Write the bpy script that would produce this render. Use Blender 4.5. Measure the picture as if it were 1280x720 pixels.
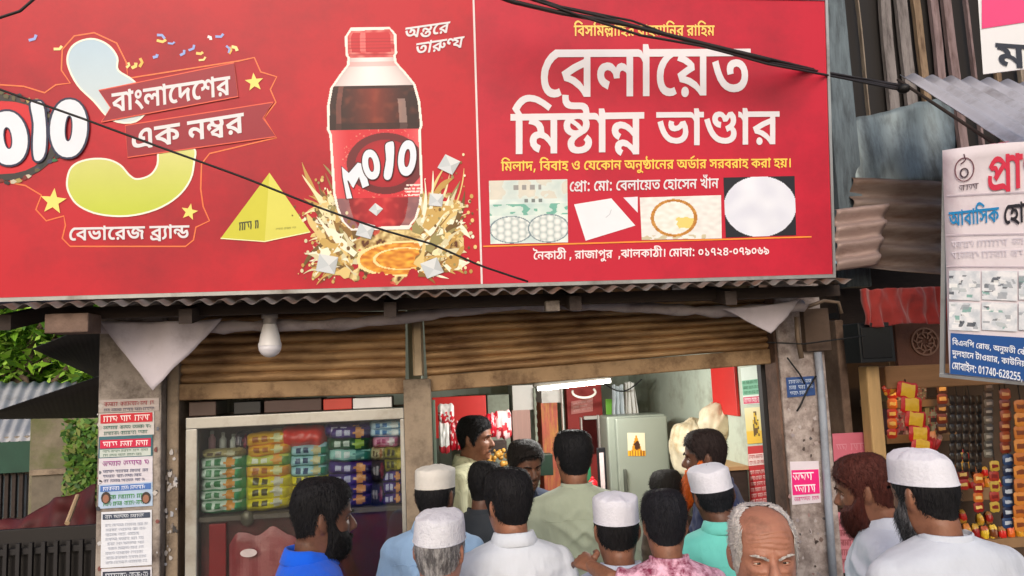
import bpy, math, random
from mathutils import Vector, Matrix, noise
from mathutils.geometry import tessellate_polygon, delaunay_2d_cdt

for o in list(bpy.data.objects):
    bpy.data.objects.remove(o)
sc = bpy.context.scene
COL = sc.collection
R = math.radians
rnd = random.Random(7)

# ------------------------------------------------------------------ camera
F_PX = 930.0                      # focal length in pixels of the 1280 wide photograph
YAW, PITCH, ROLL = R(6.6), R(6.3), R(2.4)
CAM = Vector((0.0, 0.0, 1.95))
RC = Matrix.Rotation(-YAW, 3, 'Z') @ Matrix.Rotation(R(90) + PITCH, 3, 'X') @ Matrix.Rotation(-ROLL, 3, 'Z')
cam_data = bpy.data.cameras.new('camera')
cam_data.sensor_width = 36.0
cam_data.lens = 36.0 * F_PX / 1280.0
cam_data.clip_start = 0.05
cam_data.clip_end = 2000.0
cam = bpy.data.objects.new('camera', cam_data)
COL.objects.link(cam)
cam.matrix_world = Matrix.Translation(CAM) @ RC.to_4x4()
sc.camera = cam

# ------------------------------------------------------------------ daylight: bright overcast
SUN_EL, SUN_AZ = R(30), R(196)    # azimuth measured clockwise from +Y: from behind the camera
world = bpy.data.worlds.new('World')
sc.world = world
world.use_nodes = True
wn = world.node_tree
wn.nodes.clear()
wo = wn.nodes.new('ShaderNodeOutputWorld')
wb = wn.nodes.new('ShaderNodeBackground')
sky = wn.nodes.new('ShaderNodeTexSky')
sky.sky_type = 'NISHITA'
sky.sun_disc = False
sky.sun_elevation = SUN_EL
sky.sun_rotation = SUN_AZ
sky.air_density = 1.0
sky.dust_density = 4.0
sky.ozone_density = 1.0
wb.inputs['Strength'].default_value = 0.15
wn.links.new(sky.outputs[0], wb.inputs['Color'])
wn.links.new(wb.outputs[0], wo.inputs['Surface'])
sd = bpy.data.lights.new('sun', 'SUN')
sd.energy = 0.9
sd.angle = R(25)
sd.color = (1.0, 0.96, 0.9)
sun = bpy.data.objects.new('sun', sd)
COL.objects.link(sun)
sdir = Vector((math.sin(SUN_AZ) * math.cos(SUN_EL), math.cos(SUN_AZ) * math.cos(SUN_EL), math.sin(SUN_EL)))
sun.rotation_euler = sdir.to_track_quat('Z', 'Y').to_euler()
sun.location = sdir * 30
sc.view_settings.view_transform = 'Standard'
sc.view_settings.look = 'None'
sc.view_settings.gamma = 1.0
sc.view_settings.use_curve_mapping = False
sc.view_settings.exposure = 0.15
sc.render.engine = 'CYCLES'
sc.cycles.use_denoising = True
sc.cycles.max_bounces = 8
sc.cycles.sample_clamp_indirect = 6.0


# ------------------------------------------------------------------ helpers: pixels, frames
def ray(px, py):
    return (RC @ Vector(((px - 640.0) / F_PX, (360.0 - py) / F_PX, -1.0)))


def W(px, py, Y):
    """the world point seen at a pixel of the photograph on the plane y = Y (parallel to the shop front)"""
    d = ray(px, py)
    return CAM + d * ((Y - CAM.y) / d.y)


def WX(px, py, X):
    d = ray(px, py)
    return CAM + d * ((X - CAM.x) / d.x)


def WZ(px, py, Z):
    d = ray(px, py)
    return CAM + d * ((Z - CAM.z) / d.z)


class Frame:
    """a flat board's own axes: x along the board, y up the board, z out of its printed face"""
    def __init__(s, origin, u, v):
        s.o = Vector(origin)
        s.u = Vector(u).normalized()
        n = s.u.cross(Vector(v)).normalized()
        s.n = n
        s.v = n.cross(s.u).normalized()
        s.m = Matrix.Translation(s.o) @ Matrix((s.u, s.v, s.n)).transposed().to_4x4()

    def px(s, x, y):
        d = ray(x, y)
        t = (s.o - CAM).dot(s.n) / d.dot(s.n)
        p = CAM + d * t - s.o
        return Vector((p.dot(s.u), p.dot(s.v)))

    def at(s, x, y, z=0.0):
        return s.o + s.u * x + s.v * y + s.n * z


def lin(c):
    r = []
    for v in c[:3]:
        v = v / 255.0
        r.append(v / 12.92 if v <= 0.04045 else ((v + 0.055) / 1.055) ** 2.4)
    return tuple(r)


def mixc(a, b, t):
    t = max(0.0, min(1.0, t))
    return tuple(a[i] * (1 - t) + b[i] * t for i in range(3))


def sstep(a, b, x):
    t = max(0.0, min(1.0, (x - a) / (b - a)))
    return t * t * (3 - 2 * t)


def nz(x, y, z=0.0):
    return noise.noise(Vector((x, y, z)))


# ------------------------------------------------------------------ materials
MATS = {}


def M(name, col=(128, 128, 128), rough=0.6, var=0.12, scale=6.0, bump=0.0, bscale=60.0, metal=0.0, spec=0.4, stretch=(1, 1, 1),
      dirt=None, dscale=3.0, damt=0.5, attr=False, sheen=0.0, sss=0.0, emit=None, alpha=None, trans=0.0, fine=0.0):
    """procedural surface: a base colour varied by noise, an optional dirt colour in blotches, an optional bump"""
    if name in MATS:
        return MATS[name]
    m = bpy.data.materials.new(name)
    m.use_nodes = True
    nt = m.node_tree
    N, L = nt.nodes, nt.links
    b = N['Principled BSDF']
    b.inputs['Roughness'].default_value = rough
    b.inputs['Metallic'].default_value = metal
    b.inputs['Specular IOR Level'].default_value = spec
    tc = N.new('ShaderNodeTexCoord')
    mp = N.new('ShaderNodeMapping')
    mp.inputs['Scale'].default_value = stretch
    L.new(tc.outputs['Object'], mp.inputs['Vector'])
    n1 = N.new('ShaderNodeTexNoise')
    n1.inputs['Scale'].default_value = scale
    n1.inputs['Detail'].default_value = 8
    n1.inputs['Roughness'].default_value = 0.65
    L.new(mp.outputs[0], n1.inputs['Vector'])
    mr = N.new('ShaderNodeMapRange')
    mr.inputs['From Min'].default_value = 0.25
    mr.inputs['From Max'].default_value = 0.75
    mr.inputs['To Min'].default_value = 1 - var
    mr.inputs['To Max'].default_value = 1 + var
    L.new(n1.outputs['Fac'], mr.inputs['Value'])
    mul = N.new('ShaderNodeMix')
    mul.data_type = 'RGBA'
    mul.blend_type = 'MULTIPLY'
    mul.inputs[0].default_value = 1.0
    if attr:
        at = N.new('ShaderNodeAttribute')
        at.attribute_name = 'Col'
        L.new(at.outputs['Color'], mul.inputs[6])
    else:
        mul.inputs[6].default_value = (*lin(col), 1)
    L.new(mr.outputs[0], mul.inputs[7])
    out = mul.outputs[2]
    if dirt is not None:
        n2 = N.new('ShaderNodeTexNoise')
        n2.inputs['Scale'].default_value = dscale
        n2.inputs['Detail'].default_value = 10
        n2.inputs['Roughness'].default_value = 0.7
        L.new(mp.outputs[0], n2.inputs['Vector'])
        r2 = N.new('ShaderNodeMapRange')
        r2.inputs['From Min'].default_value = 0.62 - damt * 0.35
        r2.inputs['From Max'].default_value = 0.78 - damt * 0.25
        L.new(n2.outputs['Fac'], r2.inputs['Value'])
        mx = N.new('ShaderNodeMix')
        mx.data_type = 'RGBA'
        L.new(r2.outputs[0], mx.inputs[0])
        L.new(out, mx.inputs[6])
        mx.inputs[7].default_value = (*lin(dirt), 1)
        out = mx.outputs[2]
    L.new(out, b.inputs['Base Color'])
    if bump > 0:
        n3 = N.new('ShaderNodeTexNoise')
        n3.inputs['Scale'].default_value = bscale
        n3.inputs['Detail'].default_value = 6
        L.new(mp.outputs[0], n3.inputs['Vector'])
        bp = N.new('ShaderNodeBump')
        bp.inputs['Strength'].default_value = min(1.0, bump)
        bp.inputs['Distance'].default_value = 0.01
        L.new(n3.outputs['Fac'], bp.inputs['Height'])
        L.new(bp.outputs[0], b.inputs['Normal'])
    if sheen:
        b.inputs['Sheen Weight'].default_value = sheen
        b.inputs['Sheen Roughness'].default_value = 0.6
    if sss:
        b.inputs['Subsurface Weight'].default_value = sss
        b.inputs['Subsurface Radius'].default_value = (0.012, 0.005, 0.003)
        b.inputs['Subsurface Scale'].default_value = 0.6
    if emit is not None:
        b.inputs['Emission Color'].default_value = (*lin(emit[0]), 1)
        b.inputs['Emission Strength'].default_value = emit[1]
    if trans:
        b.inputs['Transmission Weight'].default_value = trans
    if alpha is not None:
        b.inputs['Alpha'].default_value = alpha
    MATS[name] = m
    return m


def glass_mat(name, tint=(235, 240, 240), clear=0.9):
    """thin pane: mostly see-through with a glossy coat"""
    if name in MATS:
        return MATS[name]
    m = bpy.data.materials.new(name)
    m.use_nodes = True
    nt = m.node_tree
    N, L = nt.nodes, nt.links
    N.clear()
    o = N.new('ShaderNodeOutputMaterial')
    t = N.new('ShaderNodeBsdfTransparent')
    t.inputs[0].default_value = (*lin(tint), 1)
    g = N.new('ShaderNodeBsdfGlossy')
    g.inputs['Roughness'].default_value = 0.06
    fr = N.new('ShaderNodeFresnel')
    fr.inputs[0].default_value = 1.45
    ad = N.new('ShaderNodeMath')
    ad.operation = 'ADD'
    ad.inputs[1].default_value = 1 - clear
    mx = N.new('ShaderNodeMixShader')
    L.new(fr.outputs[0], ad.inputs[0])
    L.new(ad.outputs[0], mx.inputs[0])
    L.new(t.outputs[0], mx.inputs[1])
    L.new(g.outputs[0], mx.inputs[2])
    L.new(mx.outputs[0], o.inputs[0])
    MATS[name] = m
    return m


# ------------------------------------------------------------------ mesh builder
MW = {}          # world matrices of the objects made so far


def link(o, parent=None, mw=None):
    COL.objects.link(o)
    if parent is not None:
        o.parent = parent
        MW[o.name] = MW[parent.name]
    else:
        MW[o.name] = mw or Matrix.Identity(4)
        o.matrix_world = MW[o.name]
    return o


class MB:
    def __init__(s):
        s.v, s.f, s.c, s.mi = [], [], [], []

    def add(s, vs, fs, col=None, mi=0):
        k = len(s.v)
        s.v += [Vector(p) for p in vs]
        for i, f in enumerate(fs):
            s.f.append([k + j for j in f])
            s.c.append(col[i] if isinstance(col, list) else col)
            s.mi.append(mi)
        return s

    def box(s, c, d, rot=None, col=None, mi=0):
        """box with centre c and full size d"""
        vs = [Vector((x * d[0] / 2, y * d[1] / 2, z * d[2] / 2)) for x in (-1, 1) for y in (-1, 1) for z in (-1, 1)]
        if rot is not None:
            vs = [rot @ p for p in vs]
        vs = [p + Vector(c) for p in vs]
        return s.add(vs, [(0, 1, 3, 2), (4, 6, 7, 5), (0, 4, 5, 1), (2, 3, 7, 6), (0, 2, 6, 4), (1, 5, 7, 3)], col, mi)

    def bb(s, x0, x1, y0, y1, z0, z1, col=None, mi=0):
        return s.box(((x0 + x1) / 2, (y0 + y1) / 2, (z0 + z1) / 2), (x1 - x0, y1 - y0, z1 - z0), None, col, mi)

    def hexa(s, front, back, col=None, mi=0):
        """a slab from four front corners to four back corners (same order)"""
        return s.add(list(front) + list(back), [(0, 1, 2, 3), (7, 6, 5, 4), (0, 4, 5, 1), (1, 5, 6, 2), (2, 6, 7, 3), (3, 7, 4, 0)], col, mi)

    def loft(s, rings, cap=True, col=None, mi=0, closed=True):
        n = len(rings[0])
        vs = [p for r in rings for p in r]
        fs = []
        for i in range(len(rings) - 1):
            for j in range(n if closed else n - 1):
                a, b = i * n + j, i * n + (j + 1) % n
                fs.append((a, b, b + n, a + n))
        if cap and closed:
            fs.append(tuple(reversed(range(n))))
            fs.append(tuple(range((len(rings) - 1) * n, len(rings) * n)))
        return s.add(vs, fs, col, mi)

    def tube(s, pts, rad, n=8, col=None, mi=0, flat=1.0):
        pts = [Vector(p) for p in pts]
        if not isinstance(rad, (list, tuple)):
            rad = [rad] * len(pts)
        rings = []
        side = None
        for i, p in enumerate(pts):
            t = (pts[min(i + 1, len(pts) - 1)] - pts[max(i - 1, 0)]).normalized()
            if side is None:
                ref = Vector((0, 0, 1)) if abs(t.z) < 0.9 else Vector((0, 1, 0))
                side = t.cross(ref).normalized()
            side = (side - t * side.dot(t)).normalized()
            up = side.cross(t)
            rings.append([p + (side * math.cos(2 * math.pi * k / n) + up * flat * math.sin(2 * math.pi * k / n)) * rad[i] for k in range(n)])
        return s.loft(rings, True, col, mi)

    def ball(s, c, r, nu=12, nv=8, col=None, mi=0, rot=None):
        c = Vector(c)
        r = r if isinstance(r, (tuple, list)) else (r, r, r)
        rings = []
        for i in range(nv + 1):
            a = -math.pi / 2 + math.pi * min(max(i, 0.02), nv - 0.02) / nv
            ring = []
            for k in range(nu):
                b = 2 * math.pi * k / nu
                p = Vector((r[0] * math.cos(a) * math.cos(b), r[1] * math.cos(a) * math.sin(b), r[2] * math.sin(a)))
                if rot is not None:
                    p = rot @ p
                ring.append(c + p)
            rings.append(ring)
        return s.loft(rings, True, col, mi)

    def poly(s, pts, z=0.0, col=None, mi=0, holes=()):
        """flat filled outline in the x,y plane of a board"""
        loops = [[Vector((p[0], p[1], 0)) for p in pts]] + [[Vector((p[0], p[1], 0)) for p in h] for h in holes]
        tr = tessellate_polygon(loops)
        flatp = [p for l in loops for p in l]
        fs = []
        for t in tr:
            a, b, c = (flatp[i] for i in t)
            ar = (b - a).cross(c - a).z
            if abs(ar) < 1e-12:
                continue
            fs.append(t if ar > 0 else (t[0], t[2], t[1]))
        return s.add([(p.x, p.y, z) for p in flatp], fs, col, mi)

    def line(s, pts, w, z=0.0, col=None, mi=0, closed=False):
        """flat ribbon along a polyline on a board"""
        pts = [Vector((p[0], p[1])) for p in pts]
        n = len(pts)
        vs = []
        for i, p in enumerate(pts):
            a = pts[(i - 1) % n] if closed or i > 0 else p
            b = pts[(i + 1) % n] if closed or i < n - 1 else p
            d = b - a
            d = d.normalized() if d.length > 1e-9 else Vector((1, 0))
            q = Vector((-d.y, d.x)) * w / 2
            vs += [(p.x - q.x, p.y - q.y, z), (p.x + q.x, p.y + q.y, z)]
        fs = []
        for i in range(n if closed else n - 1):
            a, b = 2 * i, 2 * ((i + 1) % n)
            fs.append((a, b, b + 1, a + 1))
        return s.add(vs, fs, col, mi)

    def move(s, mat):
        s.v = [mat @ p for p in s.v]
        return s

    def mesh(s, name, mats, smooth=False):
        me = bpy.data.meshes.new(name)
        me.from_pydata([tuple(p) for p in s.v], [], s.f)
        if not isinstance(mats, (list, tuple)):
            mats = [mats]
        for m in mats:
            me.materials.append(m)
        if len(mats) > 1:
            me.polygons.foreach_set('material_index', s.mi)
        if any(c is not None for c in s.c):
            ca = me.color_attributes.new('Col', 'FLOAT_COLOR', 'CORNER')
            buf = []
            for f, c in zip(s.f, s.c):
                q = (*lin(c), 1.0) if c is not None else (0.5, 0.5, 0.5, 1.0)
                buf += list(q) * len(f)
            ca.data.foreach_set('color', buf)
        if smooth:
            me.polygons.foreach_set('use_smooth', [True] * len(me.polygons))
        me.update()
        return me

    def build(s, name, mats, parent=None, smooth=False, world=True, origin=None, bevel=0.0, solid=0.0, auto=None):
        """link as ONE object; vertices given in world space unless world=False (then in the parent's own space)"""
        mw = None
        if parent is not None:
            if world:
                inv = MW[parent.name].inverted()
                s.v = [inv @ p for p in s.v]
        elif world:
            if origin is None:
                lo = Vector((min(p[i] for p in s.v) for i in range(3)))
                hi = Vector((max(p[i] for p in s.v) for i in range(3)))
                origin = Vector(((lo.x + hi.x) / 2, (lo.y + hi.y) / 2, lo.z))
            mw = Matrix.Translation(Vector(origin))
            s.v = [p - Vector(origin) for p in s.v]
        o = bpy.data.objects.new(name, s.mesh(name, mats, smooth))
        link(o, parent, mw)
        if auto is not None:
            sm = o.data
            sm.polygons.foreach_set('use_smooth', [True] * len(sm.polygons))
            sm.set_sharp_from_angle(angle=R(auto))
        if solid:
            md = o.modifiers.new('thickness', 'SOLIDIFY')
            md.thickness = solid
            md.offset = 0
        if bevel:
            md = o.modifiers.new('edges', 'BEVEL')
            md.width = bevel
            md.segments = 2
            md.limit_method = 'ANGLE'
        return o


def tag(o, label=None, cat=None, group=None, kind=None):
    if label:
        o['label'] = label
    if cat:
        o['category'] = cat
    if group:
        o['group'] = group
    if kind:
        o['kind'] = kind
    return o


def thing(name, label, cat, mw=None, group=None):
    o = bpy.data.objects.new(name, None)
    o.empty_display_size = 0.1
    if mw is not None and not isinstance(mw, Matrix):
        mw = Matrix.Translation(Vector(mw))
    link(o, None, mw or Matrix.Identity(4))
    return tag(o, label, cat, group)


def corrugated(A, B, C, D, waves, amp, ny=6, per=10, sag=0.0, rough=0.0, seed=0, phase=0.0):
    """corrugated sheet: A-B is the waving edge, ridges run from A-B to D-C"""
    A, B, C, D = (Vector(p) for p in (A, B, C, D))
    nrm = (B - A).cross(D - A).normalized()
    nx = int(waves * per)
    vs, fs = [], []
    for j in range(ny + 1):
        t = j / ny
        for i in range(nx + 1):
            u = i / nx
            p = A.lerp(B, u).lerp(D.lerp(C, u), t)
            h = amp * math.sin(2 * math.pi * (waves * u + phase))
            h += rough * nz(u * 4 + seed, t * 3, seed) - sag * math.sin(math.pi * t)
            vs.append(p + nrm * h)
    for j in range(ny):
        for i in range(nx):
            a = j * (nx + 1) + i
            fs.append((a, a + 1, a + nx + 2, a + nx + 1))
    return MB().add(vs, fs)


# letter outlines (polygons, thousandths of the letter height) and line layouts of the writing on the signs: plain numbers
GLYPHS = [
[[638,622,638,513,542,513,542,0,411,0,370,51,322,95,205,164,66,204,16,321,218,420,433,495,415,462,415,513,-10,513,-10,622],[411,400,432,378,307,334,183,278,269,251,357,200,433,127,414,117,412,163,411,208]],
[[313,622,313,513,217,513,217,0,86,0,86,444,52,494,27,508,-5,513,-10,513,-10,622,10,622,53,610,72,591,90,559,88,582,86,613,86,688,193,688,216,622]],
[[142,318,260,230,358,124,437,6,337,-47,261,52,174,140,61,220],[64,474,69,515,85,551,109,581,140,603,177,617,219,622,261,617,298,603,329,581,353,551,369,515,374,474,369,433,353,397,329,367,298,344,261,330,219,325,177,330,140,344,109,366,85,396,69,433],[165,474,180,434,219,419,258,434,273,474,258,513,219,528,180,513]],
[[785,622,785,513,689,513,689,0,558,0,558,315,585,259,547,309,496,330,474,325,453,306,444,265,445,248,447,233,335,226,315,283,279,321,226,334,194,327,172,309,164,281,172,249,193,224,263,191,225,80,121,125,82,157,53,194,35,237,29,286,35,332,54,371,82,403,119,427,162,441,209,446,263,441,308,427,391,363,373,370,388,401,412,423,471,441,533,427,585,389,563,373,560,417,558,461,558,513,-10,513,-10,622]],
[[408,622,408,513,352,513,286,471,230,415,191,345,176,263,181,209,194,169,215,140,239,121,294,107,329,111,368,125,417,27,353,2,286,-5,217,3,157,26,108,63,73,116,50,181,43,260,49,327,68,388,98,444,139,492,189,531,247,559,183,517,146,514,94,513,-10,513,-10,622]],
[[648,622,648,513,206,513,206,235,177,255,262,330,368,399,494,459,584,384,561,330,547,270,542,203,550,115,575,16,447,-11,419,92,410,201,417,273,436,338,461,395,500,340,385,279,278,201,183,118,75,188,75,513,-10,513,-10,622]],
[[723,622,723,513,627,513,627,0,496,0,496,507,500,530,497,567,496,604,496,688,603,688,626,622],[346,629,422,614,480,571,526,505,526,372,492,431,455,478,413,509,366,520,317,504,302,484,297,456,304,426,326,404,363,390,415,384,401,265,336,274,286,295,249,325,224,363,210,408,205,458,210,512,225,555,247,587,277,611],[82,629,167,610,202,586,229,551,247,504,253,444,233,358,208,320,170,291,120,271,55,265,42,383,83,388,113,395,149,421,159,455,154,483,137,503,111,516,77,520,39,518,0,510,-12,620,37,627]],
[[638,622,638,513,542,513,542,0,411,0,370,51,322,95,205,164,66,204,16,321,218,420,433,495,415,462,415,513,-10,513,-10,622],[411,400,432,378,307,334,183,278,269,251,357,200,433,127,414,117,412,163,411,208],[171,-12,142,-7,118,10,103,34,97,63,103,92,118,116,142,132,171,138,199,132,223,116,238,92,243,63,238,34,223,10,199,-7]],
[[533,628,611,619,664,591,698,547,708,511,711,462,711,0,582,0,558,39,524,60,471,67,403,63,341,56,272,52,187,60,109,90,78,117,53,156,37,206,31,271,35,326,43,377,171,360,164,326,161,277,172,218,202,184,244,169,291,166,377,173,454,180,522,170,580,130,580,435,576,482,563,505,545,515,520,519,469,506,427,474,399,436,388,404,392,388,406,376,438,372,457,373,475,375,481,268,449,261,403,258,347,266,300,289,269,329,259,386,280,470,339,548,426,606,478,623]],
[[866,622,866,513,540,513,540,453,542,412,542,0,411,0,370,51,322,95,205,164,66,204,16,321,218,420,433,495,414,466,414,513,-10,513,-10,622],[411,400,432,378,347,350,266,317,183,278,269,251,356,200,433,127,415,117,413,157,411,204],[824,258,810,195,792,168,764,147,725,132,672,128,634,129,601,133,605,243,618,241,637,241,667,244,685,253,696,284,685,316,653,345,599,368,526,385,526,493,605,477,676,452,736,417,783,373,814,320]],
[[644,622,644,513,547,513,547,0,416,0,416,211,436,158,369,232,296,285,225,305,182,293,169,278,164,256,180,219,232,190,173,81,113,112,68,155,39,206,29,261,36,310,54,350,83,380,119,401,200,417,287,403,366,363,439,301,419,291,417,340,416,388,416,513,-10,513,-10,622]],
[[435,275,367,281,306,301,243,334,213,349,184,356,161,349,154,332,161,310,182,290,101,211,50,269,33,304,27,344,33,380,49,409,102,445,164,456,219,451,264,438,302,419,339,398,367,385,415,376,438,380,455,390,466,409,469,435,449,496,400,545,534,562,565,524,591,473,602,411,597,370,582,336,558,309,525,290,484,278],[62,583,158,572,214,545,253,513,277,475,284,424,283,407,280,387,154,390,157,410,158,427,151,464,129,496,93,520,41,534],[-10,513,-10,622,669,622,669,513],[564,317,564,-42,433,-42,359,8,282,41,188,63,138,183,291,258,440,306],[433,207,376,186,315,160,252,129,250,140,352,113,435,65,434,104,433,138]],
[[408,622,408,513,352,513,286,471,230,415,191,345,176,263,181,209,194,169,215,140,239,121,294,107,329,111,368,125,417,27,353,2,286,-5,217,3,157,26,108,63,73,116,50,181,43,260,62,377,115,479,193,563,290,622]],
[[442,29,308,48,247,74,191,112,139,165,92,234,51,322,16,429,140,463,177,355,217,272,261,213,312,173,368,151,432,144,476,147,513,158,543,175,565,199,579,229,583,264,577,310,561,346,537,373,640,457,696,355,713,247,706,188,683,136,645,92,592,58,524,36],[407,256,346,265,299,289,270,327,260,377,266,423,281,463,398,434,392,418,389,401,400,374,428,366,463,372,495,394,530,438,640,457,645,394,576,319,499,272],[760,622,760,513,-10,513,-10,622]],
[[439,31,370,35,305,50,244,76,188,115,138,168,92,237,51,323,16,429,140,463,177,355,217,273,261,213,311,174,368,152,433,145,493,151,534,171,557,200,565,237,557,292,542,329,633,325,571,275,504,241,418,228,341,242,310,260,287,286,273,320,268,361,290,440,322,478,372,514,338,513,302,513,-10,513,-10,622,1006,622,1006,513,709,513,647,514,586,517,485,473,421,425,399,377,410,347,436,338,485,349,533,380,678,337,689,291,694,236,688,187,669,139,636,96,588,61,523,38],[897,197,906,111,930,16,802,-11,774,93,765,204,771,277,787,344,718,358,658,377,609,403,568,434,507,510,644,523,679,488,738,461,779,453,829,450,850,451,877,453,937,355,908,282]],
[[710,622,710,513,614,513,614,0,483,16,385,104,273,166,138,204,88,321,290,420,505,495,487,462,487,513,-10,513,-10,622],[483,400,504,378,379,334,255,278,340,252,425,205,505,138,486,128,484,176,483,233],[614,-117,484,-117,469,-91,447,-73,416,-63,377,-60,328,-64,272,-72,210,-77,151,-70,92,-46,47,5,34,45,29,94,31,128,37,161,162,147,158,127,156,104,162,70,181,48,239,34,285,38,327,46,371,50,432,35,483,-5,483,70,614,66]],
[[295,622,295,513,215,513,274,532,229,484,205,440,198,391,207,323,224,250,232,178,223,102,188,38,119,-13,67,-34,2,-52,-27,55,22,70,56,87,92,129,100,179,92,252,75,321,66,391,73,444,95,487,130,532,119,513,-10,513,-10,622]],
[[888,622,888,513,540,513,540,351,545,326,566,315,594,325,625,352,657,392,773,413,824,318,841,215,833,159,811,108,773,64,721,30,653,8,570,0,497,6,429,24,365,55,307,102,254,166,207,251,320,301,385,198,421,161,461,135,507,119,559,114,623,122,671,145,701,184,710,235,697,300,664,344,764,345,694,267,620,220,541,205,484,214,443,242,417,291,408,361,408,370,411,378,409,409,408,442,408,513,-10,513,-10,622],[197,480,283,468,366,433,442,373,452,248,388,298,328,337,269,363,211,372,177,362,164,338,171,314,199,293,142,196,92,225,57,260,36,300,29,344,35,386,53,421,81,447,115,466]],
[[969,622,969,513,873,513,873,0,742,0,708,49,663,92,566,155,623,240,693,193,745,145,743,167,742,191,742,217,742,513,-10,513,-10,622],[398,82,318,90,245,114,177,157,116,222,62,312,15,428,139,463,172,378,207,311,244,260,287,224,335,203,392,197,435,200,469,209,515,244,530,298,525,332,509,358,486,374,456,380,422,369,410,340,412,322,417,304,294,286,282,324,278,355,284,398,301,432,327,456,361,473,440,486,504,480,558,460,602,428,635,387,654,338,661,283,654,231,634,183,599,142,549,110,482,89],[335,429,326,459,306,486,276,506,234,521,308,565,354,554,403,529,435,503,455,471,465,432]],
[[529,267,463,274,407,295,350,330,305,357,275,365,249,357,240,337,248,312,271,290,190,211,138,269,120,306,114,350,119,389,134,420,185,462,248,475,330,461,408,418,441,398,466,385,511,376,551,390,561,409,564,435,544,496,495,545,629,562,661,524,687,473,697,411,682,338,662,309,630,286,586,271],[757,622,757,513,-10,513,-10,622],[442,-84,358,-77,276,-57,199,-23,128,27,66,96,13,185,132,234,175,167,219,114,267,75,318,48,372,32,431,27,490,32,529,47,551,72,558,108,549,143,523,167,481,175,454,171,436,158,430,136,431,122,435,109,313,93,304,126,301,160,307,197,323,228,349,251,384,268,472,282,540,275,595,257,636,228,666,191,684,149,689,102,683,52,664,7,632,-30,585,-59,522,-77]],
[[430,33,340,42,257,70,184,119,119,193,63,295,16,429,140,463,173,365,209,285,250,224,297,181,351,156,414,148,482,155,529,178,556,216,565,267,553,324,520,358,476,370,438,358,426,343,422,322,424,300,430,279,306,260,292,303,288,338,294,383,313,418,342,444,378,462,465,476,534,469,591,447,637,413,670,369,690,316,697,255,690,198,670,145,634,99,583,64,515,41],[742,622,742,513,-10,513,-10,622]],
[[859,622,859,513,542,513,542,252,538,211,541,171,542,127,542,0,411,0,370,51,322,95,205,164,66,204,16,321,218,420,433,495,415,462,415,513,-10,513,-10,622],[411,400,432,378,307,334,183,278,269,251,357,200,433,127,414,117,412,163,411,208],[673,130,629,135,588,150,517,209,460,305,532,361,561,292,602,249,647,235,680,245,693,278,685,306,662,329,618,348,654,459,744,417,776,389,799,355,813,316,818,272,809,215,780,169,734,139],[170,-12,142,-7,118,10,103,34,97,63,103,92,118,116,142,132,170,138,199,132,223,116,238,92,243,63,238,34,223,10,199,-7]],
[[207,629,303,610,389,557,478,478,402,402,314,484,270,509,224,517,194,510,173,490,166,458,172,434,188,413,221,397,277,389,262,261,200,272,145,291,98,319,62,357,39,404,31,462,37,510,54,551,81,584,117,609,160,624]],
[[674,622,674,513,578,513,578,0,447,0,404,46,353,84,231,140,159,159,78,173,31,285,90,319,153,354,220,387,129,430,23,457,60,540,98,513,-10,513,-10,622],[447,513,161,513,173,520,239,494,296,458,345,418,357,331,299,307,242,279,188,250,187,256,287,231,392,179,438,144,474,104,454,96,448,148,447,202]],
[[310,622,310,516,213,516,213,0,87,0,87,516,-10,516,-10,622,87,622,52,663,20,705,68,776,116,830,165,870,217,897,274,912,337,917,430,909,521,880,626,827,687,791,757,747,692,662,618,709,555,747,451,795,351,811,306,806,268,793,206,747,161,688,182,655,208,622]],
[[636,622,636,516,539,516,539,0,412,0,372,51,323,97,207,167,67,207,18,323,219,422,434,498,416,464,416,516,-10,516,-10,622],[412,406,433,384,305,339,179,281,267,252,357,199,433,124,415,114,413,160,412,206]],
[[715,622,715,516,619,516,619,0,492,0,492,320,517,275,479,316,446,330,424,323,399,295,382,268,358,230,306,158,255,118,193,105,136,115,82,151,29,223,118,278,153,231,186,217,212,224,239,252,257,280,279,320,304,347,330,390,355,417,381,432,413,437,463,424,513,384,496,380,493,420,492,461,492,516,-10,516,-10,622],[245,248,226,348,212,381,192,405,128,437,26,454,61,566,130,531,223,507,278,472,308,418,321,338]],
[[653,622,653,516,556,516,556,0,429,0,429,130,446,77,375,166,307,224,233,244,191,231,178,215,173,193,178,169,193,151,248,124,212,12,158,33,115,59,60,124,43,197,49,245,67,283,96,313,131,333,212,349,304,336,382,293,451,221,431,207,430,255,429,304,429,516,-10,516,-10,622],[319,321,318,307,316,289,192,321,187,364,175,397,155,421,124,439,81,452,24,460,48,558,103,542,158,533,203,519,270,475,307,410]],
[[800,622,800,516,703,516,703,216,576,216,576,347,597,285,549,342,497,363,473,358,450,338,440,297,441,281,443,265,335,259,322,304,298,339,265,361,222,369,195,365,177,355,161,323,166,299,182,280,240,251,192,145,108,186,51,246,36,285,31,331,36,370,53,406,79,435,114,458,156,473,205,477,261,473,307,458,389,394,369,396,385,427,408,451,439,466,475,471,537,457,589,420,578,414,577,450,576,486,576,516,-10,516,-10,622],[311,197,357,193,394,180,456,134,485,167,524,176,573,162,619,120,579,133,577,165,576,203,576,224,703,224,703,-43,576,-43,576,98,601,19,575,61,540,79,520,71,512,44,513,31,515,19,409,13,400,49,383,76,359,92,331,98,301,88,292,66,304,38,348,14,306,-82,249,-55,206,-20,179,24,170,76,180,124,208,163,253,189]],
[[310,622,310,516,213,516,213,0,87,0,87,446,53,497,27,511,-5,516,-10,516,-10,622,10,622,53,610,73,591,91,559,88,582,87,613,87,688,189,688,212,622]],
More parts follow.
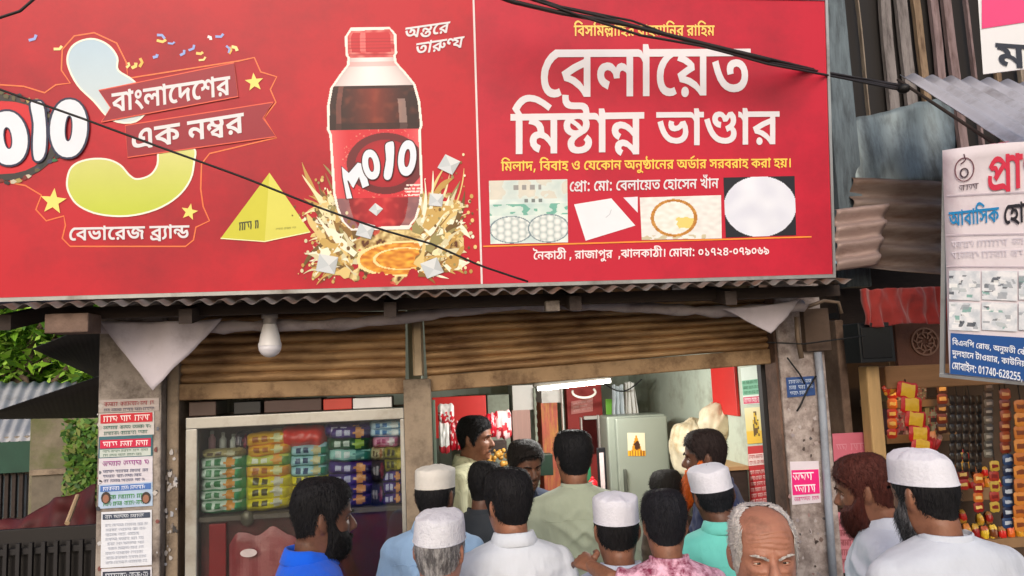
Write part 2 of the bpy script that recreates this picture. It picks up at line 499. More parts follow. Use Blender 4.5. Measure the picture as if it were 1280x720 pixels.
[[261,486,342,480,406,459,452,428,483,390,507,304,494,232,455,178,392,142,307,120,287,158,386,126,484,80,580,20,512,-69,411,-5,301,48,180,90,46,120,67,221,136,207,204,202,262,205,307,215,340,230,362,251,380,303,372,337,351,363,317,380,271,386,224,381,198,365,190,338,192,326,196,314,77,296,68,330,64,366,70,400,87,429,116,454,156,472,204,483],[148,432,138,462,118,489,87,509,46,524,117,568,163,557,211,532,244,506,264,474,273,435],[579,622,579,516,-10,516,-10,622]],
[[636,622,636,516,539,516,539,0,412,0,372,51,323,97,207,167,67,207,18,323,219,422,434,498,416,464,416,516,-10,516,-10,622],[412,406,433,384,305,339,179,281,267,252,357,199,433,124,415,114,413,160,412,206],[172,-11,144,-6,120,10,105,33,100,62,105,91,120,114,144,130,172,135,200,130,223,115,238,91,243,62,238,33,223,10,200,-6]],
[[641,622,641,516,544,516,544,0,418,0,418,213,437,161,370,235,296,288,224,309,180,296,166,281,161,258,178,219,230,189,173,83,114,115,69,157,40,207,31,263,37,311,56,350,84,380,120,401,200,418,288,403,367,363,440,299,421,290,418,339,418,386,418,516,-10,516,-10,622]],
[[395,622,395,522,348,522,282,484,223,426,180,352,164,263,169,206,183,163,204,133,230,112,287,98,324,102,363,117,409,28,346,2,280,-5,213,3,156,26,109,64,74,117,52,182,45,260,50,323,65,382,121,485,201,566,296,622]],
[[630,622,630,522,532,522,532,0,414,0,375,53,327,99,209,172,142,197,69,213,22,326,222,426,437,503,417,467,417,522,-10,522,-10,622],[414,419,435,395,302,347,170,285,263,254,357,197,434,118,418,109,416,155,414,203]],
[[774,622,774,522,676,522,676,0,558,0,558,320,580,271,540,322,489,342,464,337,442,318,433,275,434,258,435,242,335,236,315,296,276,335,223,349,187,341,163,320,155,289,162,256,184,230,257,194,222,92,123,136,85,167,57,203,39,246,33,294,39,339,57,378,85,409,121,432,209,451,262,446,306,432,385,369,368,373,383,404,407,426,466,444,528,430,581,391,563,375,560,419,558,463,558,522,-10,522,-10,622]],
[[304,622,304,522,206,522,206,0,88,0,88,451,54,502,28,517,-4,522,-10,522,-10,622,9,622,54,609,74,590,92,559,89,582,88,613,88,688,182,688,205,622]],
[[395,622,395,522,348,522,282,484,223,426,180,352,164,263,169,206,183,163,204,133,230,112,287,98,324,102,363,117,409,28,346,2,280,-5,214,3,156,26,109,64,74,117,52,182,45,260,51,330,71,393,103,450,145,499,196,539,255,567,191,526,154,523,103,522,-10,522,-10,622]],
[[665,622,665,522,566,522,566,0,449,0,405,48,355,88,234,147,162,168,80,182,35,290,96,325,161,360,228,394,138,439,30,468,65,547,94,522,-10,522,-10,622],[449,522,154,522,158,530,229,502,292,464,343,422,353,342,291,315,229,285,172,254,168,262,281,233,389,177,473,98,455,92,450,142,449,195],[174,-21,147,-16,125,-1,110,21,105,49,110,77,125,100,147,115,174,120,202,115,224,100,239,77,244,49,239,21,224,-1,202,-16]],
[[424,37,337,47,257,75,184,125,121,200,66,304,19,438,132,469,165,367,202,284,244,221,292,177,347,151,412,142,482,151,530,176,558,216,567,270,554,332,518,371,468,385,425,371,413,355,409,333,411,311,417,289,305,271,292,313,288,348,294,391,312,425,339,450,374,468,458,482,525,475,581,453,625,419,658,375,679,321,685,260,679,202,658,149,623,103,573,68,507,45],[735,622,735,522,-10,522,-10,622]],
[[307,622,307,519,210,519,210,0,87,0,87,519,-10,519,-10,622,86,622,52,663,20,705,67,774,114,828,162,868,215,896,272,912,335,917,428,908,520,879,624,826,684,789,753,746,689,663,616,711,554,749,449,798,349,814,303,809,264,795,202,749,156,689,177,655,203,622]],
[[651,622,651,519,553,519,553,0,431,0,431,131,448,78,377,167,308,226,234,247,189,234,176,218,171,194,176,170,191,151,248,122,212,14,159,35,117,61,62,125,45,198,51,246,69,284,98,313,133,334,213,350,306,335,384,291,453,218,434,205,432,253,431,301,431,519,-10,519,-10,622],[317,321,317,307,314,290,195,321,189,365,177,399,157,424,126,442,83,455,25,463,49,559,103,543,201,520,268,476,305,411]],
[[286,608,356,603,414,588,459,562,493,529,513,490,519,445,514,401,497,363,470,331,435,305,350,272,254,260,195,265,142,279,97,303,62,335,40,377,32,428,38,470,55,506,115,562,197,596],[288,532,219,520,171,487,153,435,160,401,182,374,218,357,264,351,331,364,380,399,398,452,391,486,370,511,336,527],[171,551,321,460,444,346,390,294,259,414,102,508],[615,622,615,519,391,519,270,552,161,523,99,521,28,519,-10,519,-10,622],[400,622,395,650,383,669,362,680,329,683,237,683,171,687,118,697,77,714,46,738,16,788,7,855,8,882,12,912,128,905,126,888,125,874,130,836,145,809,175,792,234,787,326,787,378,784,417,778,475,746,504,698,515,622],[307,-12,247,-7,197,6,157,29,129,61,112,99,106,145,111,183,128,216,187,273,272,321,403,289,343,260,298,235,245,191,230,147,242,112,274,94,316,89,378,97,422,121,438,157,429,182,404,201,477,285,539,234,558,201,565,161,557,114,536,72,500,37,450,10,386,-6]],
[[307,622,307,519,210,519,210,0,87,0,87,449,53,500,28,514,-4,519,-10,519,-10,622,9,622,53,609,73,590,91,559,89,582,87,613,87,688,186,688,209,622]],
[[650,622,650,519,552,519,552,204,430,204,430,285,438,233,366,305,289,355,209,373,172,363,158,334,169,305,213,279,159,187,103,216,63,253,40,295,32,341,38,384,55,419,82,446,116,464,196,479,285,465,366,425,442,362,433,352,431,400,430,448,430,519,-10,519,-10,622],[229,194,282,189,331,173,419,113,500,21,444,-42,387,22,321,74,252,94,223,86,212,64,220,42,250,24,200,-62,144,-31,104,16,90,80,107,139,156,179],[552,210,552,-43,430,-43,430,31,433,88,431,137,430,186,430,209]],
[[438,32,307,51,247,77,191,116,140,170,94,239,53,327,18,435,135,467,171,357,212,272,257,211,308,170,365,147,430,139,475,143,513,154,543,173,566,197,579,228,584,265,578,312,561,349,538,378,632,460,687,358,705,250,697,191,675,139,638,94,586,60,519,39],[403,261,343,269,297,293,268,332,258,382,264,427,279,467,390,439,383,421,380,402,391,373,421,364,457,371,491,394,529,443,632,460,634,399,568,324,493,277],[755,622,755,519,-10,519,-10,622]],
[[349,627,399,622,442,606,511,548,562,610,653,624,715,558,732,516,738,465,731,415,711,369,679,329,638,294,532,240,489,342,581,389,608,420,617,461,604,506,563,542,631,561,536,438,447,433,420,500,396,521,365,528,333,517,320,483,325,461,339,446,364,435,401,429,388,316,308,334,248,371,210,422,197,485,202,526,217,560,240,589,271,610],[496,21,418,26,345,42,278,71,215,115,157,175,105,253,59,352,17,472,133,504,178,381,226,284,280,213,340,165,409,138,487,128,540,134,584,152,614,181,624,221,618,253,600,279,540,313,652,363,721,297,741,256,748,209,741,156,718,110,681,73,631,44,569,26]],
[[633,622,633,519,535,519,535,0,413,0,373,52,325,98,208,169,141,194,68,210,20,324,221,424,436,500,417,466,417,519,-10,519,-10,622],[413,413,434,389,303,343,174,283,265,253,357,198,434,121,417,112,414,158,413,205],[173,-11,145,-6,122,10,107,33,102,61,107,89,122,113,145,128,173,133,201,128,223,113,238,90,243,61,238,33,223,10,201,-6]],
[[782,622,782,516,685,516,685,0,558,0,558,317,583,263,544,313,494,334,471,329,449,310,440,268,441,251,443,236,335,229,315,288,278,326,225,339,191,332,169,313,161,284,169,251,190,226,261,192,224,84,122,129,83,160,54,197,37,240,31,288,37,334,55,374,83,405,120,429,209,448,263,443,307,428,389,365,371,371,386,402,410,424,469,442,532,428,584,390,563,374,560,418,558,462,558,516,-10,516,-10,622]],
[[645,622,645,516,202,516,202,237,175,257,259,333,366,402,492,462,581,387,556,332,542,271,537,203,545,115,571,15,447,-11,419,93,410,203,417,275,436,341,460,396,497,345,383,285,276,207,180,123,76,191,76,516,-10,516,-10,622]],
[[227,139,234,127,211,46,181,-38,148,-119,45,-119,74,14,94,139]],
[[529,629,609,619,668,588,705,540,717,476,710,427,690,384,658,345,616,312,509,259,464,363,552,406,578,435,587,473,572,511,552,521,525,525,472,515,425,492,392,462,381,434,389,413,426,400,399,293,334,309,288,338,260,378,251,425,274,503,336,568,425,613],[726,217,710,140,660,80,582,41,480,28,404,33,334,49,268,78,207,122,152,181,102,259,57,356,17,475,137,509,180,386,226,291,277,221,333,174,397,148,469,139,519,145,560,162,588,191,597,230,591,261,573,286,514,320,630,371,699,305,719,264]],
[[404,622,404,516,350,516,285,475,228,419,187,348,172,263,177,208,191,167,211,137,236,118,291,104,327,108,366,123,415,27,350,2,284,-5,215,3,157,26,108,64,73,116,51,182,44,260,63,379,117,481,196,564,292,622]],
[[671,622,671,516,574,516,574,0,448,0,404,47,354,85,232,142,160,162,79,176,33,287,92,321,156,356,222,390,132,433,25,461,62,542,96,516,-10,516,-10,622],[448,516,158,516,168,523,235,496,295,460,344,419,355,335,297,309,238,281,183,251,181,258,285,231,391,178,437,143,474,102,454,94,449,146,448,200]],
[[404,622,404,516,350,516,285,475,228,419,187,348,172,263,177,208,191,167,211,137,236,118,291,104,327,108,366,123,415,27,350,2,284,-5,216,3,157,26,108,64,73,116,51,182,44,260,50,328,69,390,100,446,141,494,191,534,249,562,185,520,149,517,97,516,-10,516,-10,622]],
[[862,622,862,516,536,516,536,456,538,417,538,0,411,0,371,51,323,97,206,167,67,207,18,323,219,421,433,497,414,467,414,516,-10,516,-10,622],[411,406,432,383,346,354,263,320,179,281,267,252,356,199,433,124,415,114,413,155,411,203],[819,261,805,198,787,171,759,149,720,135,668,130,631,131,598,136,603,242,615,241,635,240,666,243,683,253,695,285,684,319,651,348,597,372,522,389,523,495,600,479,671,454,731,419,778,375,809,322]],
[[963,622,963,516,867,516,867,0,740,0,706,50,662,93,565,157,620,241,690,193,743,142,741,165,740,189,740,215,740,516,-10,516,-10,622],[396,83,318,91,245,115,177,158,117,223,63,313,16,429,136,463,169,378,204,309,242,258,285,222,334,201,391,194,434,197,469,207,515,243,530,298,525,334,508,361,484,378,453,384,418,373,405,342,407,325,412,307,293,289,281,326,277,357,283,400,300,433,326,458,360,474,437,487,501,481,555,461,598,430,630,388,650,339,656,284,650,232,630,184,595,143,545,110,479,90],[336,432,327,462,307,489,276,509,235,524,305,568,351,557,399,532,432,506,452,474,462,435]],
[[-304,-266,-373,-254,-434,-214,-453,-183,-459,-143,-449,-94,-418,-56,-367,-31,-298,-23,-230,-27,-166,-42,-42,-98,22,-140,91,-191,22,-271,-90,-182,-191,-127,-283,-109,-310,-112,-328,-120,-342,-147,-329,-174,-295,-182,-253,-170,-228,-139,-217,-99,-213,-60,-213,15,-87,15,-87,-34,-94,-106,-124,-182,-151,-215,-190,-242,-240,-260]],
[[432,0,343,10,268,39,206,83,154,134,192,240,248,246,292,256,353,294,363,319,386,381,391,445,388,481,379,516,-10,516,-10,622,326,622,271,702,254,776,259,816,277,852,343,917,434,829,392,786,381,743,402,689,460,622,766,622,766,516,641,516,608,516,580,518,637,451,678,383,702,314,710,241,702,171,678,112,640,65,586,29,517,7],[430,110,472,114,509,126,538,145,561,172,574,206,579,247,566,333,523,422,487,471,440,525,467,531,487,472,498,398,487,323,448,255,414,225,369,197,312,173,240,154,252,227,295,162,358,123],[260,566,187,512,163,481,155,445,159,418,170,396,209,371,263,363,341,376,403,409,397,307,353,286,314,274,241,267,181,272,130,286,88,309,57,340,37,380,31,427,37,469,54,506,114,563],[185,552,334,459,456,342,400,292,270,413,114,509]],
[[748,622,748,516,398,516,398,382,404,355,425,344,455,354,486,382,520,424,631,445,682,346,699,240,692,181,669,128,631,84,579,49,512,28,431,20,305,40,246,66,191,105,141,160,94,231,53,321,17,432,137,465,173,356,213,271,257,207,307,164,361,139,421,131,486,139,534,164,564,203,574,256,570,292,560,321,528,368,624,378,552,298,479,252,403,237,347,246,306,273,281,321,274,356,272,399,272,516,-10,516,-10,622]],
[[-297,740,48,917,98,827,-242,644]],
[[671,622,671,516,574,516,574,0,448,0,404,47,354,85,232,142,160,162,79,176,33,287,92,321,156,356,222,390,132,433,25,461,62,542,96,516,-10,516,-10,622],[448,516,158,516,168,523,235,496,295,460,344,419,355,335,297,309,238,281,183,251,181,258,285,231,391,178,437,143,474,102,454,94,449,146,448,200],[173,-25,145,-20,122,-4,106,20,101,48,106,77,122,101,145,117,173,122,201,117,224,101,239,77,245,48,239,20,224,-4,201,-20]],
[[180,0,180,622,308,622,308,0]],
[[820,622,820,516,723,516,723,148,597,148,597,392,604,340,541,418,478,475,415,511,351,523,278,508,218,467,163,406,160,427,202,450,255,460,299,453,329,432,346,402,352,369,352,340,349,321,319,330,343,355,371,382,399,408,520,513,596,437,301,168,213,250,306,335,268,285,228,261,254,296,263,331,250,366,216,377,189,373,160,359,64,448,152,545,241,607,291,624,346,629,440,612,523,561,608,482,602,463,598,510,597,562,597,688,699,688,722,622],[723,-43,599,-43,575,-9,537,11,484,17,384,8,267,0,189,7,112,34,80,58,54,93,38,139,32,198,36,244,43,289,164,272,158,242,155,206,160,169,172,143,217,114,280,107,378,116,474,124,543,111,597,70,597,199,723,199]],
[[161,392,128,397,101,411,83,437,77,474,83,512,101,537,128,551,161,555,219,537,237,513,243,474,237,437,219,412,192,397],[161,-13,128,-8,101,6,83,31,77,68,83,107,101,132,128,145,161,150,219,132,237,107,243,68,237,31,219,6,192,-8]],
[[428,35,339,44,257,72,184,121,119,195,64,298,17,432,137,465,170,365,207,285,248,223,295,180,350,154,413,146,482,154,529,177,557,216,566,268,553,327,519,363,474,375,433,362,422,347,418,326,420,304,426,282,306,264,292,306,288,341,294,385,312,420,341,446,377,464,463,478,531,471,588,449,633,415,666,371,687,318,693,257,686,200,666,147,631,101,580,65,513,42],[740,622,740,516,-10,516,-10,622]],
[[754,622,754,516,657,516,657,0,530,0,458,75,376,134,281,176,166,203,134,317,192,291,280,278,351,257,455,203,532,141,531,188,530,237,530,688,633,688,656,622],[473,463,466,411,446,364,414,323,368,290,308,265,233,251,154,270,134,317,201,331,255,348,296,368,326,391,343,419,349,451,330,503,285,545,403,625,453,552],[190,422,130,430,84,454,54,493,44,543,51,589,66,628,179,601,172,583,170,565,181,537,210,529,245,536,278,559,314,605,403,625,415,586,355,498,284,442,241,427]],
[[55,875,45,820,28,772,0,732,-37,702,-86,682,-147,676,-209,682,-259,702,-298,732,-327,772,-346,820,-356,874,-253,884,-243,834,-225,796,-195,772,-152,764,-110,771,-79,794,-60,832,-50,885],[-98,840,-113,804,-151,792,-190,805,-204,843,-191,875,-175,885,-152,888,-112,876]],
[[283,599,283,615,279,646,267,666,246,678,212,682,203,682,135,685,82,696,40,714,8,739,-20,788,-29,854,-28,882,-24,912,96,904,94,888,93,874,98,837,113,809,143,793,200,788,212,788,264,786,304,779,362,748,391,699,403,622],[404,622,404,516,350,516,285,475,228,419,187,348,172,263,177,208,191,167,211,137,236,118,291,104,327,108,366,123,415,27,350,2,284,-5,215,3,157,26,108,64,73,116,51,182,44,260,63,379,117,481,196,564,292,622]],
[[305,0,243,5,186,20,135,44,90,75,23,153,56,264,128,278,183,299,221,326,246,360,264,439,262,475,252,516,-10,516,-10,622,199,622,145,702,127,776,133,816,150,852,216,917,308,829,266,786,254,743,275,689,333,622,640,622,640,516,514,516,482,516,453,518,511,451,551,383,575,314,583,241,575,171,552,112,513,65,459,29,390,7],[303,110,381,126,411,145,434,172,448,206,453,247,439,334,395,424,359,473,313,525,341,531,361,471,372,400,360,323,321,256,288,226,244,200,189,178,121,160,134,227,149,191,171,162,231,123]],
[[310,516,213,516,213,0,87,0,87,516,-10,516,-10,622,87,622,73,671,49,713,16,747,-24,774,-127,809,-256,820,-319,814,-347,800,-353,783,-340,767,-300,763,-255,763,-204,761,-164,754,-108,725,-79,681,-70,615,-191,615,-196,645,-210,664,-231,671,-261,674,-291,674,-381,682,-443,702,-478,736,-488,779,-480,820,-447,866,-417,886,-375,902,-319,913,-248,917,-120,909,-10,886,79,846,147,789,193,715,215,622,310,622]],
[[436,33,368,38,303,53,244,79,188,118,138,171,92,240,52,326,17,432,137,465,174,357,214,274,258,214,309,174,366,152,430,144,491,151,533,171,556,201,564,239,556,295,541,332,630,327,568,278,501,243,415,231,339,245,309,263,286,288,272,322,267,363,290,443,322,481,374,517,339,516,302,516,-10,516,-10,622,999,622,999,516,701,516,641,517,582,520,478,474,415,425,394,377,405,347,432,337,482,349,532,382,672,340,684,293,689,238,682,188,664,141,631,98,584,63,519,41],[889,198,898,111,923,15,799,-11,771,94,762,206,768,280,785,347,715,361,656,380,606,405,565,436,505,512,637,526,672,489,731,462,772,454,822,451,844,452,871,454,930,358,900,284]],
[[770,622,770,516,673,516,673,0,547,0,547,392,554,340,491,418,429,475,366,511,301,523,228,508,168,467,113,406,110,427,152,450,206,460,249,453,279,432,296,402,302,369,302,340,299,321,270,330,293,355,321,382,350,408,470,513,546,437,251,168,163,250,256,335,218,285,178,261,204,296,214,331,200,366,166,377,139,373,111,359,14,448,102,545,192,607,242,624,296,629,390,612,473,561,558,482,553,463,549,510,547,562,547,688,649,688,672,622]],
[[538,622,538,0,411,0,371,51,323,97,206,167,67,207,18,323,219,422,433,498,415,468,415,516,-10,516,-10,622],[411,406,432,384,346,355,263,321,179,281,267,252,356,199,433,124,415,114,413,155,411,203],[858,622,858,516,761,516,761,74,636,74,582,139,518,192,443,234,451,334,524,303,594,255,656,193,639,183,636,223,635,271,635,688,738,688,760,622]],
[[305,82,239,88,180,107,130,139,92,184,68,244,60,319,67,376,86,431,119,479,168,519,232,544,313,553,390,545,452,522,500,485,532,437,551,379,558,315,551,254,530,199,495,151,447,114,383,90],[315,447,250,432,225,413,206,387,195,353,191,312,202,248,238,204,267,192,303,188,339,192,370,204,395,224,413,250,427,323,414,391,377,432]],
[[309,0,222,10,162,41,127,87,115,142,123,192,147,233,187,266,243,293,290,185,257,171,246,149,262,121,309,110,351,116,382,132,401,156,407,186,394,235,350,278,273,329,217,365,175,396,127,454,113,517,127,575,166,631,277,567,259,545,252,521,256,501,273,480,312,452,344,431,385,405,473,338,522,268,533,228,537,182,530,129,508,84,474,48,428,22,373,5]],
[[370,283,436,268,354,239,270,230,175,241,110,276,71,330,58,400,79,489,134,559,216,606,313,622,388,613,447,583,484,535,494,498,497,446,497,178,501,142,519,123,559,117,544,0,486,5,441,15,408,33,386,60,374,98,370,150],[280,338,342,345,398,368,370,351,370,422,367,473,354,499,334,512,306,516,262,507,224,483,198,447,188,404,194,372,213,352,243,342]],
[[117,532,128,582,160,631,265,584,254,566,251,549,256,531,281,516,308,509,348,500,430,475,482,438,510,391,520,333,506,262,466,209,401,174,315,157,300,160,283,162,291,197,393,162,477,120,566,60,496,-27,398,42,296,93,183,131,53,160,73,261,145,247,229,242,306,248,355,264,382,289,391,321,381,358,347,382,286,398,224,414,179,432,149,453,130,477]],
[[310,0,201,12,121,47,71,103,55,174,65,227,96,273,150,312,229,346,226,300,134,350,82,401,66,467,73,508,93,545,127,577,173,601,232,617,303,622,386,617,450,600,497,576,529,546,552,476,547,435,532,401,477,351,400,314,395,348,466,318,519,282,552,236,563,174,547,97,499,43,419,11],[310,106,367,111,405,127,427,152,434,185,416,227,369,258,310,277,256,259,217,238,193,213,185,182,193,153,215,128,253,112],[310,378,363,396,405,423,422,457,415,481,393,500,357,512,305,516,251,509,210,490,195,457,202,432,223,412,258,394]],
[[52,356,312,356,312,238,52,238]],
[[197,329,247,324,291,311,326,289,353,262,370,229,375,191,360,117,317,62,318,107,378,120,423,145,451,180,460,227,445,281,424,304,390,327,340,348,270,369,193,391,134,412,90,435,60,462,43,493,37,531,48,582,79,631,190,588,178,569,173,549,179,531,201,515,249,498,334,474,410,449,470,423,515,395,547,365,583,300,592,230,584,169,561,119,523,79,473,49,414,27,347,11,196,0,180,0,158,103,202,114,232,130,249,149,254,173,240,211,198,225,161,214,150,187,152,172,157,157,40,132,29,169,24,205,29,242,44,272,69,296,103,314,146,325]],
[[369,30,255,47,205,71,160,108,119,160,83,228,50,315,20,424,138,457,157,377,177,311,225,213,283,158,355,141,403,150,439,176,460,220,468,282,455,350,433,391,526,388,477,311,423,264,359,248,310,254,272,273,243,311,234,343,230,390,230,424,226,460,209,479,170,485,184,602,233,599,271,592,324,561,344,521,351,460,351,403,356,368,377,354,396,358,417,378,438,426,533,448,563,393,581,328,588,263,582,201,566,145,538,97,496,61,440,38]],
[[651,622,651,516,554,516,554,0,427,0,427,422,450,364,381,443,308,499,233,520,196,512,171,489,163,452,174,412,212,383,246,375,291,370,277,245,200,259,138,282,91,314,58,354,38,401,32,455,38,504,56,547,84,582,121,608,165,624,213,629,263,624,307,611,384,563,452,500,431,500,428,549,427,598,427,688,530,688,553,622]],
[[963,622,963,516,867,516,867,0,740,0,706,50,662,93,565,157,620,241,690,193,743,142,741,165,740,189,740,215,740,516,-10,516,-10,622],[396,83,318,91,245,115,177,158,117,223,63,313,16,429,136,463,169,378,204,309,242,258,285,222,334,201,391,194,434,197,469,207,515,243,530,298,525,334,508,361,484,378,453,384,418,373,405,342,407,325,412,307,293,289,281,326,277,357,283,400,300,433,326,458,360,474,437,487,501,481,555,461,598,430,630,388,650,339,656,284,650,232,630,184,595,143,545,110,479,90],[336,432,327,462,307,489,276,509,235,524,305,568,351,557,399,532,432,506,452,474,462,435],[1264,622,1264,516,1167,516,1167,0,1040,0,1040,447,1006,500,961,516,947,516,947,622,967,622,1008,608,1044,559,1042,582,1040,613,1040,688,1143,688,1166,622]],
[[600,622,600,516,209,516,209,218,213,166,225,142,244,131,272,127,326,139,378,176,413,222,425,271,413,304,397,313,373,316,349,315,329,312,311,416,355,424,405,427,452,423,488,410,516,389,535,362,550,293,544,239,527,189,465,103,422,69,374,43,321,26,264,20,218,23,182,30,132,59,97,112,86,155,82,217,82,516,-10,516,-10,622],[381,622,377,649,365,668,344,678,311,682,235,682,167,685,113,696,72,714,40,739,11,788,2,854,3,882,7,912,127,904,126,888,125,874,130,837,145,809,174,793,231,788,310,788,363,786,403,779,461,748,490,699,501,622]],
[[531,628,608,619,661,591,694,547,704,513,708,465,708,0,583,0,559,40,524,62,472,69,404,65,342,57,272,54,188,61,111,91,79,119,54,157,38,207,32,272,36,326,44,377,168,361,161,326,158,277,169,217,200,183,242,167,290,164,376,171,455,178,523,168,581,128,581,438,577,484,564,508,545,518,519,522,467,509,424,477,394,437,383,403,387,386,402,374,434,369,454,370,472,372,478,269,447,262,400,259,345,267,300,290,269,330,259,387,279,470,338,548,425,606,476,623]],
[[310,516,213,516,213,0,87,0,87,516,-10,516,-10,622,87,622,73,671,49,713,17,747,-25,774,-75,795,-134,809,-277,820,-361,815,-412,802,-428,781,-417,767,-375,763,-274,763,-223,761,-183,754,-127,725,-98,681,-89,615,-209,615,-214,645,-230,664,-250,671,-280,674,-356,674,-408,676,-448,680,-502,699,-537,734,-547,779,-529,835,-476,879,-387,907,-260,917,-67,899,78,846,174,754,215,622,310,622]],
[[213,0,87,0,87,516,-10,516,-10,622,310,622,310,516,213,516],[92,622,87,649,75,668,54,678,21,682,-149,682,-217,685,-270,696,-312,714,-343,739,-372,788,-381,854,-380,882,-376,912,-256,904,-258,888,-258,874,-254,837,-238,809,-209,793,-152,788,21,788,73,786,113,779,171,748,200,699,212,622]],
[[509,622,504,649,493,668,471,678,439,682,297,682,229,685,176,696,134,714,103,739,74,788,65,854,66,882,70,912,190,904,188,888,188,874,192,837,208,809,237,793,294,788,438,788,490,786,530,779,588,748,617,699,629,622],[748,622,748,516,398,516,398,382,404,355,425,344,455,354,486,382,520,424,631,445,682,346,699,240,692,181,669,128,631,84,579,49,512,28,431,20,305,40,246,66,191,105,141,160,94,231,53,321,17,432,137,465,173,356,213,271,257,207,307,164,361,139,421,131,486,139,534,164,564,203,574,256,570,292,560,321,528,368,624,378,552,298,479,252,403,237,347,246,306,273,281,321,274,356,272,399,272,516,-10,516,-10,622]],
[[354,622,350,649,338,668,317,678,284,682,224,682,156,685,103,696,61,714,30,739,1,788,-8,854,-7,882,-3,912,117,904,115,888,115,874,119,837,134,809,164,793,221,788,283,788,335,786,376,779,434,748,463,699,474,622],[261,486,342,480,406,459,452,428,483,390,507,304,494,232,455,178,392,142,307,120,287,158,386,126,484,80,580,20,512,-69,411,-5,301,48,180,90,46,120,67,221,136,207,204,202,262,205,307,215,340,230,362,251,380,303,372,337,351,363,317,380,271,386,224,381,198,365,190,338,192,326,196,314,77,296,68,330,64,366,70,400,87,429,116,454,156,472,204,483],[148,432,138,462,118,489,87,509,46,524,117,568,163,557,211,532,244,506,264,474,273,435],[579,622,579,516,-10,516,-10,622]],
[[275,-10,168,14,92,88,48,204,33,357,39,464,57,555,89,627,134,681,196,714,275,725,382,701,458,628,503,512,518,357,512,251,494,160,463,88,416,34,354,1],[275,107,321,123,351,170,369,247,374,357,369,467,351,545,321,592,275,608,229,592,199,544,182,466,177,357,182,248,199,170,229,123]],
[[249,0,249,416,250,460,252,513,253,562,232,539,201,512,120,447,49,535,275,714,394,714,394,0]],
[[361,591,29,591,29,713,517,713,517,620,256,0,105,0]],
[[301,149,3,149,3,252,308,714,442,714,442,263,530,263,530,149,442,149,442,0,301,0],[301,263,301,389,302,422,304,469,306,515,307,544,303,544,283,501,258,455,131,263]],
[[288,-10,222,-2,162,24,111,66,72,127,47,206,39,303,47,425,77,539,103,589,137,634,181,671,234,699,300,716,378,722,424,721,469,715,469,598,430,606,388,609,328,604,280,592,242,572,213,544,177,472,164,379,170,379,226,438,268,456,320,462,378,456,427,436,466,404,495,359,513,304,519,237,512,166,491,105,457,55,411,19,354,-3],[285,106,323,114,353,138,373,178,379,235,374,284,356,320,328,343,287,351,232,336,196,297,183,249,194,182,228,128,254,112]],
[[41,102,209,284,252,332,288,373,335,446,351,523,346,557,329,582,302,598,268,603,193,584,118,531,40,624,102,673,178,710,276,724,339,718,393,700,436,670,469,631,489,582,496,524,489,470,470,419,404,320,312,221,221,129,221,122,516,122,516,0,41,0]],
[[276,-10,174,3,99,41,52,102,37,181,47,247,77,300,121,341,174,373,116,419,74,477,59,552,66,605,89,647,124,680,169,704,276,723,332,718,384,704,428,680,463,647,485,604,492,551,488,511,475,476,430,420,364,377,437,330,493,269,509,230,514,185,507,130,484,82,448,43,400,14,342,-4],[274,97,320,104,353,122,373,151,380,189,372,227,347,258,269,314,198,261,178,229,171,190,178,153,197,123,229,104],[276,437,316,462,345,495,356,541,350,573,333,597,307,612,275,617,234,608,206,582,195,541,206,495,236,463]],
[[232,-10,128,0,44,29,44,154,98,131,163,114,225,108,284,115,327,136,353,173,362,225,353,273,327,308,284,330,222,337,166,332,117,321,58,353,85,714,458,714,458,591,211,591,198,444,238,451,289,454,348,448,401,429,445,399,479,357,500,303,508,238,490,135,437,56,350,7]],
]
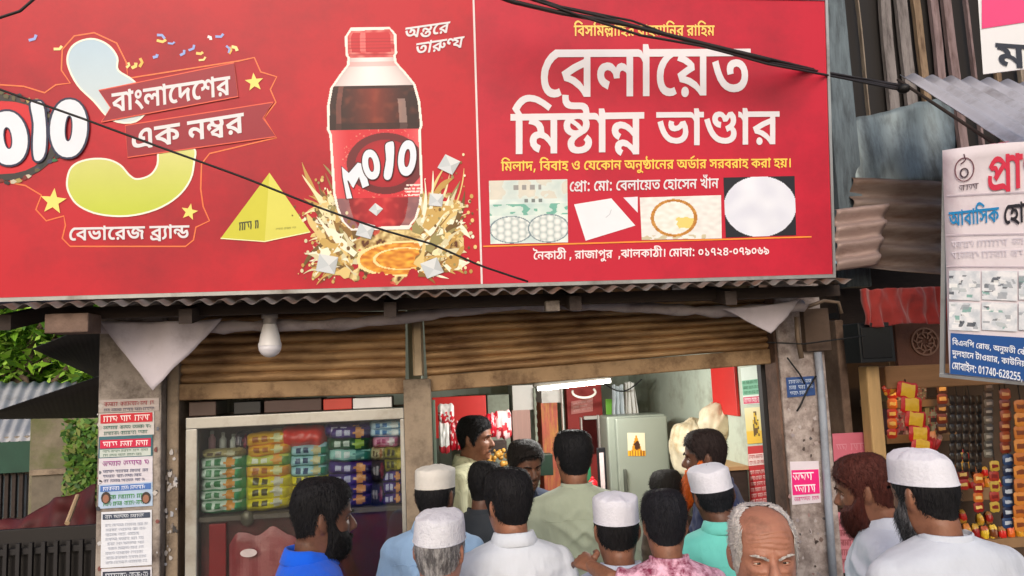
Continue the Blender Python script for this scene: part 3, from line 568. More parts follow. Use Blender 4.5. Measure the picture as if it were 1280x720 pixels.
LINES = {
'bd': [[0,0,0],[1,628,0],[2,932,0],[3,1370,0],[1,2145,0],[4,2448,0],[5,2847,0],[4,3485,0],[6,3883,0],[7,4597,0]],
'ek': [[8,0,0],[9,796,0],[10,1913,0],[11,2546,0],[7,3205,0]],
'brand': [[12,0,0],[0,398,0],[13,1027,0],[1,1776,0],[4,2079,0],[7,2478,0],[14,3106,0],[15,4362,0],[16,5062,0],[1,5347,0],[17,5650,0]],
'antare': [[18,0,0],[19,959,0],[4,1705,0],[7,2104,0]],
'tarunya': [[20,0,0],[1,732,0],[21,1035,0],[22,1884,0],[23,2300,0]],
'bism': [[24,0,0],[25,300,0],[26,926,0],[24,1631,0],[27,1932,0],[28,2574,0],[29,3364,0],[24,3664,0],[30,3965,0],[31,4533,0],[31,5419,0],[29,6045,0],[30,6345,0],[27,6914,0],[29,7557,0],[24,7857,0],[32,8157,0],[31,8788,0],[31,9674,0],[29,10300,0],[24,10600,0],[30,10900,0],[27,11469,0]],
'belayet': [[33,0,0],[34,385,0],[35,1005,0],[36,1770,0],[37,2064,0],[38,2449,0],[39,3104,0]],
'mishtanna': [[40,0,0],[41,297,0],[42,938,0],[43,1543,0],[44,1840,0]],
'bhandar': [[45,0,0],[43,745,0],[46,1042,0],[43,1840,0],[47,2137,0]],
'order': [[24,0,0],[27,300,0],[48,943,0],[29,1715,0],[49,2015,0],[50,2650,0],[24,3210,0],[25,3511,0],[25,4136,0],[29,4762,0],[30,5062,0],[51,5891,0],[52,6927,0],[53,7321,0],[54,7982,0],[55,8376,0],[29,9228,0],[32,9528,0],[56,10419,0],[32,11372,0],[57,11976,0],[58,12004,0],[29,12760,0],[54,13060,0],[32,13454,0],[31,14085,0],[56,14971,0],[59,15924,0],[60,16462,0],[29,16662,0],[31,16963,0],[26,17848,0],[31,18554,0],[25,19179,0],[31,19805,0],[29,20431,0],[30,20731,0],[55,21560,0],[31,22412,0],[29,23038,0],[30,23598,0],[61,24167,0],[62,24828,0]],
'pro': [[52,0,0],[63,394,0],[29,1204,0],[64,1504,0],[52,2085,0],[27,2479,0],[29,3122,0],[64,3422,0],[52,4003,0],[25,4397,0],[48,5022,0],[29,5794,0],[54,6094,0],[61,6488,0],[65,7149,0],[52,8139,0],[30,8533,0],[29,9101,0],[54,9402,0],[26,9795,0],[32,10501,0],[66,11392,0],[67,12027,0],[29,12136,0],[32,12436,0]],
'addr': [[68,0,0],[32,394,0],[55,1025,0],[29,1877,0],[69,2177,0],[70,2807,0],[50,3367,0],[31,3927,0],[29,4553,0],[71,4853,0],[29,5842,0],[72,6143,0],[57,6859,0],[31,6903,0],[50,8049,0],[73,8349,0],[29,9197,0],[48,9497,0],[55,10268,0],[29,11121,0],[69,11421,0],[70,12051,0],[62,12351,0],[52,13007,0],[27,13401,0],[29,14043,0],[25,14344,0],[29,14969,0],[64,15270,0],[74,15851,0],[75,16469,0],[76,17087,0],[77,17705,0],[78,18323,0],[79,18942,0],[74,19305,0],[76,19923,0],[80,20541,0],[74,21159,0],[81,21778,0],[80,22396,0]],
'ma': [[27,0,0],[29,643,0]],
'pran': [[63,0,0],[29,810,0],[82,1110,0]],
'abasik': [[83,0,0],[25,1254,0],[29,1879,0],[24,2180,0],[26,2480,0],[55,3185,0]],
'hotel': [[52,0,0],[30,394,0],[29,963,0],[54,1263,0],[84,1657,0],[48,2247,0]],
'h1': [[24,0,0],[25,300,0],[85,926,0],[32,1719,0],[24,2350,0],[72,2650,0],[52,3671,0],[31,4064,0],[29,4690,0],[59,4990,0],[50,5729,0],[56,6289,0],[32,7242,0],[57,7846,0],[27,7873,0],[65,8516,0],[86,9245,0],[52,9806,0],[55,10199,0],[87,11051,0]],
'h2': [[49,0,0],[57,615,0],[48,635,0],[30,1407,0],[29,1976,0],[54,2276,0],[32,2670,0],[84,3561,0],[29,4151,0],[51,4452,0],[61,5227,0],[29,5889,0],[31,6189,0],[50,6815,0],[55,7375,0],[29,8227,0],[88,8527,0],[24,9265,0],[32,9565,0],[61,10196,0],[29,10858,0]],
'h3': [[52,0,0],[27,394,0],[29,1037,0],[25,1337,0],[29,1963,0],[89,2263,0],[48,2832,0],[64,3604,0],[90,4185,0],[91,4736,0],[92,5287,0],[93,5838,0],[90,6389,0],[79,6940,0],[94,7304,0],[95,7855,0],[96,8406,0],[95,8957,0],[97,9508,0],[97,10059,0],[50,10610,0],[90,11170,0]],
}




GCACHE = {}


def glyph_tris(i):
    """triangles of one letter: constrained triangulation, then every triangle kept whose middle winds non-zero"""
    if i not in GCACHE:
        cs = [[(c[k], c[k + 1]) for k in range(0, len(c), 2)] for c in GLYPHS[i]]
        vs, es = [], []
        for c in cs:
            k = len(vs)
            vs += [Vector(p) for p in c]
            es += [(k + a, k + (a + 1) % len(c)) for a in range(len(c))]
        ov, oe, of = delaunay_2d_cdt(vs, es, [], 0, 0.01)[:3]
        keep = []
        for f in of:
            x = sum(ov[a].x for a in f) / len(f)
            y = sum(ov[a].y for a in f) / len(f)
            wn_ = 0
            for c in cs:
                for a in range(len(c)):
                    p, q = c[a], c[(a + 1) % len(c)]
                    if (p[1] > y) != (q[1] > y) and x < (q[0] - p[0]) * (y - p[1]) / (q[1] - p[1]) + p[0]:
                        wn_ += 1 if q[1] > p[1] else -1
            if wn_ != 0:
                keep.append(tuple(f))
        GCACHE[i] = [([Vector((p.x, p.y, 0)) for p in ov], keep)]
    return GCACHE[i]


def letters(key, fr, tl, tr, bl, z=0.002, mb=None, col=None, mi=0, grow=0.0):
    """one written line, its ink box stretched onto the board parallelogram whose photo pixels are tl, tr, bl"""
    mb = mb or MB()
    P = [fr.px(*q) for q in (tl, tr, bl)]
    xs, ys = [], []
    for g, gx, gy in LINES[key]:
        for c in GLYPHS[g]:
            xs += [x + gx for x in c[0::2]]
            ys += [y + gy for y in c[1::2]]
    x0, x1, y0, y1 = min(xs), max(xs), min(ys), max(ys)
    ex, ey = P[1] - P[0], P[2] - P[0]
    k = 0
    for g, gx, gy in LINES[key]:
        for vs, fs in glyph_tris(g):
            k += 1
            vv = []
            for p in vs:
                a = (p.x + gx - x0) / (x1 - x0)
                b = (y1 - p.y - gy) / (y1 - y0)
                q = P[0] + ex * a + ey * b
                vv.append((q.x, q.y, z + 0.0001 * (k % 3)))
            mb.add(vv, fs, col, mi)
    return mb


def scribble(mb, fr, tl, tr, bl, seed=0, z=0.002, col=None, mi=0, words=None):
    """an illegible printed line: word-long head bars with short strokes hanging from them"""
    rr = random.Random(seed)
    P = [fr.px(*q) for q in (tl, tr, bl)]
    ex, ey = P[1] - P[0], P[2] - P[0]
    asp = max(3.0, ex.length / max(ey.length, 1e-6))

    def pt(a, b):
        q = P[0] + ex * a + ey * b
        return q
    x = 0.0
    while x < 1.0:
        w = min((1.4 + 2.4 * rr.random()) / asp, 1.0 - x)
        if w * asp < 0.5:
            break
        mb.line([pt(x, 0.16), pt(x + w, 0.16)], ey.length * 0.14, z, col, mi)
        q = x + 0.12 / asp
        while q < x + w:
            r = rr.random()
            if r < 0.45:
                mb.line([pt(q, 0.16), pt(q + 0.05 / asp, 0.55), pt(q, 0.95)], ey.length * 0.13, z + 0.0002, col, mi)
            elif r < 0.8:
                mb.line([pt(q - 0.15 / asp, 0.4), pt(q + 0.15 / asp, 0.9), pt(q + 0.25 / asp, 0.3)], ey.length * 0.12, z + 0.0003, col, mi)
            else:
                mb.line([pt(q, 0.16), pt(q + 0.2 / asp, 0.75)], ey.length * 0.12, z + 0.0002, col, mi)
            q += (0.32 + 0.2 * rr.random()) / asp
        x += w + 0.5 / asp
    return mb


def picture(fr, px_quad, nx, ny, fn, z=0.002):
    """a printed picture: small coloured patches; fn(u, v) gives its ink (None leaves the board bare), u along the top edge, v downwards"""
    P = [fr.px(*q) for q in px_quad]        # tl, tr, br, bl
    mb = MB()
    idx = {}

    def vid(i, j):
        if (i, j) not in idx:
            u, v = i / nx, j / ny
            q = P[0].lerp(P[1], u).lerp(P[3].lerp(P[2], u), v)
            idx[(i, j)] = len(mb.v)
            mb.v.append(Vector((q.x, q.y, z)))
        return idx[(i, j)]
    for j in range(ny):
        for i in range(nx):
            c = fn((i + 0.5) / nx, (j + 0.5) / ny)
            if c is None:
                continue
            mb.f.append([vid(i, j), vid(i, j + 1), vid(i + 1, j + 1), vid(i + 1, j)])
            mb.c.append(c)
            mb.mi.append(0)
    return mb


# ================================================================== the big red shop sign
TILT = R(6.3)
SIGN = Frame(W(603, 354, 3.05), (1, 0, 0), (0, -math.sin(TILT), math.cos(TILT)))
WHITE = (224, 220, 226)
sign = thing('shop_signboard', 'huge red painted signboard with a bottle picture and white shop name above the shutters', 'signboard', SIGN.m)
br_ = SIGN.px(1042, 339)
tr_ = SIGN.px(1029, 1)
bl_ = SIGN.px(0, 376)
sx0, sx1 = SIGN.px(-175, 380).x, (br_.x + tr_.x) / 2
sy0, sy1 = (br_.y + bl_.y) / 2, tr_.y
div_x = (SIGN.px(603, 350).x + SIGN.px(591, 4).x) / 2
m_vinyl = M('sign_vinyl_red', (190, 26, 44), rough=0.5, var=0.06, scale=1.2, bump=0.35, bscale=1.6, dirt=(150, 24, 40), dscale=0.9, damt=0.45)
m_vinyl2 = M('sign_vinyl_crimson', (192, 28, 54), rough=0.5, var=0.07, scale=1.0, bump=0.35, bscale=1.6, dirt=(152, 26, 46), dscale=0.9, damt=0.45)
m_ink = M('sign_print', attr=True, rough=0.42, var=0.04, scale=6)
m_alu = M('aluminium', (176, 178, 180), rough=0.38, var=0.12, metal=0.7, scale=14, dirt=(110, 104, 98), damt=0.3)
m_white = M('sign_white_vinyl', (226, 226, 236), rough=0.45, var=0.05, scale=5)
m_yell = M('sign_yellow_vinyl', (240, 196, 70), rough=0.45, var=0.06)
MB().bb(sx0, div_x, sy0, sy1, -0.02, 0).build('drink_panel', m_vinyl, sign, world=False)
MB().bb(div_x, sx1, sy0, sy1, -0.02, 0.0005).build('shop_name_panel', m_vinyl2, sign, world=False)
b = MB()
b.bb(sx0 - 0.012, sx1 + 0.012, sy0 - 0.016, sy0 - 0.001, -0.03, 0.006)
b.bb(sx0 - 0.012, sx1 + 0.012, sy1 + 0.001, sy1 + 0.016, -0.03, 0.006)
b.bb(sx1 + 0.001, sx1 + 0.013, sy0 - 0.001, sy1 + 0.001, -0.03, 0.006)
b.bb(sx0 - 0.013, sx0 - 0.001, sy0 - 0.001, sy1 + 0.001, -0.03, 0.006)
b.build('sign_frame', m_alu, sign, world=False)
MB().bb(div_x - 0.004, div_x + 0.004, sy0, sy1, 0.0008, 0.004).build('divider_strip', M('sign_divider', (226, 214, 216), rough=0.5), sign, world=False)


def S(*pts):
    return [SIGN.px(*p) for p in pts]


def smooth_loop(pts, n=4):
    """closed smooth outline through points"""
    out = []
    m = len(pts)
    for i in range(m):
        p0, p1, p2, p3 = (Vector(pts[(i + k) % m][:2]) for k in (-1, 0, 1, 2))
        for k in range(n):
            t = k / n
            out.append(0.5 * ((2 * p1) + (p2 - p0) * t + (2 * p0 - 5 * p1 + 4 * p2 - p3) * t * t + (3 * p1 - p0 - 3 * p2 + p3) * t ** 3))
    return [(q.x, q.y) for q in out]


# the big curling numeral, its printed blend from pale blue to lime
def graded(mb, pts, z, fy):
    """filled outline cut into bands so that the printed blend of colours follows the picture height"""
    base = MB().poly(S(*pts), z)
    # subdivide for colour
    import bmesh
    bm = bmesh.new()
    vv = [bm.verts.new(p) for p in base.v]
    for f in base.f:
        try:
            bm.faces.new([vv[i] for i in f])
        except ValueError:
            pass
    bmesh.ops.remove_doubles(bm, verts=bm.verts, dist=1e-6)
    for k in range(24):
        y = min(p.y for p in base.v) + (max(p.y for p in base.v) - min(p.y for p in base.v)) * (k + 0.5) / 24
        bmesh.ops.bisect_plane(bm, geom=list(bm.verts) + list(bm.edges) + list(bm.faces), plane_co=(0, y, 0), plane_no=(0, 1, 0))
    bm.verts.index_update()
    ys = [v.co.y for v in bm.verts]
    lo, hi = min(ys), max(ys)
    mb.add([v.co.copy() for v in bm.verts], [[v.index for v in f.verts] for f in bm.faces],
           [fy(1 - (f.calc_center_median().y - lo) / (hi - lo)) for f in bm.faces])
    bm.free()


UP = smooth_loop([(85, 80), (88, 62), (100, 52), (118, 49), (136, 57), (147, 72), (148, 88), (168, 102), (186, 130), (170, 152), (140, 150), (118, 127), (97, 106)])
LOW = smooth_loop([(84, 228), (90, 209), (108, 200), (132, 199), (150, 206), (162, 219), (172, 224), (188, 219), (197, 206), (200, 184), (222, 178), (243, 186), (243, 202), (238, 225), (222, 246), (195, 262), (160, 270), (125, 268), (100, 258), (88, 244)])
b = MB()
graded(b, UP, 0.0022, lambda t: mixc((176, 202, 222), (206, 216, 218), t))
graded(b, LOW, 0.0022, lambda t: mixc((214, 212, 140), (190, 204, 66), t))
b.line(S(*UP), 0.007, 0.0026, (240, 240, 225), closed=True)
b.line(S(*LOW), 0.007, 0.0026, (240, 240, 225), closed=True)
b.build('curling_numeral', m_ink, sign, world=False)
# thin orange contour round the emblem
OUT = [(-40, 232), (0, 226), (32, 232), (52, 244), (45, 262), (58, 276), (80, 270), (82, 282), (78, 298), (88, 308), (232, 308), (242, 300), (245, 284), (262, 276), (254, 258), (251, 236), (252, 205),
       (262, 192), (346, 172), (330, 148), (345, 128), (338, 112), (346, 96), (326, 90), (318, 72), (300, 76), (160, 98), (158, 78), (146, 54), (118, 41), (93, 45), (78, 62), (77, 88), (88, 104), (70, 106), (56, 116), (30, 108), (0, 106), (-40, 108)]
MB().line(S(*OUT), 0.0055, 0.0012, (238, 120, 70)).build('emblem_outline', m_ink, sign, world=False)
b = MB()
for (cx, cy, r, rot) in ((67, 252, 17, 0.1), (237, 265, 11, 0.2), (318, 103, 12, -0.1)):
    pts = [(cx + (r if k % 2 == 0 else r * 0.42) * math.sin(rot + k * math.pi / 5), cy - (r if k % 2 == 0 else r * 0.42) * math.cos(rot + k * math.pi / 5)) for k in range(10)]
    o = MB().poly(S(*pts), 0.003, (246, 222, 120)).build('star', m_ink, sign, world=False)
R1 = [(124, 113.5), (293, 79), (298, 121), (127, 153), (139, 135)]
R2 = [(157, 157), (342, 128), (329, 148), (345, 171), (160, 197)]
for rb in (R1, R2):
    mb = MB().poly(S(*rb), 0.0045 if rb is R1 else 0.0038, (150, 26, 48)).line(S(*rb), 0.0045, 0.005 if rb is R1 else 0.0042, (226, 90, 70), closed=True)
    mb.build('ribbon', m_ink, sign, world=False)
letters('bd', SIGN, (140, 115), (288, 93), (141, 143), 0.006, col=WHITE).build('lettering', m_ink, sign, world=False)
letters('ek', SIGN, (165, 163), (305, 141), (166, 190), 0.006, col=WHITE).build('lettering', m_ink, sign, world=False)
letters('brand', SIGN, (87, 283), (237, 280), (87, 304), 0.003, col=WHITE).build('lettering', m_ink, sign, world=False)
letters('antare', SIGN, (507, 35), (563, 27), (504, 51), 0.003, col=WHITE).build('lettering', m_ink, sign, world=False)
letters('tarunya', SIGN, (521, 53), (581, 44), (518, 69), 0.003, col=WHITE).build('lettering', m_ink, sign, world=False)
# paper confetti flying round the numeral
b = MB()
rr = random.Random(3)
for k in range(34):
    x, y = 40 + rr.random() * 250, 40 + rr.random() * 60
    if 80 < x < 152 or (x > 160 and y > 80 + (300 - x) * 0.05):
        continue
    a, l = rr.random() * 3.1, 4 + rr.random() * 8
    c = rr.choice([(246, 226, 150), (240, 190, 90), (150, 170, 230), (240, 240, 240), (250, 210, 120)])
    b.line(S((x, y), (x + l * 0.5 * math.cos(a) + 1, y + l * 0.5 * math.sin(a)), (x + l * math.cos(a + 0.4), y + l * math.sin(a + 0.4))), 0.007 + 0.006 * rr.random(), 0.002, c)
b.build('confetti', m_ink, sign, world=False)['kind'] = 'stuff'


# the drink's round fat lettering: outlines in a unit square drawn by hand
def fat_o(cx, cy, rx, ry, hx, hy, rot=0.0):
    o, h = [], []
    for k in range(28):
        a = 2 * math.pi * k / 28
        for lst, (qx, qy) in ((o, (rx, ry)), (h, (hx, hy))):
            x, y = qx * math.copysign(abs(math.cos(a)) ** 0.9, math.cos(a)), qy * math.sin(a)
            lst.append((cx + x * math.cos(rot) - y * math.sin(rot), cy + x * math.sin(rot) + y * math.cos(rot)))
    return o, h


def fat_word(fr, shapes, parent, ink=(28, 34, 70), fill=(224, 230, 242), ow=0.008, z=0.006):
    for i, (o, h) in enumerate(shapes):
        mb = MB()
        zz = z + 0.0007 * i
        P = [fr.px(*p) for p in o]
        hs = [[fr.px(*p) for p in h]] if h else []
        mb.poly(P, zz, fill, 0, hs)
        mb.line(P, ow, zz + 0.0003, ink, closed=True)
        if h:
            mb.line(hs[0], ow * 0.6, zz + 0.0003, ink, closed=True)
        mb.build('fat_letter', m_ink, parent, world=False)


# badge at the cut edge: dark ring with garland, then M O J O
ring = MB()
ring.poly(S(*fat_o(0, 172, 70, 50, 1, 1)[0]), 0.0016, (206, 30, 46))
ring.line(S(*fat_o(2, 172, 68, 50, 1, 1)[0]), 0.026, 0.0022, (52, 50, 52), closed=True)
for k in range(60):
    a = 2 * math.pi * k / 60
    c = rr.choice([(90, 84, 60), (40, 110, 70), (170, 150, 90), (60, 60, 90), (200, 190, 170), (120, 40, 40), (40, 44, 50)])
    x, y = 2 + (72 + rr.uniform(-5, 6)) * math.cos(a), 172 + (53 + rr.uniform(-4, 5)) * math.sin(a)
    ring.poly(S(*[(x + (2.4 + rr.random() * 3) * math.cos(q), y + (2 + rr.random() * 2.6) * math.sin(q)) for q in (0, 1.2, 2.3, 3.6, 4.9)]), 0.0026 + 0.00004 * k, c)
ring.build('round_badge', m_ink, sign, world=False)
SH = [
    ([(-104, 172), (-92, 160), (-78, 176), (-60, 152), (-44, 158), (-30, 204), (-46, 210), (-54, 186), (-66, 208), (-82, 196), (-88, 218), (-106, 214)], None),
    fat_o(11, 173, 26, 35, 4.5, 13, -0.13),
    (smooth_loop([(38, 130), (46, 126), (56, 130), (60, 160), (59, 190), (52, 202), (43, 200), (41, 180), (42, 155)], 3), None),
    fat_o(87, 161, 24.5, 37.5, 4, 15.5, 0.06)]
fat_word(SIGN, SH, sign)


# ------------------------------------------------------------------ printed bottle
def bottle_half(y):
    """half width of the bottle in photo pixels at photo row y, None outside"""
    pts = [(38, 24), (45, 29), (68, 29), (71, 27), (80, 28), (92, 38), (108, 50), (130, 55), (160, 56.5), (166, 54), (240, 53), (258, 50), (275, 44), (284, 36)]
    if y < 38 or y > 284:
        return None
    for (a, wa), (c, wc) in zip(pts, pts[1:]):
        if a <= y <= c:
            return wa + (wc - wa) * (y - a) / (c - a)


def bottle_ink(u, v):
    x, y = 404 + u * 132, 32 + v * 256
    cx = 466.0 + (y - 160) * 0.03
    w = bottle_half(y + (x - cx) * 0.03)
    if w is None:
        w2 = bottle_half(y + 4) or bottle_half(y - 4)
        return (244, 232, 226) if w2 and abs(x - cx) < w2 else None
    d = (x - cx) / w
    if abs(d) > 1:
        return (246, 236, 228) if abs(x - cx) < w + 3.2 else None
    n = nz(x * 0.11, y * 0.11)
    n2 = nz(x * 0.35, y * 0.35, 3)
    if y < 72:
        c = (196, 32, 48)
        if abs(d + 0.35) < 0.12:
            c = (232, 110, 110)
        if abs(d) > 0.85 or y > 66 or y < 41:
            c = mixc((226, 130, 124), (190, 40, 50), 0.4 + n)
        if int(y) % 4 == 0 and y > 46:
            c = mixc(c, (140, 16, 34), 0.4)
        return c
    if y < 107:
        t = abs(d)
        c = mixc((240, 236, 236), (206, 190, 190), t * t)
        if 77 < y < 83:
            c = mixc(c, (226, 120, 120), 0.35)
        return c
    if y < 162:
        t = abs(d)
        c = mixc((134, 44, 32), (44, 18, 22), min(1, t * 1.15 + (y - 105) / 300))
        c = mixc(c, (170, 84, 56), max(0, n) * 0.5)
        if y < 111:
            c = (52, 22, 24)
        if 0.55 < d < 0.72 and y > 124:
            c = mixc(c, (210, 190, 180), 0.55)
        if -0.86 < d < -0.74:
            c = mixc(c, (150, 90, 80), 0.6)
        if y > 154:
            c = mixc(c, (40, 16, 20), 0.6)
        return c
    if y < 248:
        c = mixc((208, 44, 58), (224, 108, 112), max(0, (abs(d) - 0.62)) * 2)
        q = ((x - 478) / 44) ** 2 + ((y - 205) / 35) ** 2
        if 0.72 < q < 1.2:
            c = mixc(c, (70, 24, 32), 0.75)
        elif q <= 0.72:
            c = mixc((188, 24, 44), (150, 16, 36), q)
        if q > 1.2 and n2 > 0.42 and q < 1.7:
            c = mixc(c, (220, 200, 160), 0.5)
        if d > 0.62 and 232 < y < 246 and (int(y) % 4) < 2 and n2 > -0.2:
            c = (240, 220, 214)
        return c
    c = mixc((190, 30, 46), (110, 20, 32), abs(d))
    c = mixc(c, (226, 84, 76), max(0, n) * 0.9)
    if abs(d) > 0.72:
        c = mixc(c, (150, 150, 150), 0.55)
    return c


def splash_ink(u, v):
    x, y = 366 + u * 228, 140 + v * 218
    dx, dy = x - 484, (y - 306)
    rad = math.hypot(dx / 92.0, dy / (52.0 if dy > 0 else 78.0))
    n = nz(x * 0.05, y * 0.05, 5) + 0.5 * nz(x * 0.12, y * 0.12, 9)
    if rad > 0.86 + 0.4 * n:
        return None
    g = nz(x * 0.1 + 2 * nz(x * 0.03, y * 0.03), y * 0.1, 12) + 0.4 * nz(x * 0.3, y * 0.3, 4)
    c = mixc((140, 104, 50), (228, 208, 150), 0.5 + 1.1 * g)
    if g < -0.3:
        c = mixc((110, 70, 34), (80, 34, 28), -g)
    if nz(x * 0.06, y * 0.06, 21) > 0.3:
        c = mixc(c, (206, 50, 50), 0.7)
    if dx < -40 and nz(x * 0.05, y * 0.06, 31) > 0.0:
        c = mixc(c, (120, 124, 80), 0.5)
    q = ((x - 498) / 60) ** 2 + ((y - 326) / 22) ** 2
    if q < 1:
        c = mixc((244, 184, 70), (196, 110, 36), 0.5 + 0.9 * nz(x * 0.12, y * 0.25, 7))
        if 0.8 < q or 0.32 < q < 0.4:
            c = (250, 222, 160)
    return c


picture(SIGN, [(366, 140), (594, 132), (600, 352), (370, 361)], 200, 190, splash_ink, 0.0012).build('splash_picture', m_ink, sign, world=False)
# streams of drink thrown up and outwards, and their drops
b = MB()
r6 = random.Random(21)
TONES = [(222, 196, 130), (236, 224, 180), (190, 150, 80), (140, 104, 54), (240, 236, 214), (200, 166, 96), (110, 84, 46), (214, 206, 170), (150, 140, 90)]
for k in range(300):
    side = -1 if r6.random() < 0.45 else 1
    x, y = 484 + side * r6.uniform(36, 78), r6.uniform(262, 345)
    a = math.pi / 2 - side * r6.uniform(0.1, 1.3) if r6.random() < 0.8 else -side * 0.2 + (math.pi if side < 0 else 0)
    L_ = r6.uniform(10, 74) * (0.6 if y > 320 else 1.0)
    bend = side * r6.uniform(-0.7, 1.2)
    w0 = r6.uniform(0.8, 5.2) if k % 3 else r6.uniform(4, 8)
    pts, n = [], 9
    px_, py_ = x, y
    lft, rgt = [], []
    for m in range(n + 1):
        t = m / n
        aa = a - bend * t
        w = w0 * (1 - t) ** 0.7 * (1 + 0.35 * math.sin(t * 9 + k)) + 0.25
        lft.append((px_ - math.sin(aa) * w, py_ - math.cos(aa) * w))
        rgt.append((px_ + math.sin(aa) * w, py_ + math.cos(aa) * w))
        px_ += math.cos(aa) * L_ / n
        py_ -= math.sin(aa) * L_ / n
    if not (372 < px_ < 592) or py_ < 146:
        continue
    P = S(*(lft + rgt))
    z = 0.0016 + 0.000006 * k
    b.add([(p.x, p.y, z) for p in P], [(m, m + n + 1, m + n + 2, m + 1) for m in range(n)], r6.choice(TONES))
    for q in range(r6.randint(0, 2)):
        cx, cy, rr_ = px_ + r6.uniform(-9, 9), py_ + r6.uniform(-10, 4), r6.uniform(0.7, 2.4)
        b.poly(S(*[(cx + rr_ * math.cos(t), cy + rr_ * 1.2 * math.sin(t)) for t in (0, 0.9, 1.8, 2.7, 3.6, 4.5, 5.4)]), z + 0.0008, r6.choice(TONES))
b.build('splash_stream_print', m_ink, sign, world=False)['kind'] = 'stuff'
picture(SIGN, [(404, 33), (536, 31), (541, 286), (409, 289)], 190, 350, bottle_ink, 0.0034).build('bottle_picture', m_ink, sign, world=False)
fat_word(SIGN, [
    ([(428, 222), (427, 208), (436, 216), (447, 203), (455, 205), (462, 232), (453, 236), (449, 222), (442, 236), (435, 226), (441, 248), (433, 249)], None),
    fat_o(464, 206, 11.5, 19.5, 3, 9, -0.16),
    (smooth_loop([(481, 182), (487, 177), (493, 179), (493, 200), (490, 221), (484, 226), (479, 220), (482, 200)], 3), None),
    fat_o(509, 198, 12, 23, 3.2, 11, 0.1)], sign, ink=(60, 20, 34), ow=0.0045)
# ice cubes in the splash
for (cx, cy, s, a) in ((561, 206, 15, 0.5), (545, 250, 12, 0.1), (457, 288, 14, 0.3), (409, 330, 17, 0.2), (540, 335, 16, -0.4), (470, 262, 9, 0.7)):
    b = MB()
    q = [(cx + s * math.cos(a + k * math.pi / 2 + 0.78), cy + s * 0.9 * math.sin(a + k * math.pi / 2 + 0.78)) for k in range(4)]
    mid = (cx + s * 0.15, cy + s * 0.1)
    for k, c in enumerate(((206, 212, 218), (194, 202, 208), (216, 220, 222), (184, 190, 194))):
        b.poly(S(q[k], q[(k + 1) % 4], mid), 0.0062, c)
    b.build('ice_cube', m_ink, sign, world=False)
# yellow pyramid sticker
b = MB()
b.poly(S((337, 216), (388, 290), (331, 302)), 0.0024, (216, 212, 96))
b.poly(S((337, 216), (331, 302), (276, 298)), 0.0024, (204, 200, 64))
b.line(S((276, 298), (331, 302), (388, 290)), 0.004, 0.003, (240, 240, 190))
scribble(b, SIGN, (299, 277), (323, 274), (299, 289), 4, 0.003, (70, 74, 50))
scribble(b, SIGN, (345, 285), (370, 283), (345, 288), 5, 0.003, (150, 150, 70))
b.build('pyramid_print', m_ink, sign, world=False)

# ------------------------------------------------------------------ the shop's own half
letters('bism', SIGN, (717, 26), (893, 26), (717, 47), 0.003, col=(244, 206, 110)).build('lettering', m_ink, sign, world=False)
letters('belayet', SIGN, (676, 56), (938, 55), (676, 124), 0.003, col=WHITE).build('lettering', m_ink, sign, world=False)
letters('mishtanna', SIGN, (638, 119), (805, 117), (638, 198), 0.003, col=WHITE).build('lettering', m_ink, sign, world=False)
letters('bhandar', SIGN, (820, 136), (974, 135), (820, 183), 0.003, col=WHITE).build('lettering', m_ink, sign, world=False)
letters('order', SIGN, (626, 197), (988, 193), (626, 219), 0.003, col=(246, 206, 90)).build('lettering', m_ink, sign, world=False)
letters('pro', SIGN, (712, 222), (898, 218), (712, 241), 0.003, col=WHITE).build('lettering', m_ink, sign, world=False)
letters('addr', SIGN, (666, 310), (961, 304), (666, 329), 0.003, col=(240, 226, 230)).build('lettering', m_ink, sign, world=False)
MB().line(S((604, 308), (1014, 296)), 0.006, 0.003, (244, 150, 60)).build('orange_rule', m_ink, sign, world=False)


def tray_ink(u, v):
    n = nz(u * 5, v * 5) + 0.4 * nz(u * 14, v * 14, 3)
    c = mixc((196, 214, 214), (228, 236, 232), 0.5 + n)
    if v < 0.3:
        c = mixc(c, (206, 190, 170), 0.5 if n > 0 else 0.1)
        if 0.08 < v < 0.16 and 0.3 < u < 0.66 and math.sin(u * 60) > -0.2:
            c = (150, 150, 150)
    if 0.3 < v < 0.36 and 0.4 < u < 0.72 and math.sin(u * 70) > 0:
        c = (120, 130, 130)
    if 0.38 < v < 0.56:
        c = mixc(c, (80, 160, 140), 0.75 if nz(u * 8, v * 12, 6) > 0.16 else 0.1)
    # heaps of round white sweets on two dishes
    for (cx, cy, rx, ry) in ((0.27, 0.78, 0.26, 0.2), (0.75, 0.77, 0.25, 0.21)):
        e = ((u - cx) / rx) ** 2 + ((v - cy) / ry) ** 2
        if e < 1:
            du, dv = (u * 11) % 1 - 0.5, (v * 9 + 0.5 * (int(u * 11) % 2)) % 1 - 0.5
            c = mixc((236, 238, 236), (170, 184, 186), (du * du + dv * dv) * 2.6)
        elif e < 1.16:
            c = (120, 140, 150)
    return c


def sweet_ink(u, v):
    q = math.hypot((u - 0.41) / 0.28, (v - 0.5) / 0.43)
    n = nz(u * 12, v * 12)
    if q < 0.88:
        c = mixc((238, 238, 234), (222, 222, 214), 0.5 + n)
        if math.hypot(u - 0.55, v - 0.62) < 0.13 + 0.05 * n:
            c = (226, 206, 120)
        return c
    if q < 1.03:
        return mixc((172, 112, 44), (206, 150, 70), 0.5 + nz(u * 14, v * 14))
    if v > 0.9 and u < 0.8 and n > 0:
        return (200, 190, 160)
    return mixc((236, 234, 232), (220, 218, 216), 0.5 + n)


def plate_ink(u, v):
    q = math.hypot((u - 0.5) / 0.51, (v - 0.5) / 0.51)
    if q < 1:
        return mixc((228, 232, 244), (214, 218, 234), 0.5 + nz(u * 4, v * 4))
    return (36, 38, 46)


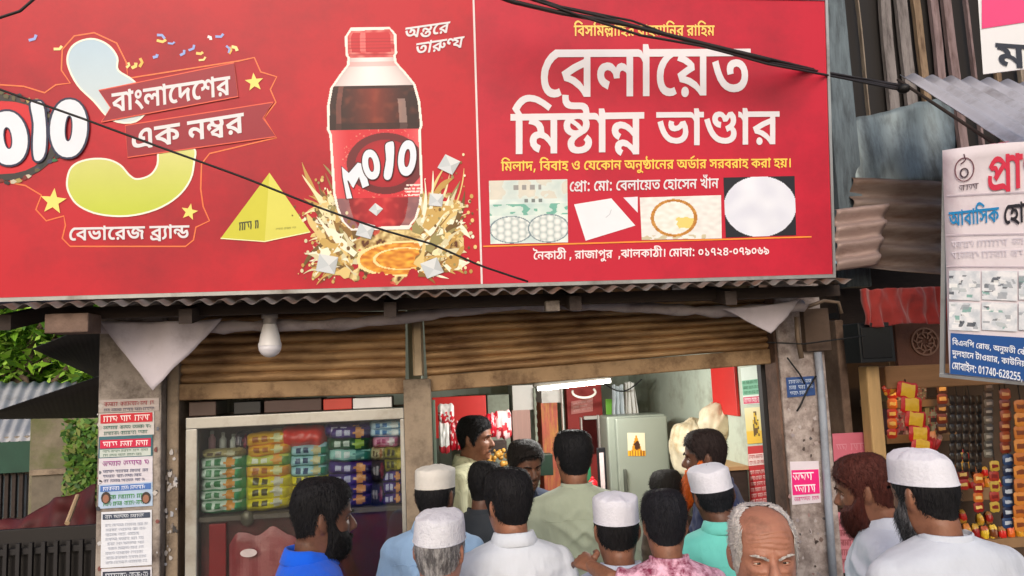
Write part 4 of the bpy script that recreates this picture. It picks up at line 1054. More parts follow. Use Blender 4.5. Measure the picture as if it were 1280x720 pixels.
picture(SIGN, [(611, 226), (709, 224), (710, 303), (613, 305)], 110, 90, tray_ink).build('photo_print', m_ink, sign, world=False)
picture(SIGN, [(799.5, 247), (901, 244), (902, 298), (802, 300)], 110, 60, sweet_ink).build('photo_print', m_ink, sign, world=False)
picture(SIGN, [(904, 222), (993, 220), (995, 294), (907, 297)], 96, 80, plate_ink).build('photo_print', m_ink, sign, world=False)
b = MB()
b.poly(S((717.5, 255.5), (764, 248), (794, 282), (732, 301)), 0.002, (228, 232, 240))
b.line(S((757, 272), (762, 268), (764, 262)), 0.003, 0.0024, (190, 196, 206))
b.poly(S((779, 247), (797, 246), (797, 266)), 0.002, (228, 226, 238))
b.build('photo_print', m_ink, sign, world=False)
# steel brackets holding the board to the wall behind
m_rust = M('rusty_steel', (92, 70, 58), rough=0.8, var=0.3, scale=20, dirt=(120, 70, 40), damt=0.5, bump=0.2)
for x in (sx0 + 0.4, -0.6, 0.5, sx1 - 0.15):
    MB().bb(x - 0.02, x + 0.02, sy0 + 0.05, sy1 - 0.05, -0.06, -0.0205).build('back_rail', m_rust, sign, world=False)
    MB().bb(x - 0.018, x + 0.018, sy1 - 0.25, sy1 - 0.2, -0.55, -0.0605).build('back_stay', m_rust, sign, world=False)


# ================================================================== ground and shop building
FY = 3.6                                   # plane of the shop front
m_ground = M('street_dust', (112, 102, 92), rough=0.95, var=0.25, scale=2.0, bump=0.4, bscale=30, dirt=(84, 76, 68), damt=0.5)
MB().add([(-300, -300, 0), (300, -300, 0), (300, 300, 0), (-300, 300, 0)], [(0, 1, 2, 3)]).build('ground', m_ground, origin=(0, 0, 0))['kind'] = 'structure'
m_conc = M('stained_plaster', (158, 148, 140), rough=0.9, var=0.25, scale=9, bump=0.35, bscale=40, dirt=(86, 76, 70), dscale=7, damt=0.55)
m_conc2 = M('old_concrete', (150, 134, 116), rough=0.92, var=0.22, scale=12, bump=0.3, bscale=45, dirt=(96, 84, 72), dscale=6, damt=0.5)
m_peel = M('peeling_plaster', (172, 160, 156), rough=0.9, var=0.25, scale=16, bump=0.5, bscale=36, dirt=(112, 98, 94), dscale=11, damt=0.58)
m_dark = M('dark_wood', (52, 42, 38), rough=0.8, var=0.3, scale=10, bump=0.2, stretch=(1, 1, 6))
m_wall_in = M('inner_wall_paint', (186, 196, 180), rough=0.7, var=0.1, scale=3, dirt=(150, 152, 136), damt=0.3)
m_ceil = M('inner_ceiling', (150, 146, 138), rough=0.9, var=0.1)
m_floor = M('shop_floor_cement', (120, 112, 104), rough=0.7, var=0.2)
BX0, BX1 = W(121, 565, 3.55).x, W(1010, 565, 3.55).x + 0.14     # outer faces of the shop
TOPZ = 4.6
shop = thing('shop_building', 'small roadside shop with stained pillars and brown rolled shutters', 'building', ((BX0 + BX1) / 2, FY, 0))
pl = [W(121, 565, 3.5).x, W(201, 565, 3.5).x]
MB().bb(pl[0], pl[1], 3.5, 3.85, 0, 2.62).build('pillar', m_conc, shop, bevel=0.008)
jx = W(225, 565, 3.58).x
MB().bb(pl[1] + 0.002, jx, 3.56, 3.8, 0, 2.35).build('door_jamb', m_conc2, shop, bevel=0.006)
mp = [W(506, 560, 3.5).x, W(541, 560, 3.5).x]
MB().bb(mp[0], mp[1], 3.5, 3.75, 0, W(520, 474, 3.5).z).build('pillar', m_conc2, shop, bevel=0.006)
rp = [W(985, 580, 3.5).x, W(1043, 580, 3.5).x]
MB().bb(rp[0], rp[1], 3.5, 3.64, 0, 2.62).build('pillar', m_peel, shop, bevel=0.008)
xr_in = rp[0] - 0.004
dx = [W(962, 580, 3.56).x, W(985, 580, 3.56).x]
MB().bb(rp[0] - 0.016, rp[0] - 0.001, 3.51, 3.638, 0, 2.4).build('door_jamb', M('worn_brown_jamb', (104, 80, 68), rough=0.9, var=0.3, scale=14, bump=0.4, dirt=(60, 44, 38), damt=0.5), shop, bevel=0.006)
MB().bb(xr_in - 0.03, xr_in - 0.001, 3.645, 3.69, 0, 2.4).build('shutter_channel', M('black_channel', (34, 32, 34), rough=0.6, var=0.2), shop)
# wall above the shutters, carrying the board
MB().bb(pl[0], rp[1], 3.78, 3.9, 2.3, TOPZ).build('front_wall', m_conc2, shop)
MB().bb(pl[0], pl[0] + 0.12, 3.852, 6.4, 0, TOPZ).build('side_wall', m_conc, shop)
MB().bb(xr_in, xr_in + 0.1, 3.642, 3.779, 0, 2.5).bb(xr_in, xr_in + 0.1, 3.902, 6.4, 0, TOPZ).bb(xr_in + 0.001, xr_in + 0.099, 3.7791, 3.9019, 0, 2.299).build('side_wall', m_wall_in, shop)
MB().bb(pl[0] + 0.121, xr_in - 0.001, 6.3, 6.4, 0, TOPZ).build('back_wall', m_wall_in, shop)
MB().bb(pl[0] + 0.121, xr_in - 0.001, 3.901, 6.299, 2.62, 2.7).build('ceiling', m_ceil, shop)
MB().bb(pl[0] + 0.121, xr_in - 0.001, 3.58, 6.299, 0.002, 0.08).build('shop_floor', m_floor, shop)
px_part = mp[0] + 0.02
MB().bb(px_part, px_part + 0.06, 3.752, 5.2, 0.081, 2.61).build('partition_wall', M('partition_board', (120, 128, 116), rough=0.7, var=0.15), shop)
MB().bb(pl[0], rp[1] + 0.3, 3.1, 6.6, TOPZ, TOPZ + 0.05).build('roof', m_rust, shop)

# ------------------------------------------------------------------ corrugated eave under the board
m_tin_old = M('old_tin', (104, 100, 98), rough=0.55, var=0.25, scale=7, metal=0.45, dirt=(92, 66, 50), dscale=5, damt=0.55)
m_tin_rust = M('rusted_tin', (120, 92, 76), rough=0.75, var=0.3, scale=8, metal=0.2, dirt=(84, 54, 42), dscale=5, damt=0.6)
m_tin_grey = M('weathered_tin', (150, 150, 152), rough=0.5, var=0.2, scale=6, metal=0.5, dirt=(110, 98, 92), dscale=4, damt=0.4)
e0, e1 = W(-90, 389, 2.98), W(1066, 352, 2.98)
eave = corrugated(e0, e1, Vector((e1.x, 3.77, e1.z + 0.16)), Vector((e0.x, 3.77, e0.z + 0.16)), (e1.x - e0.x) / 0.079, 0.0105, ny=5, per=12, rough=0.012).build('eave_sheet', m_tin_old, None, True, solid=0.0016)
tag(eave, 'long rusty corrugated tin eave running right under the red signboard', 'awning')
b = MB()
zb = e0.z - 0.02
for xx in (-1.62, -0.95, -0.15, 0.62, 1.3):
    p = Vector((xx, 3.06, e0.z + (e1.z - e0.z) * (xx - e0.x) / (e1.x - e0.x) - 0.045))
    o = MB().hexa([p + Vector((-.025, 0, -.03)), p + Vector((.025, 0, -.03)), p + Vector((.025, 0, .03)), p + Vector((-.025, 0, .03))],
                  [p + Vector((-.025, .71, .11)), p + Vector((.025, .71, .11)), p + Vector((.025, .71, .17)), p + Vector((-.025, .71, .17))]).build('rafter', m_dark, eave)
pa, pb = W(60, 394, 3.16), W(1050, 364, 3.16)
MB().hexa([pa + Vector((0, 0, -.02)), pb + Vector((0, 0, -.02)), pb + Vector((0, 0, .028)), pa + Vector((0, 0, .028))],
          [pa + Vector((0, .05, -.02)), pb + Vector((0, .05, -.02)), pb + Vector((0, .05, .028)), pa + Vector((0, .05, .028))]).build('purlin', m_dark, eave)
q = W(92, 405, 3.1)
MB().box(q, (0.16, 0.12, 0.075)).build('beam_end', M('weathered_beam', (112, 92, 82), rough=0.9, var=0.3, scale=16, bump=0.4), eave, bevel=0.005)
q = W(690, 383, 3.12)
MB().box(q, (0.06, 0.05, 0.045)).build('beam_end', m_conc, eave, bevel=0.004)

# ------------------------------------------------------------------ shutters
m_shut = M('shutter_brown', (188, 152, 110), rough=0.6, var=0.22, scale=5, metal=0.25, dirt=(116, 84, 58), dscale=3.2, damt=0.55, stretch=(0.7, 1, 3), bump=0.1)
m_shut_bar = M('shutter_bar', (156, 128, 96), rough=0.65, var=0.2, scale=9, metal=0.2, dirt=(92, 66, 44), dscale=7, damt=0.5)


def shutter(name, label, tl, tr, br, bl, Y, n, depth=0.03, bar=0.05):
    TL, TR, BR, BL = (W(*p, Y) for p in (tl, tr, br, bl))
    t = thing(name, label, 'shutter', (TL + TR) / 2)
    per = 8
    rows, NX = n * per, 40
    vs, fs = [], []
    for j in range(rows + 1):
        v = j / rows
        ph = (j % per) / per
        bul = math.sin(math.pi * ph) ** 0.6 * depth
        for i in range(NX + 1):
            u = i / NX
            p = TL.lerp(TR, u).lerp(BL.lerp(BR, u), v)
            p = p + Vector((0, -bul + 0.004 * nz(u * 6, v * 5, n), 0.005 * nz(u * 5, j // per * 2.3, 3)))
            vs.append(p)
    for j in range(rows):
        for i in range(NX):
            a = j * (NX + 1) + i
            fs.append((a, a + NX + 1, a + NX + 2, a + 1))
    MB().add(vs, fs).build('slat_curtain', m_shut, t, auto=50)
    d = Vector((0, 0, -bar))
    o = Vector((0, -0.035, 0))
    k = Vector((0, 0.02, 0))
    MB().hexa([BL + o + d, BR + o + d, BR + o, BL + o], [BL + k + d, BR + k + d, BR + k, BL + k]).build('bottom_bar', m_shut_bar, t, bevel=0.006)
    return t


shutter('roller_shutter', 'narrower brown roller shutter rolled up above the snack display case', (226, 396), (507, 388), (507, 472), (226, 480), FY, 7, 0.022, 0.075)
shutter('roller_shutter', 'wide brown roller shutter hanging crooked above the open shop entrance', (529, 388), (986, 368), (986, 434), (534, 470), FY, 8, 0.026, 0.075)
p0, p1 = W(521, 390, 3.52), W(521, 470, 3.52)
o = MB().bb(p0.x - 0.018, p0.x + 0.018, 3.5, 3.56, p1.z, p0.z).bb(p0.x - 0.026, p0.x + 0.026, 3.5605, 3.575, p1.z, p0.z).build('shutter_guide', M('grimy_steel', (150, 134, 112), rough=0.5, var=0.25, metal=0.5, scale=12), None, bevel=0.003)
tag(o, 'short upright steel guide channel between the two roller shutters', 'shutter guide')

# ------------------------------------------------------------------ rolled tarpaulin and hanging cloth corners under the eave
m_tarp = M('grey_tarpaulin', (166, 156, 160), rough=0.8, var=0.12, scale=6, dirt=(104, 94, 94), dscale=4, damt=0.35, bump=0.2, bscale=14)
pts = [(118, 408), (190, 406), (268, 407), (340, 405), (420, 404), (500, 396), (560, 388), (620, 381), (690, 378), (745, 380), (800, 382), (860, 386), (915, 388), (960, 384), (1004, 380)]
b = MB()
P = []
for i in range(len(pts) * 6):
    t = i / 6
    k = min(int(t), len(pts) - 2)
    f = t - k
    x, y = pts[k][0] + (pts[k + 1][0] - pts[k][0]) * min(f, 1), 2 + pts[k][1] + (pts[k + 1][1] - pts[k][1]) * min(f, 1)
    P.append(W(x, y + 1.2 * nz(i * 0.4, 1), 3.33))
b.tube(P, [0.025 + 0.010 * nz(i * 0.35, 7) for i in range(len(P))], 12)
for i, p in enumerate(b.v):
    b.v[i] = p + Vector((nz(p.x * 30, p.z * 60, p.y * 60), nz(p.x * 26, p.z * 50 + 9, 1), nz(p.x * 20, p.z * 60, 5))) * 0.008
t = b.build('tarpaulin_roll', m_tarp, None, True)
tag(t, 'grey tarpaulin rolled up along the eave above the shutters', 'tarpaulin')


def cloth_tri(A, B, C, Y, name, label, n=22, amp=0.034, seed=0):
    A, B, C = (W(*p, Y) for p in (A, B, C))
    vs, fs, idx = [], [], {}
    for j in range(n + 1):
        for i in range(n + 1 - j):
            u, v = i / n, j / n
            p = A * (1 - u - v) + B * u + C * v
            w = 4 * u * (1 - u - v) + v
            p = p + Vector((0.006 * nz(u * 5, v * 5, seed + 4), -amp * (nz(u * 3.5 + v * 2, v * 1.2, seed) + 0.5 * math.sin(u * 13 + v * 5)) - 0.01 * w, -0.010 * math.sin(math.pi * u) * (1 - v)))
            idx[(i, j)] = len(vs)
            vs.append(p)
    for j in range(n):
        for i in range(n - j):
            fs.append((idx[(i, j)], idx[(i, j + 1)], idx[(i + 1, j)]))
            if i + j < n - 1:
                fs.append((idx[(i + 1, j)], idx[(i, j + 1)], idx[(i + 1, j + 1)]))
    o = MB().add(vs, fs).build(name, m_cloth_corner, None, True, solid=0.002)
    return tag(o, label, 'cloth')


m_cloth_corner = M('pale_tarp_cloth', (190, 182, 190), rough=0.85, var=0.1, scale=5, dirt=(150, 140, 146), damt=0.3, bump=0.15, bscale=20)
cloth_tri((124, 401), (278, 398), (191, 488), 3.28, 'hanging_cloth', 'big pale triangular cloth corner hanging over the top of the postered pillar', seed=1)
cloth_tri((903, 386), (1000, 374), (963, 417), 3.28, 'hanging_cloth', 'small pale cloth corner drooping at the far end of the wide shutter', seed=5, amp=0.012)

# ------------------------------------------------------------------ lamp bulb under the eave
m_plastic_white = M('white_plastic', (226, 224, 226), rough=0.35, var=0.04)
m_dome = M('frosted_dome', (216, 214, 222), rough=0.3, var=0.03)
top, bot = W(335, 390, 3.25), W(337.5, 447, 3.25)
L = top.z - bot.z
bulb = thing('lamp_bulb', 'unlit white plastic bulb hanging in its holder under the eave', 'light bulb', bot)


def lathe(c, prof, n=24):
    return [[Vector((c.x + r * math.cos(2 * math.pi * k / n), c.y + r * math.sin(2 * math.pi * k / n), c.z + z)) for k in range(n)] for r, z in prof]


MB().loft(lathe(bot, [(0.001, 0), (0.02, 0.004), (0.036, 0.016), (0.045, 0.032), (0.048, 0.05)])).build('dome', m_dome, bulb, True)
MB().loft(lathe(bot, [(0.0475, 0.0505), (0.0475, 0.058), (0.044, 0.066), (0.038, 0.1), (0.03, 0.13), (0.026, 0.142)])).build('housing', m_plastic_white, bulb, auto=40)
MB().loft(lathe(bot, [(0.024, 0.1425), (0.028, 0.145), (0.028, 0.165), (0.034, 0.167), (0.034, L), (0.012, L + 0.004)])).build('holder', M('grey_bakelite', (140, 134, 134), rough=0.4), bulb, auto=40)
MB().tube([bot + Vector((0, 0, L)), bot + Vector((0.01, 0.04, L + 0.03)), bot + Vector((0.04, 0.2, L + 0.05))], 0.004, 6).build('flex', M('black_cable', (24, 24, 26), rough=0.6), bulb)


# ================================================================== glass display case with snack packets
CY = 3.5
c0, c1 = W(232, 522, CY), W(506, 513, CY)
cz1 = (c0.z + c1.z) / 2 + 0.005
cz0 = 0.35
case = thing('display_case', 'aluminium framed glass display case full of snack packets', 'display case', ((c0.x + c1.x) / 2, CY, 0))
m_case = M('case_aluminium', (170, 168, 162), rough=0.45, var=0.12, metal=0.5, scale=12, dirt=(120, 112, 100), damt=0.35)
cx0, cx1 = c0.x, c1.x - 0.004
CD = 0.4
b = MB()
for nm, (x0, x1, y0, y1, z0, z1) in {'top_rail': (cx0, cx1, CY, CY + 0.035, cz1 - 0.05, cz1), 'corner_post': (cx0, cx0 + 0.05, CY, CY + 0.035, 0.08, cz1 - 0.0505),
                                     'end_post': (cx1 - 0.02, cx1, CY, CY + 0.035, 0.08, cz1 - 0.0505)}.items():
    MB().bb(x0, x1, y0, y1, z0, z1).build(nm, m_case, case, bevel=0.004)
shelf_z = W(300, 643, 3.56).z
MB().bb(cx0 + 0.051, cx1 - 0.021, CY + 0.012, CY + 0.016, 0.4, cz1 - 0.051).build('glass_pane', glass_mat('case_pane', clear=0.945), case)
m_shelf = M('case_shelf', (110, 96, 88), rough=0.6, var=0.2)
MB().bb(cx0 + 0.051, cx1 - 0.021, CY + 0.03, CY + CD, shelf_z - 0.02, shelf_z).build('shelf', m_shelf, case)
MB().bb(cx0 + 0.002, cx1 - 0.002, CY + CD + 0.001, CY + CD + 0.02, 0.08, cz1).build('back_panel', M('case_back', (140, 126, 118), rough=0.7, var=0.25), case)
MB().bb(cx0 + 0.002, cx1 - 0.002, CY + 0.036, CY + CD, cz1 - 0.012, cz1 - 0.006).build('top_panel', glass_mat('case_glass'), case)
MB().bb(cx0 + 0.02, cx0 + 0.03, CY + 0.036, CY + CD, 0.08, cz1 - 0.021).build('side_panel', m_shelf, case)
m_maroon = M('maroon_board', (104, 40, 42), rough=0.3, var=0.45, scale=6, dirt=(80, 58, 52), dscale=5, damt=0.6)
MB().bb(cx0 + 0.051, cx1 - 0.021, CY + 0.06, CY + 0.075, 0.35, shelf_z - 0.021).build('lower_panel', m_maroon, case)
MB().bb(cx0, cx1, CY, CY + 0.04, 0.08, 0.34).build('plinth', m_case, case)

m_pack = M('snack_foil', attr=True, rough=0.32, var=0.06, scale=18, bump=0.25, bscale=26, spec=0.6)


def packet_mesh(w, h, d, ink, seed=0, nu=16, nv=8, crimp=True):
    """pillow packet seen on its long side: x width, z height, y depth; ink(u, v) colours its faces"""
    rr = random.Random(seed)
    vs, fs, cs = [], [], []
    for side in (-1, 1):
        k = len(vs)
        for j in range(nv + 1):
            for i in range(nu + 1):
                u, v = i / nu, j / nv
                eu = min(u, 1 - u) / 0.12
                bul = (min(1, eu) ** 0.7) * (math.sin(math.pi * v) ** 0.55)
                x = (u - 0.5) * w
                z = (v - 0.5) * h * (0.72 + 0.28 * min(1, eu * 1.2)) + 0.1 * h * nz(u * 4, v * 2, seed)
                y = side * (0.002 + d / 2 * bul) * (1 + 0.35 * nz(u * 5, v * 4, seed + side))
                vs.append((x, y, z))
        for j in range(nv):
            for i in range(nu):
                a = k + j * (nu + 1) + i
                fs.append((a, a + 1, a + nu + 2, a + nu + 1) if side < 0 else (a, a + nu + 1, a + nu + 2, a + 1))
                cs.append(ink((i + 0.5) / nu, 1 - (j + 0.5) / nv))
    return MB().add(vs, fs, cs)


def striped(base, second, blob, text, seed=0):
    """front of a snack packet: base colour, end bands of a second colour, a picture blob and dark lettering blocks"""
    def f(u, v):
        if u < 0.07 or u > 0.94:
            return mixc(second, (255, 255, 255), 0.15)
        if v > 0.74 or (u > 0.8 and v > 0.3):
            return second
        if (u - 0.7) ** 2 / 0.012 + (v - 0.45) ** 2 / 0.09 < 1:
            return blob
        if 0.18 < u < 0.5 and 0.25 < v < 0.6 and math.sin(u * 70 + seed) > -0.3:
            return text
        return base
    return f


INKS = {
    'green': striped((214, 226, 214), (52, 150, 96), (226, 150, 60), (60, 130, 80)),
    'orange': striped((236, 178, 44), (224, 140, 50), (230, 226, 170), (180, 100, 30)),
    'yellow': striped((232, 214, 30), (210, 190, 24), (214, 206, 190), (80, 70, 20)),
    'lime': striped((196, 204, 90), (110, 150, 70), (230, 160, 60), (230, 230, 210)),
    'blue': striped((168, 212, 222), (24, 130, 100), (214, 200, 150), (40, 70, 110)),
    'purple': striped((74, 44, 130), (44, 30, 84), (222, 150, 90), (200, 196, 226)),
    'darkgreen': striped((28, 84, 48), (20, 50, 34), (150, 180, 70), (220, 230, 220)),
    'teal': striped((160, 214, 206), (40, 120, 110), (80, 140, 140), (230, 240, 240)),
    'red': lambda u, v: (226, 52, 36) if v < 0.85 else (180, 150, 60),
    'sky': striped((190, 214, 230), (90, 150, 190), (236, 236, 236), (60, 120, 180)),
    'pink': striped((226, 150, 180), (200, 90, 130), (246, 226, 232), (180, 60, 110)),
    'olive': striped((150, 140, 30), (90, 84, 24), (200, 180, 60), (60, 56, 20)),
    'black': striped((48, 42, 58), (30, 26, 40), (120, 40, 60), (150, 140, 150)),
    'cream': striped((200, 190, 150), (150, 140, 100), (180, 120, 80), (110, 90, 60)),
    'beige': striped((176, 160, 110), (120, 110, 70), (200, 190, 160), (90, 70, 50)),
}
ORD = ['bottom', 'second from the bottom', 'third from the bottom', 'fourth from the bottom', 'fifth from the bottom', 'sixth from the bottom', 'seventh from the bottom', 'eighth from the bottom']


def packet(ink, pq, Y, label, group, seed, d=0.12, cat='snack packet', name='snack_packet', tilt=0.0):
    """pq: left, top, right, bottom in photo pixels"""
    Y -= 0.055
    a, c = W(pq[0], pq[1], Y), W(pq[2], pq[3], Y)
    mb = packet_mesh(c.x - a.x, a.z - c.z, d, INKS[ink], seed)
    mb.move(Matrix.Translation((a + c) / 2 + Vector((0, d / 2, 0))) @ Matrix.Rotation(tilt, 4, 'Y'))
    return tag(mb.build(name, m_pack, None, True), label, cat, group)


def stack(rows, x0, x1, ybot, hh, where, group, Y=3.6, seed=0, skew=0.036):
    """rows from the bottom up: (ink, words)"""
    y = ybot
    n = len(rows)
    for i, (ink, words) in enumerate(rows):
        pos = 'topmost' if i == n - 1 and n > 1 else ORD[i]
        jx = 2 * nz(seed + i * 3.3, 1)
        packet(ink, (x0 + jx * 1.6, y - hh - 1.5, x1 + jx * 0.4 + 1.5 * nz(i * 1.7, seed + 9), y + 1), Y + 0.02 * nz(i, seed), f'{words} snack packet, {pos} {where}', group, seed * 10 + i, tilt=R(5) * nz(i * 2.1, seed * 1.7, 3))
        y -= hh


stack([('green', 'green and white')] * 5, 246, 304, 641, 13.6, 'in the stack by the corner post', 'stacked green snack packets', seed=1)
packet('beige', (248, 563, 304, 573), 3.6, 'flat beige snack packet lying on top of the green packet stack', None, 16)
stack([('yellow', 'bright yellow')] * 3 + [('orange', 'orange-yellow'), ('lime', 'pale lime'), ('orange', 'orange'), ('orange', 'orange and cream')], 304, 364, 637, 13.4, 'in the yellow stack', 'yellow and orange snack packets', seed=2)
stack([('yellow', 'yellow')] * 3, 362, 412, 634, 13.0, 'under the pale blue packets', 'yellow snack packets under the blue ones', seed=3, Y=3.61)
stack([('blue', 'pale blue and teal')] * 3, 360, 410, 596, 12.6, 'under the big red bag', 'pale blue snack packets', seed=4)
packet('red', (348, 534, 406, 560), 3.6, 'plump plain red bag lying on the pale blue packets', None, 45, d=0.16, name='snack_bag', cat='snack bag')
packet('cream', (336, 537, 362, 548), 3.66, 'small cream packet peeping out behind the red bag', None, 46)
stack([('purple', 'purple')] * 4, 407, 468, 633, 13.2, 'in the purple stack', 'purple snack packets', seed=5)
stack([('teal', 'pale teal'), ('darkgreen', 'dark green'), ('purple', 'purple and silver')], 408, 466, 576, 13.4, 'above the purple stack', 'mixed snack packets above the purple stack', seed=6)
stack([('purple', 'deep purple')] * 3, 476, 506, 632, 14.0, 'squeezed in beside the middle pillar', 'purple packets beside the pillar', seed=7)
stack([('olive', 'olive'), ('olive', 'olive yellow')], 478, 507, 590, 15.0, 'on the deep purple packets', 'olive snack packets', seed=8)
packet('black', (462, 576, 484, 604), 3.59, 'dark upright sachet leaning between the purple packet stacks', None, 83)
packet('black', (462, 606, 482, 634), 3.59, 'dark sachet with red print standing on the shelf between purple stacks', None, 84)
packet('cream', (462, 560, 482, 577), 3.6, 'whitish packet above the dark upright sachet', None, 85)
packet('pink', (464, 546, 500, 560), 3.6, 'pink packet lying below the sky blue packets', None, 86)
stack([('sky', 'sky blue'), ('sky', 'white and sky blue')], 460, 507, 546, 9.0, 'near the top rail end', 'sky blue snack packets', seed=9)
packet('purple', (402, 531, 464, 545), 3.62, 'long purple packet pushed in just under the top rail', None, 87)
# little bottles and a dark bag beside them
for i, (x, c, h, lb) in enumerate(((262, (206, 150, 160), 562, 'small bottle with a pink label behind the glass corner'), (276, (210, 208, 204), 562, 'small white bottle beside the pink one'), (289, (226, 224, 220), 562, 'small white bottle next to a dark bag'))):
    a, c_ = W(x - 4.5, 540 + 2 * i, 3.62), W(x + 4.5, 563, 3.62)
    r = (c_.x - a.x) / 2
    base = Vector(((a.x + c_.x) / 2, 3.66, c_.z))
    H = a.z - c_.z
    bt = thing('small_bottle', lb, 'bottle', base, 'small bottles in the display case')
    MB().loft(lathe(base, [(r, 0), (r, H * 0.62), (r * 0.5, H * 0.76), (r * 0.45, H * 0.84)], 16)).build('body', M('bottle_white_%d' % i, c, rough=0.35), bt, True)
    MB().loft(lathe(base, [(r * 0.55, H * 0.845), (r * 0.55, H), (r * 0.3, H + 0.003)], 12)).build('cap', M('bottle_cap_pale', (190, 186, 180), rough=0.4), bt, auto=40)
packet('black', (292, 540, 312, 566), 3.64, 'crumpled dark bag at the top of the yellow stack', None, 90)
# below the shelf
a, c_ = W(262, 655, 3.54), W(283, 720, 3.54)
tag(MB().bb(a.x, c_.x, 3.53, 3.56, 0.8, a.z).build('red_carton', M('red_carton', (158, 30, 36), rough=0.4, var=0.3), None, bevel=0.003), 'tall bright red carton standing under the snack shelf', 'carton')
a, c_ = W(286, 668, 3.535), W(374, 760, 3.535)
rb = packet_mesh(c_.x - a.x, a.z - c_.z, 0.03, lambda u, v: mixc((160, 50, 58), (196, 110, 112), 0.5 + nz(u * 5, v * 3, 8) * 1.4), 5, 24, 16)
rb.move(Matrix.Translation((a + c_) / 2 + Vector((0, 0.01, 0))))
rbag = tag(rb.build('snack_sack', m_pack, None, True), 'big dull red sack with a white oval badge behind the lower glass', 'sack')
q = W(311, 691, 3.505)
MB().loft([[q + Vector((0.036 * math.cos(t), -0.004, 0.018 * math.sin(t))) for t in [2 * math.pi * k / 20 for k in range(20)]], [q + Vector((0.034 * math.cos(t), 0.0, 0.016 * math.sin(t))) for t in [2 * math.pi * k / 20 for k in range(20)]]]).build('oval_badge', M('badge_pale', (176, 164, 164), rough=0.5, var=0.15, scale=40), rbag)
q = W(309, 648, 3.535)
tag(MB().ball(q, (0.03, 0.018, 0.035), 14, 10).build('round_tin', M('dark_tin_round', (120, 110, 96), rough=0.35, metal=0.4, var=0.3, scale=30), None, True), 'small round dark tin under the packet shelf', 'tin')
# boxes on the roof of the case, in the dark slot under the shutter
for (x0, y0, x1, y1, c, lb, cat, nm) in ((404, 499, 440, 512, (176, 60, 48), 'red flat packet lying on top of the display case', 'packet', 'flat_packet'), (441, 498, 490, 509, (206, 206, 206), 'white flat packet lying beside the red one on the case roof', 'packet', 'flat_packet'),
                                      (236, 503, 270, 519, (84, 66, 60), 'brown box in the dark slot above the case corner', 'box', 'cardboard_box'), (330, 501, 402, 515, (70, 50, 46), 'long dark brown box in the slot above the case', 'box', 'cardboard_box'),
                                      (292, 503, 326, 517, (30, 30, 32), 'black box in the slot above the case', 'box', 'cardboard_box')):
    a, c_ = W(x0, y0, 3.6), W(x1, y1, 3.6)
    tag(MB().bb(a.x, c_.x, 3.6, 3.8, cz1 + 0.001, max(a.z, cz1 + 0.03)).build(nm, M('box_%d_%d' % (c[0], c[1]), c, rough=0.5, var=0.15), None, bevel=0.004), lb, cat)


# ================================================================== inside the shop
m_print = M('poster_print', attr=True, rough=0.6, var=0.06, scale=10)


def slab(pq, Y, d, name, mat, label=None, cat=None, bevel=0.003, parent=None, group=None):
    """upright slab parallel to the shop front; pq left, top, right, bottom pixels"""
    a, c = W(pq[0], pq[1], Y), W(pq[2], pq[3], Y)
    o = MB().bb(a.x, c.x, Y, Y + d, c.z, a.z).build(name, mat, parent, bevel=bevel)
    if label:
        tag(o, label, cat, group)
    return o


def wallframe(x, y, Y):
    return Frame(W(x, y, Y), (1, 0, 0), (0, 0, 1))


def print_sheet(fr, quad, name, label, cat, bands, seed=0, parent=None, group=None):
    """a thin printed sheet; bands: (v0, v1, colour, text colour or None, rows)"""
    P = [fr.px(*q) for q in quad]
    mb = MB()

    def pt(u, v):
        return P[0].lerp(P[1], u).lerp(P[3].lerp(P[2], u), v)
    # the sheet, slightly wavy paper
    nx, ny = 6, 10
    vs = []
    for j in range(ny + 1):
        for i in range(nx + 1):
            q = pt(i / nx, j / ny)
            vs.append((q.x, q.y, 0.0025 + 0.0012 * nz(i * 0.9, j * 0.7, seed)))
    fs, cs = [], []
    for j in range(ny):
        for i in range(nx):
            a = j * (nx + 1) + i
            fs.append((a, a + nx + 1, a + nx + 2, a + 1))
            cs.append(bands[0][2])
    mb.add(vs, fs, cs)
    k = 0
    ink = MB()
    for (v0, v1, c, tc, rows) in bands[1:]:
        k += 1
        q = [pt(0.03, v0), pt(0.03, v1), pt(0.97, v1), pt(0.97, v0)]
        if c is not None:
            ink.add([(p.x, p.y, 0.0042 + 0.0002 * k) for p in q], [(0, 1, 2, 3)], c)
        for r in range(rows):
            a0 = v0 + (v1 - v0) * (r + 0.14) / rows
            a1 = v0 + (v1 - v0) * (r + 0.86) / rows
            x0, x1 = 0.08 + 0.1 * abs(nz(seed, r * 3.1, k)), 0.92 - 0.3 * abs(nz(seed + 5, r * 2.3, k))

            def back(p):
                return p
            A, B, C = pt(x0, a0), pt(x1, a0), pt(x0, a1)
            rowtext(ink, A, B, C, seed * 31 + r * 7 + k, 0.0046 + 0.0002 * k, tc)
    o = bpy.data.objects.new(name, mb.mesh(name, m_print))
    link(o, parent, fr.m if parent is None else None)
    if parent is None:
        tag(o, label, cat, group)
    if ink.v:
        ink.build('printing', m_print, o, world=False)
    return o


def rowtext(mb, A, B, C, seed, z, col):
    """an illegible line of print"""
    class _F:
        def px(s, x, y):
            return Vector((x, y))
    scribble(mb, _F(), (A.x, A.y), (B.x, B.y), (C.x, C.y), seed, z, col)


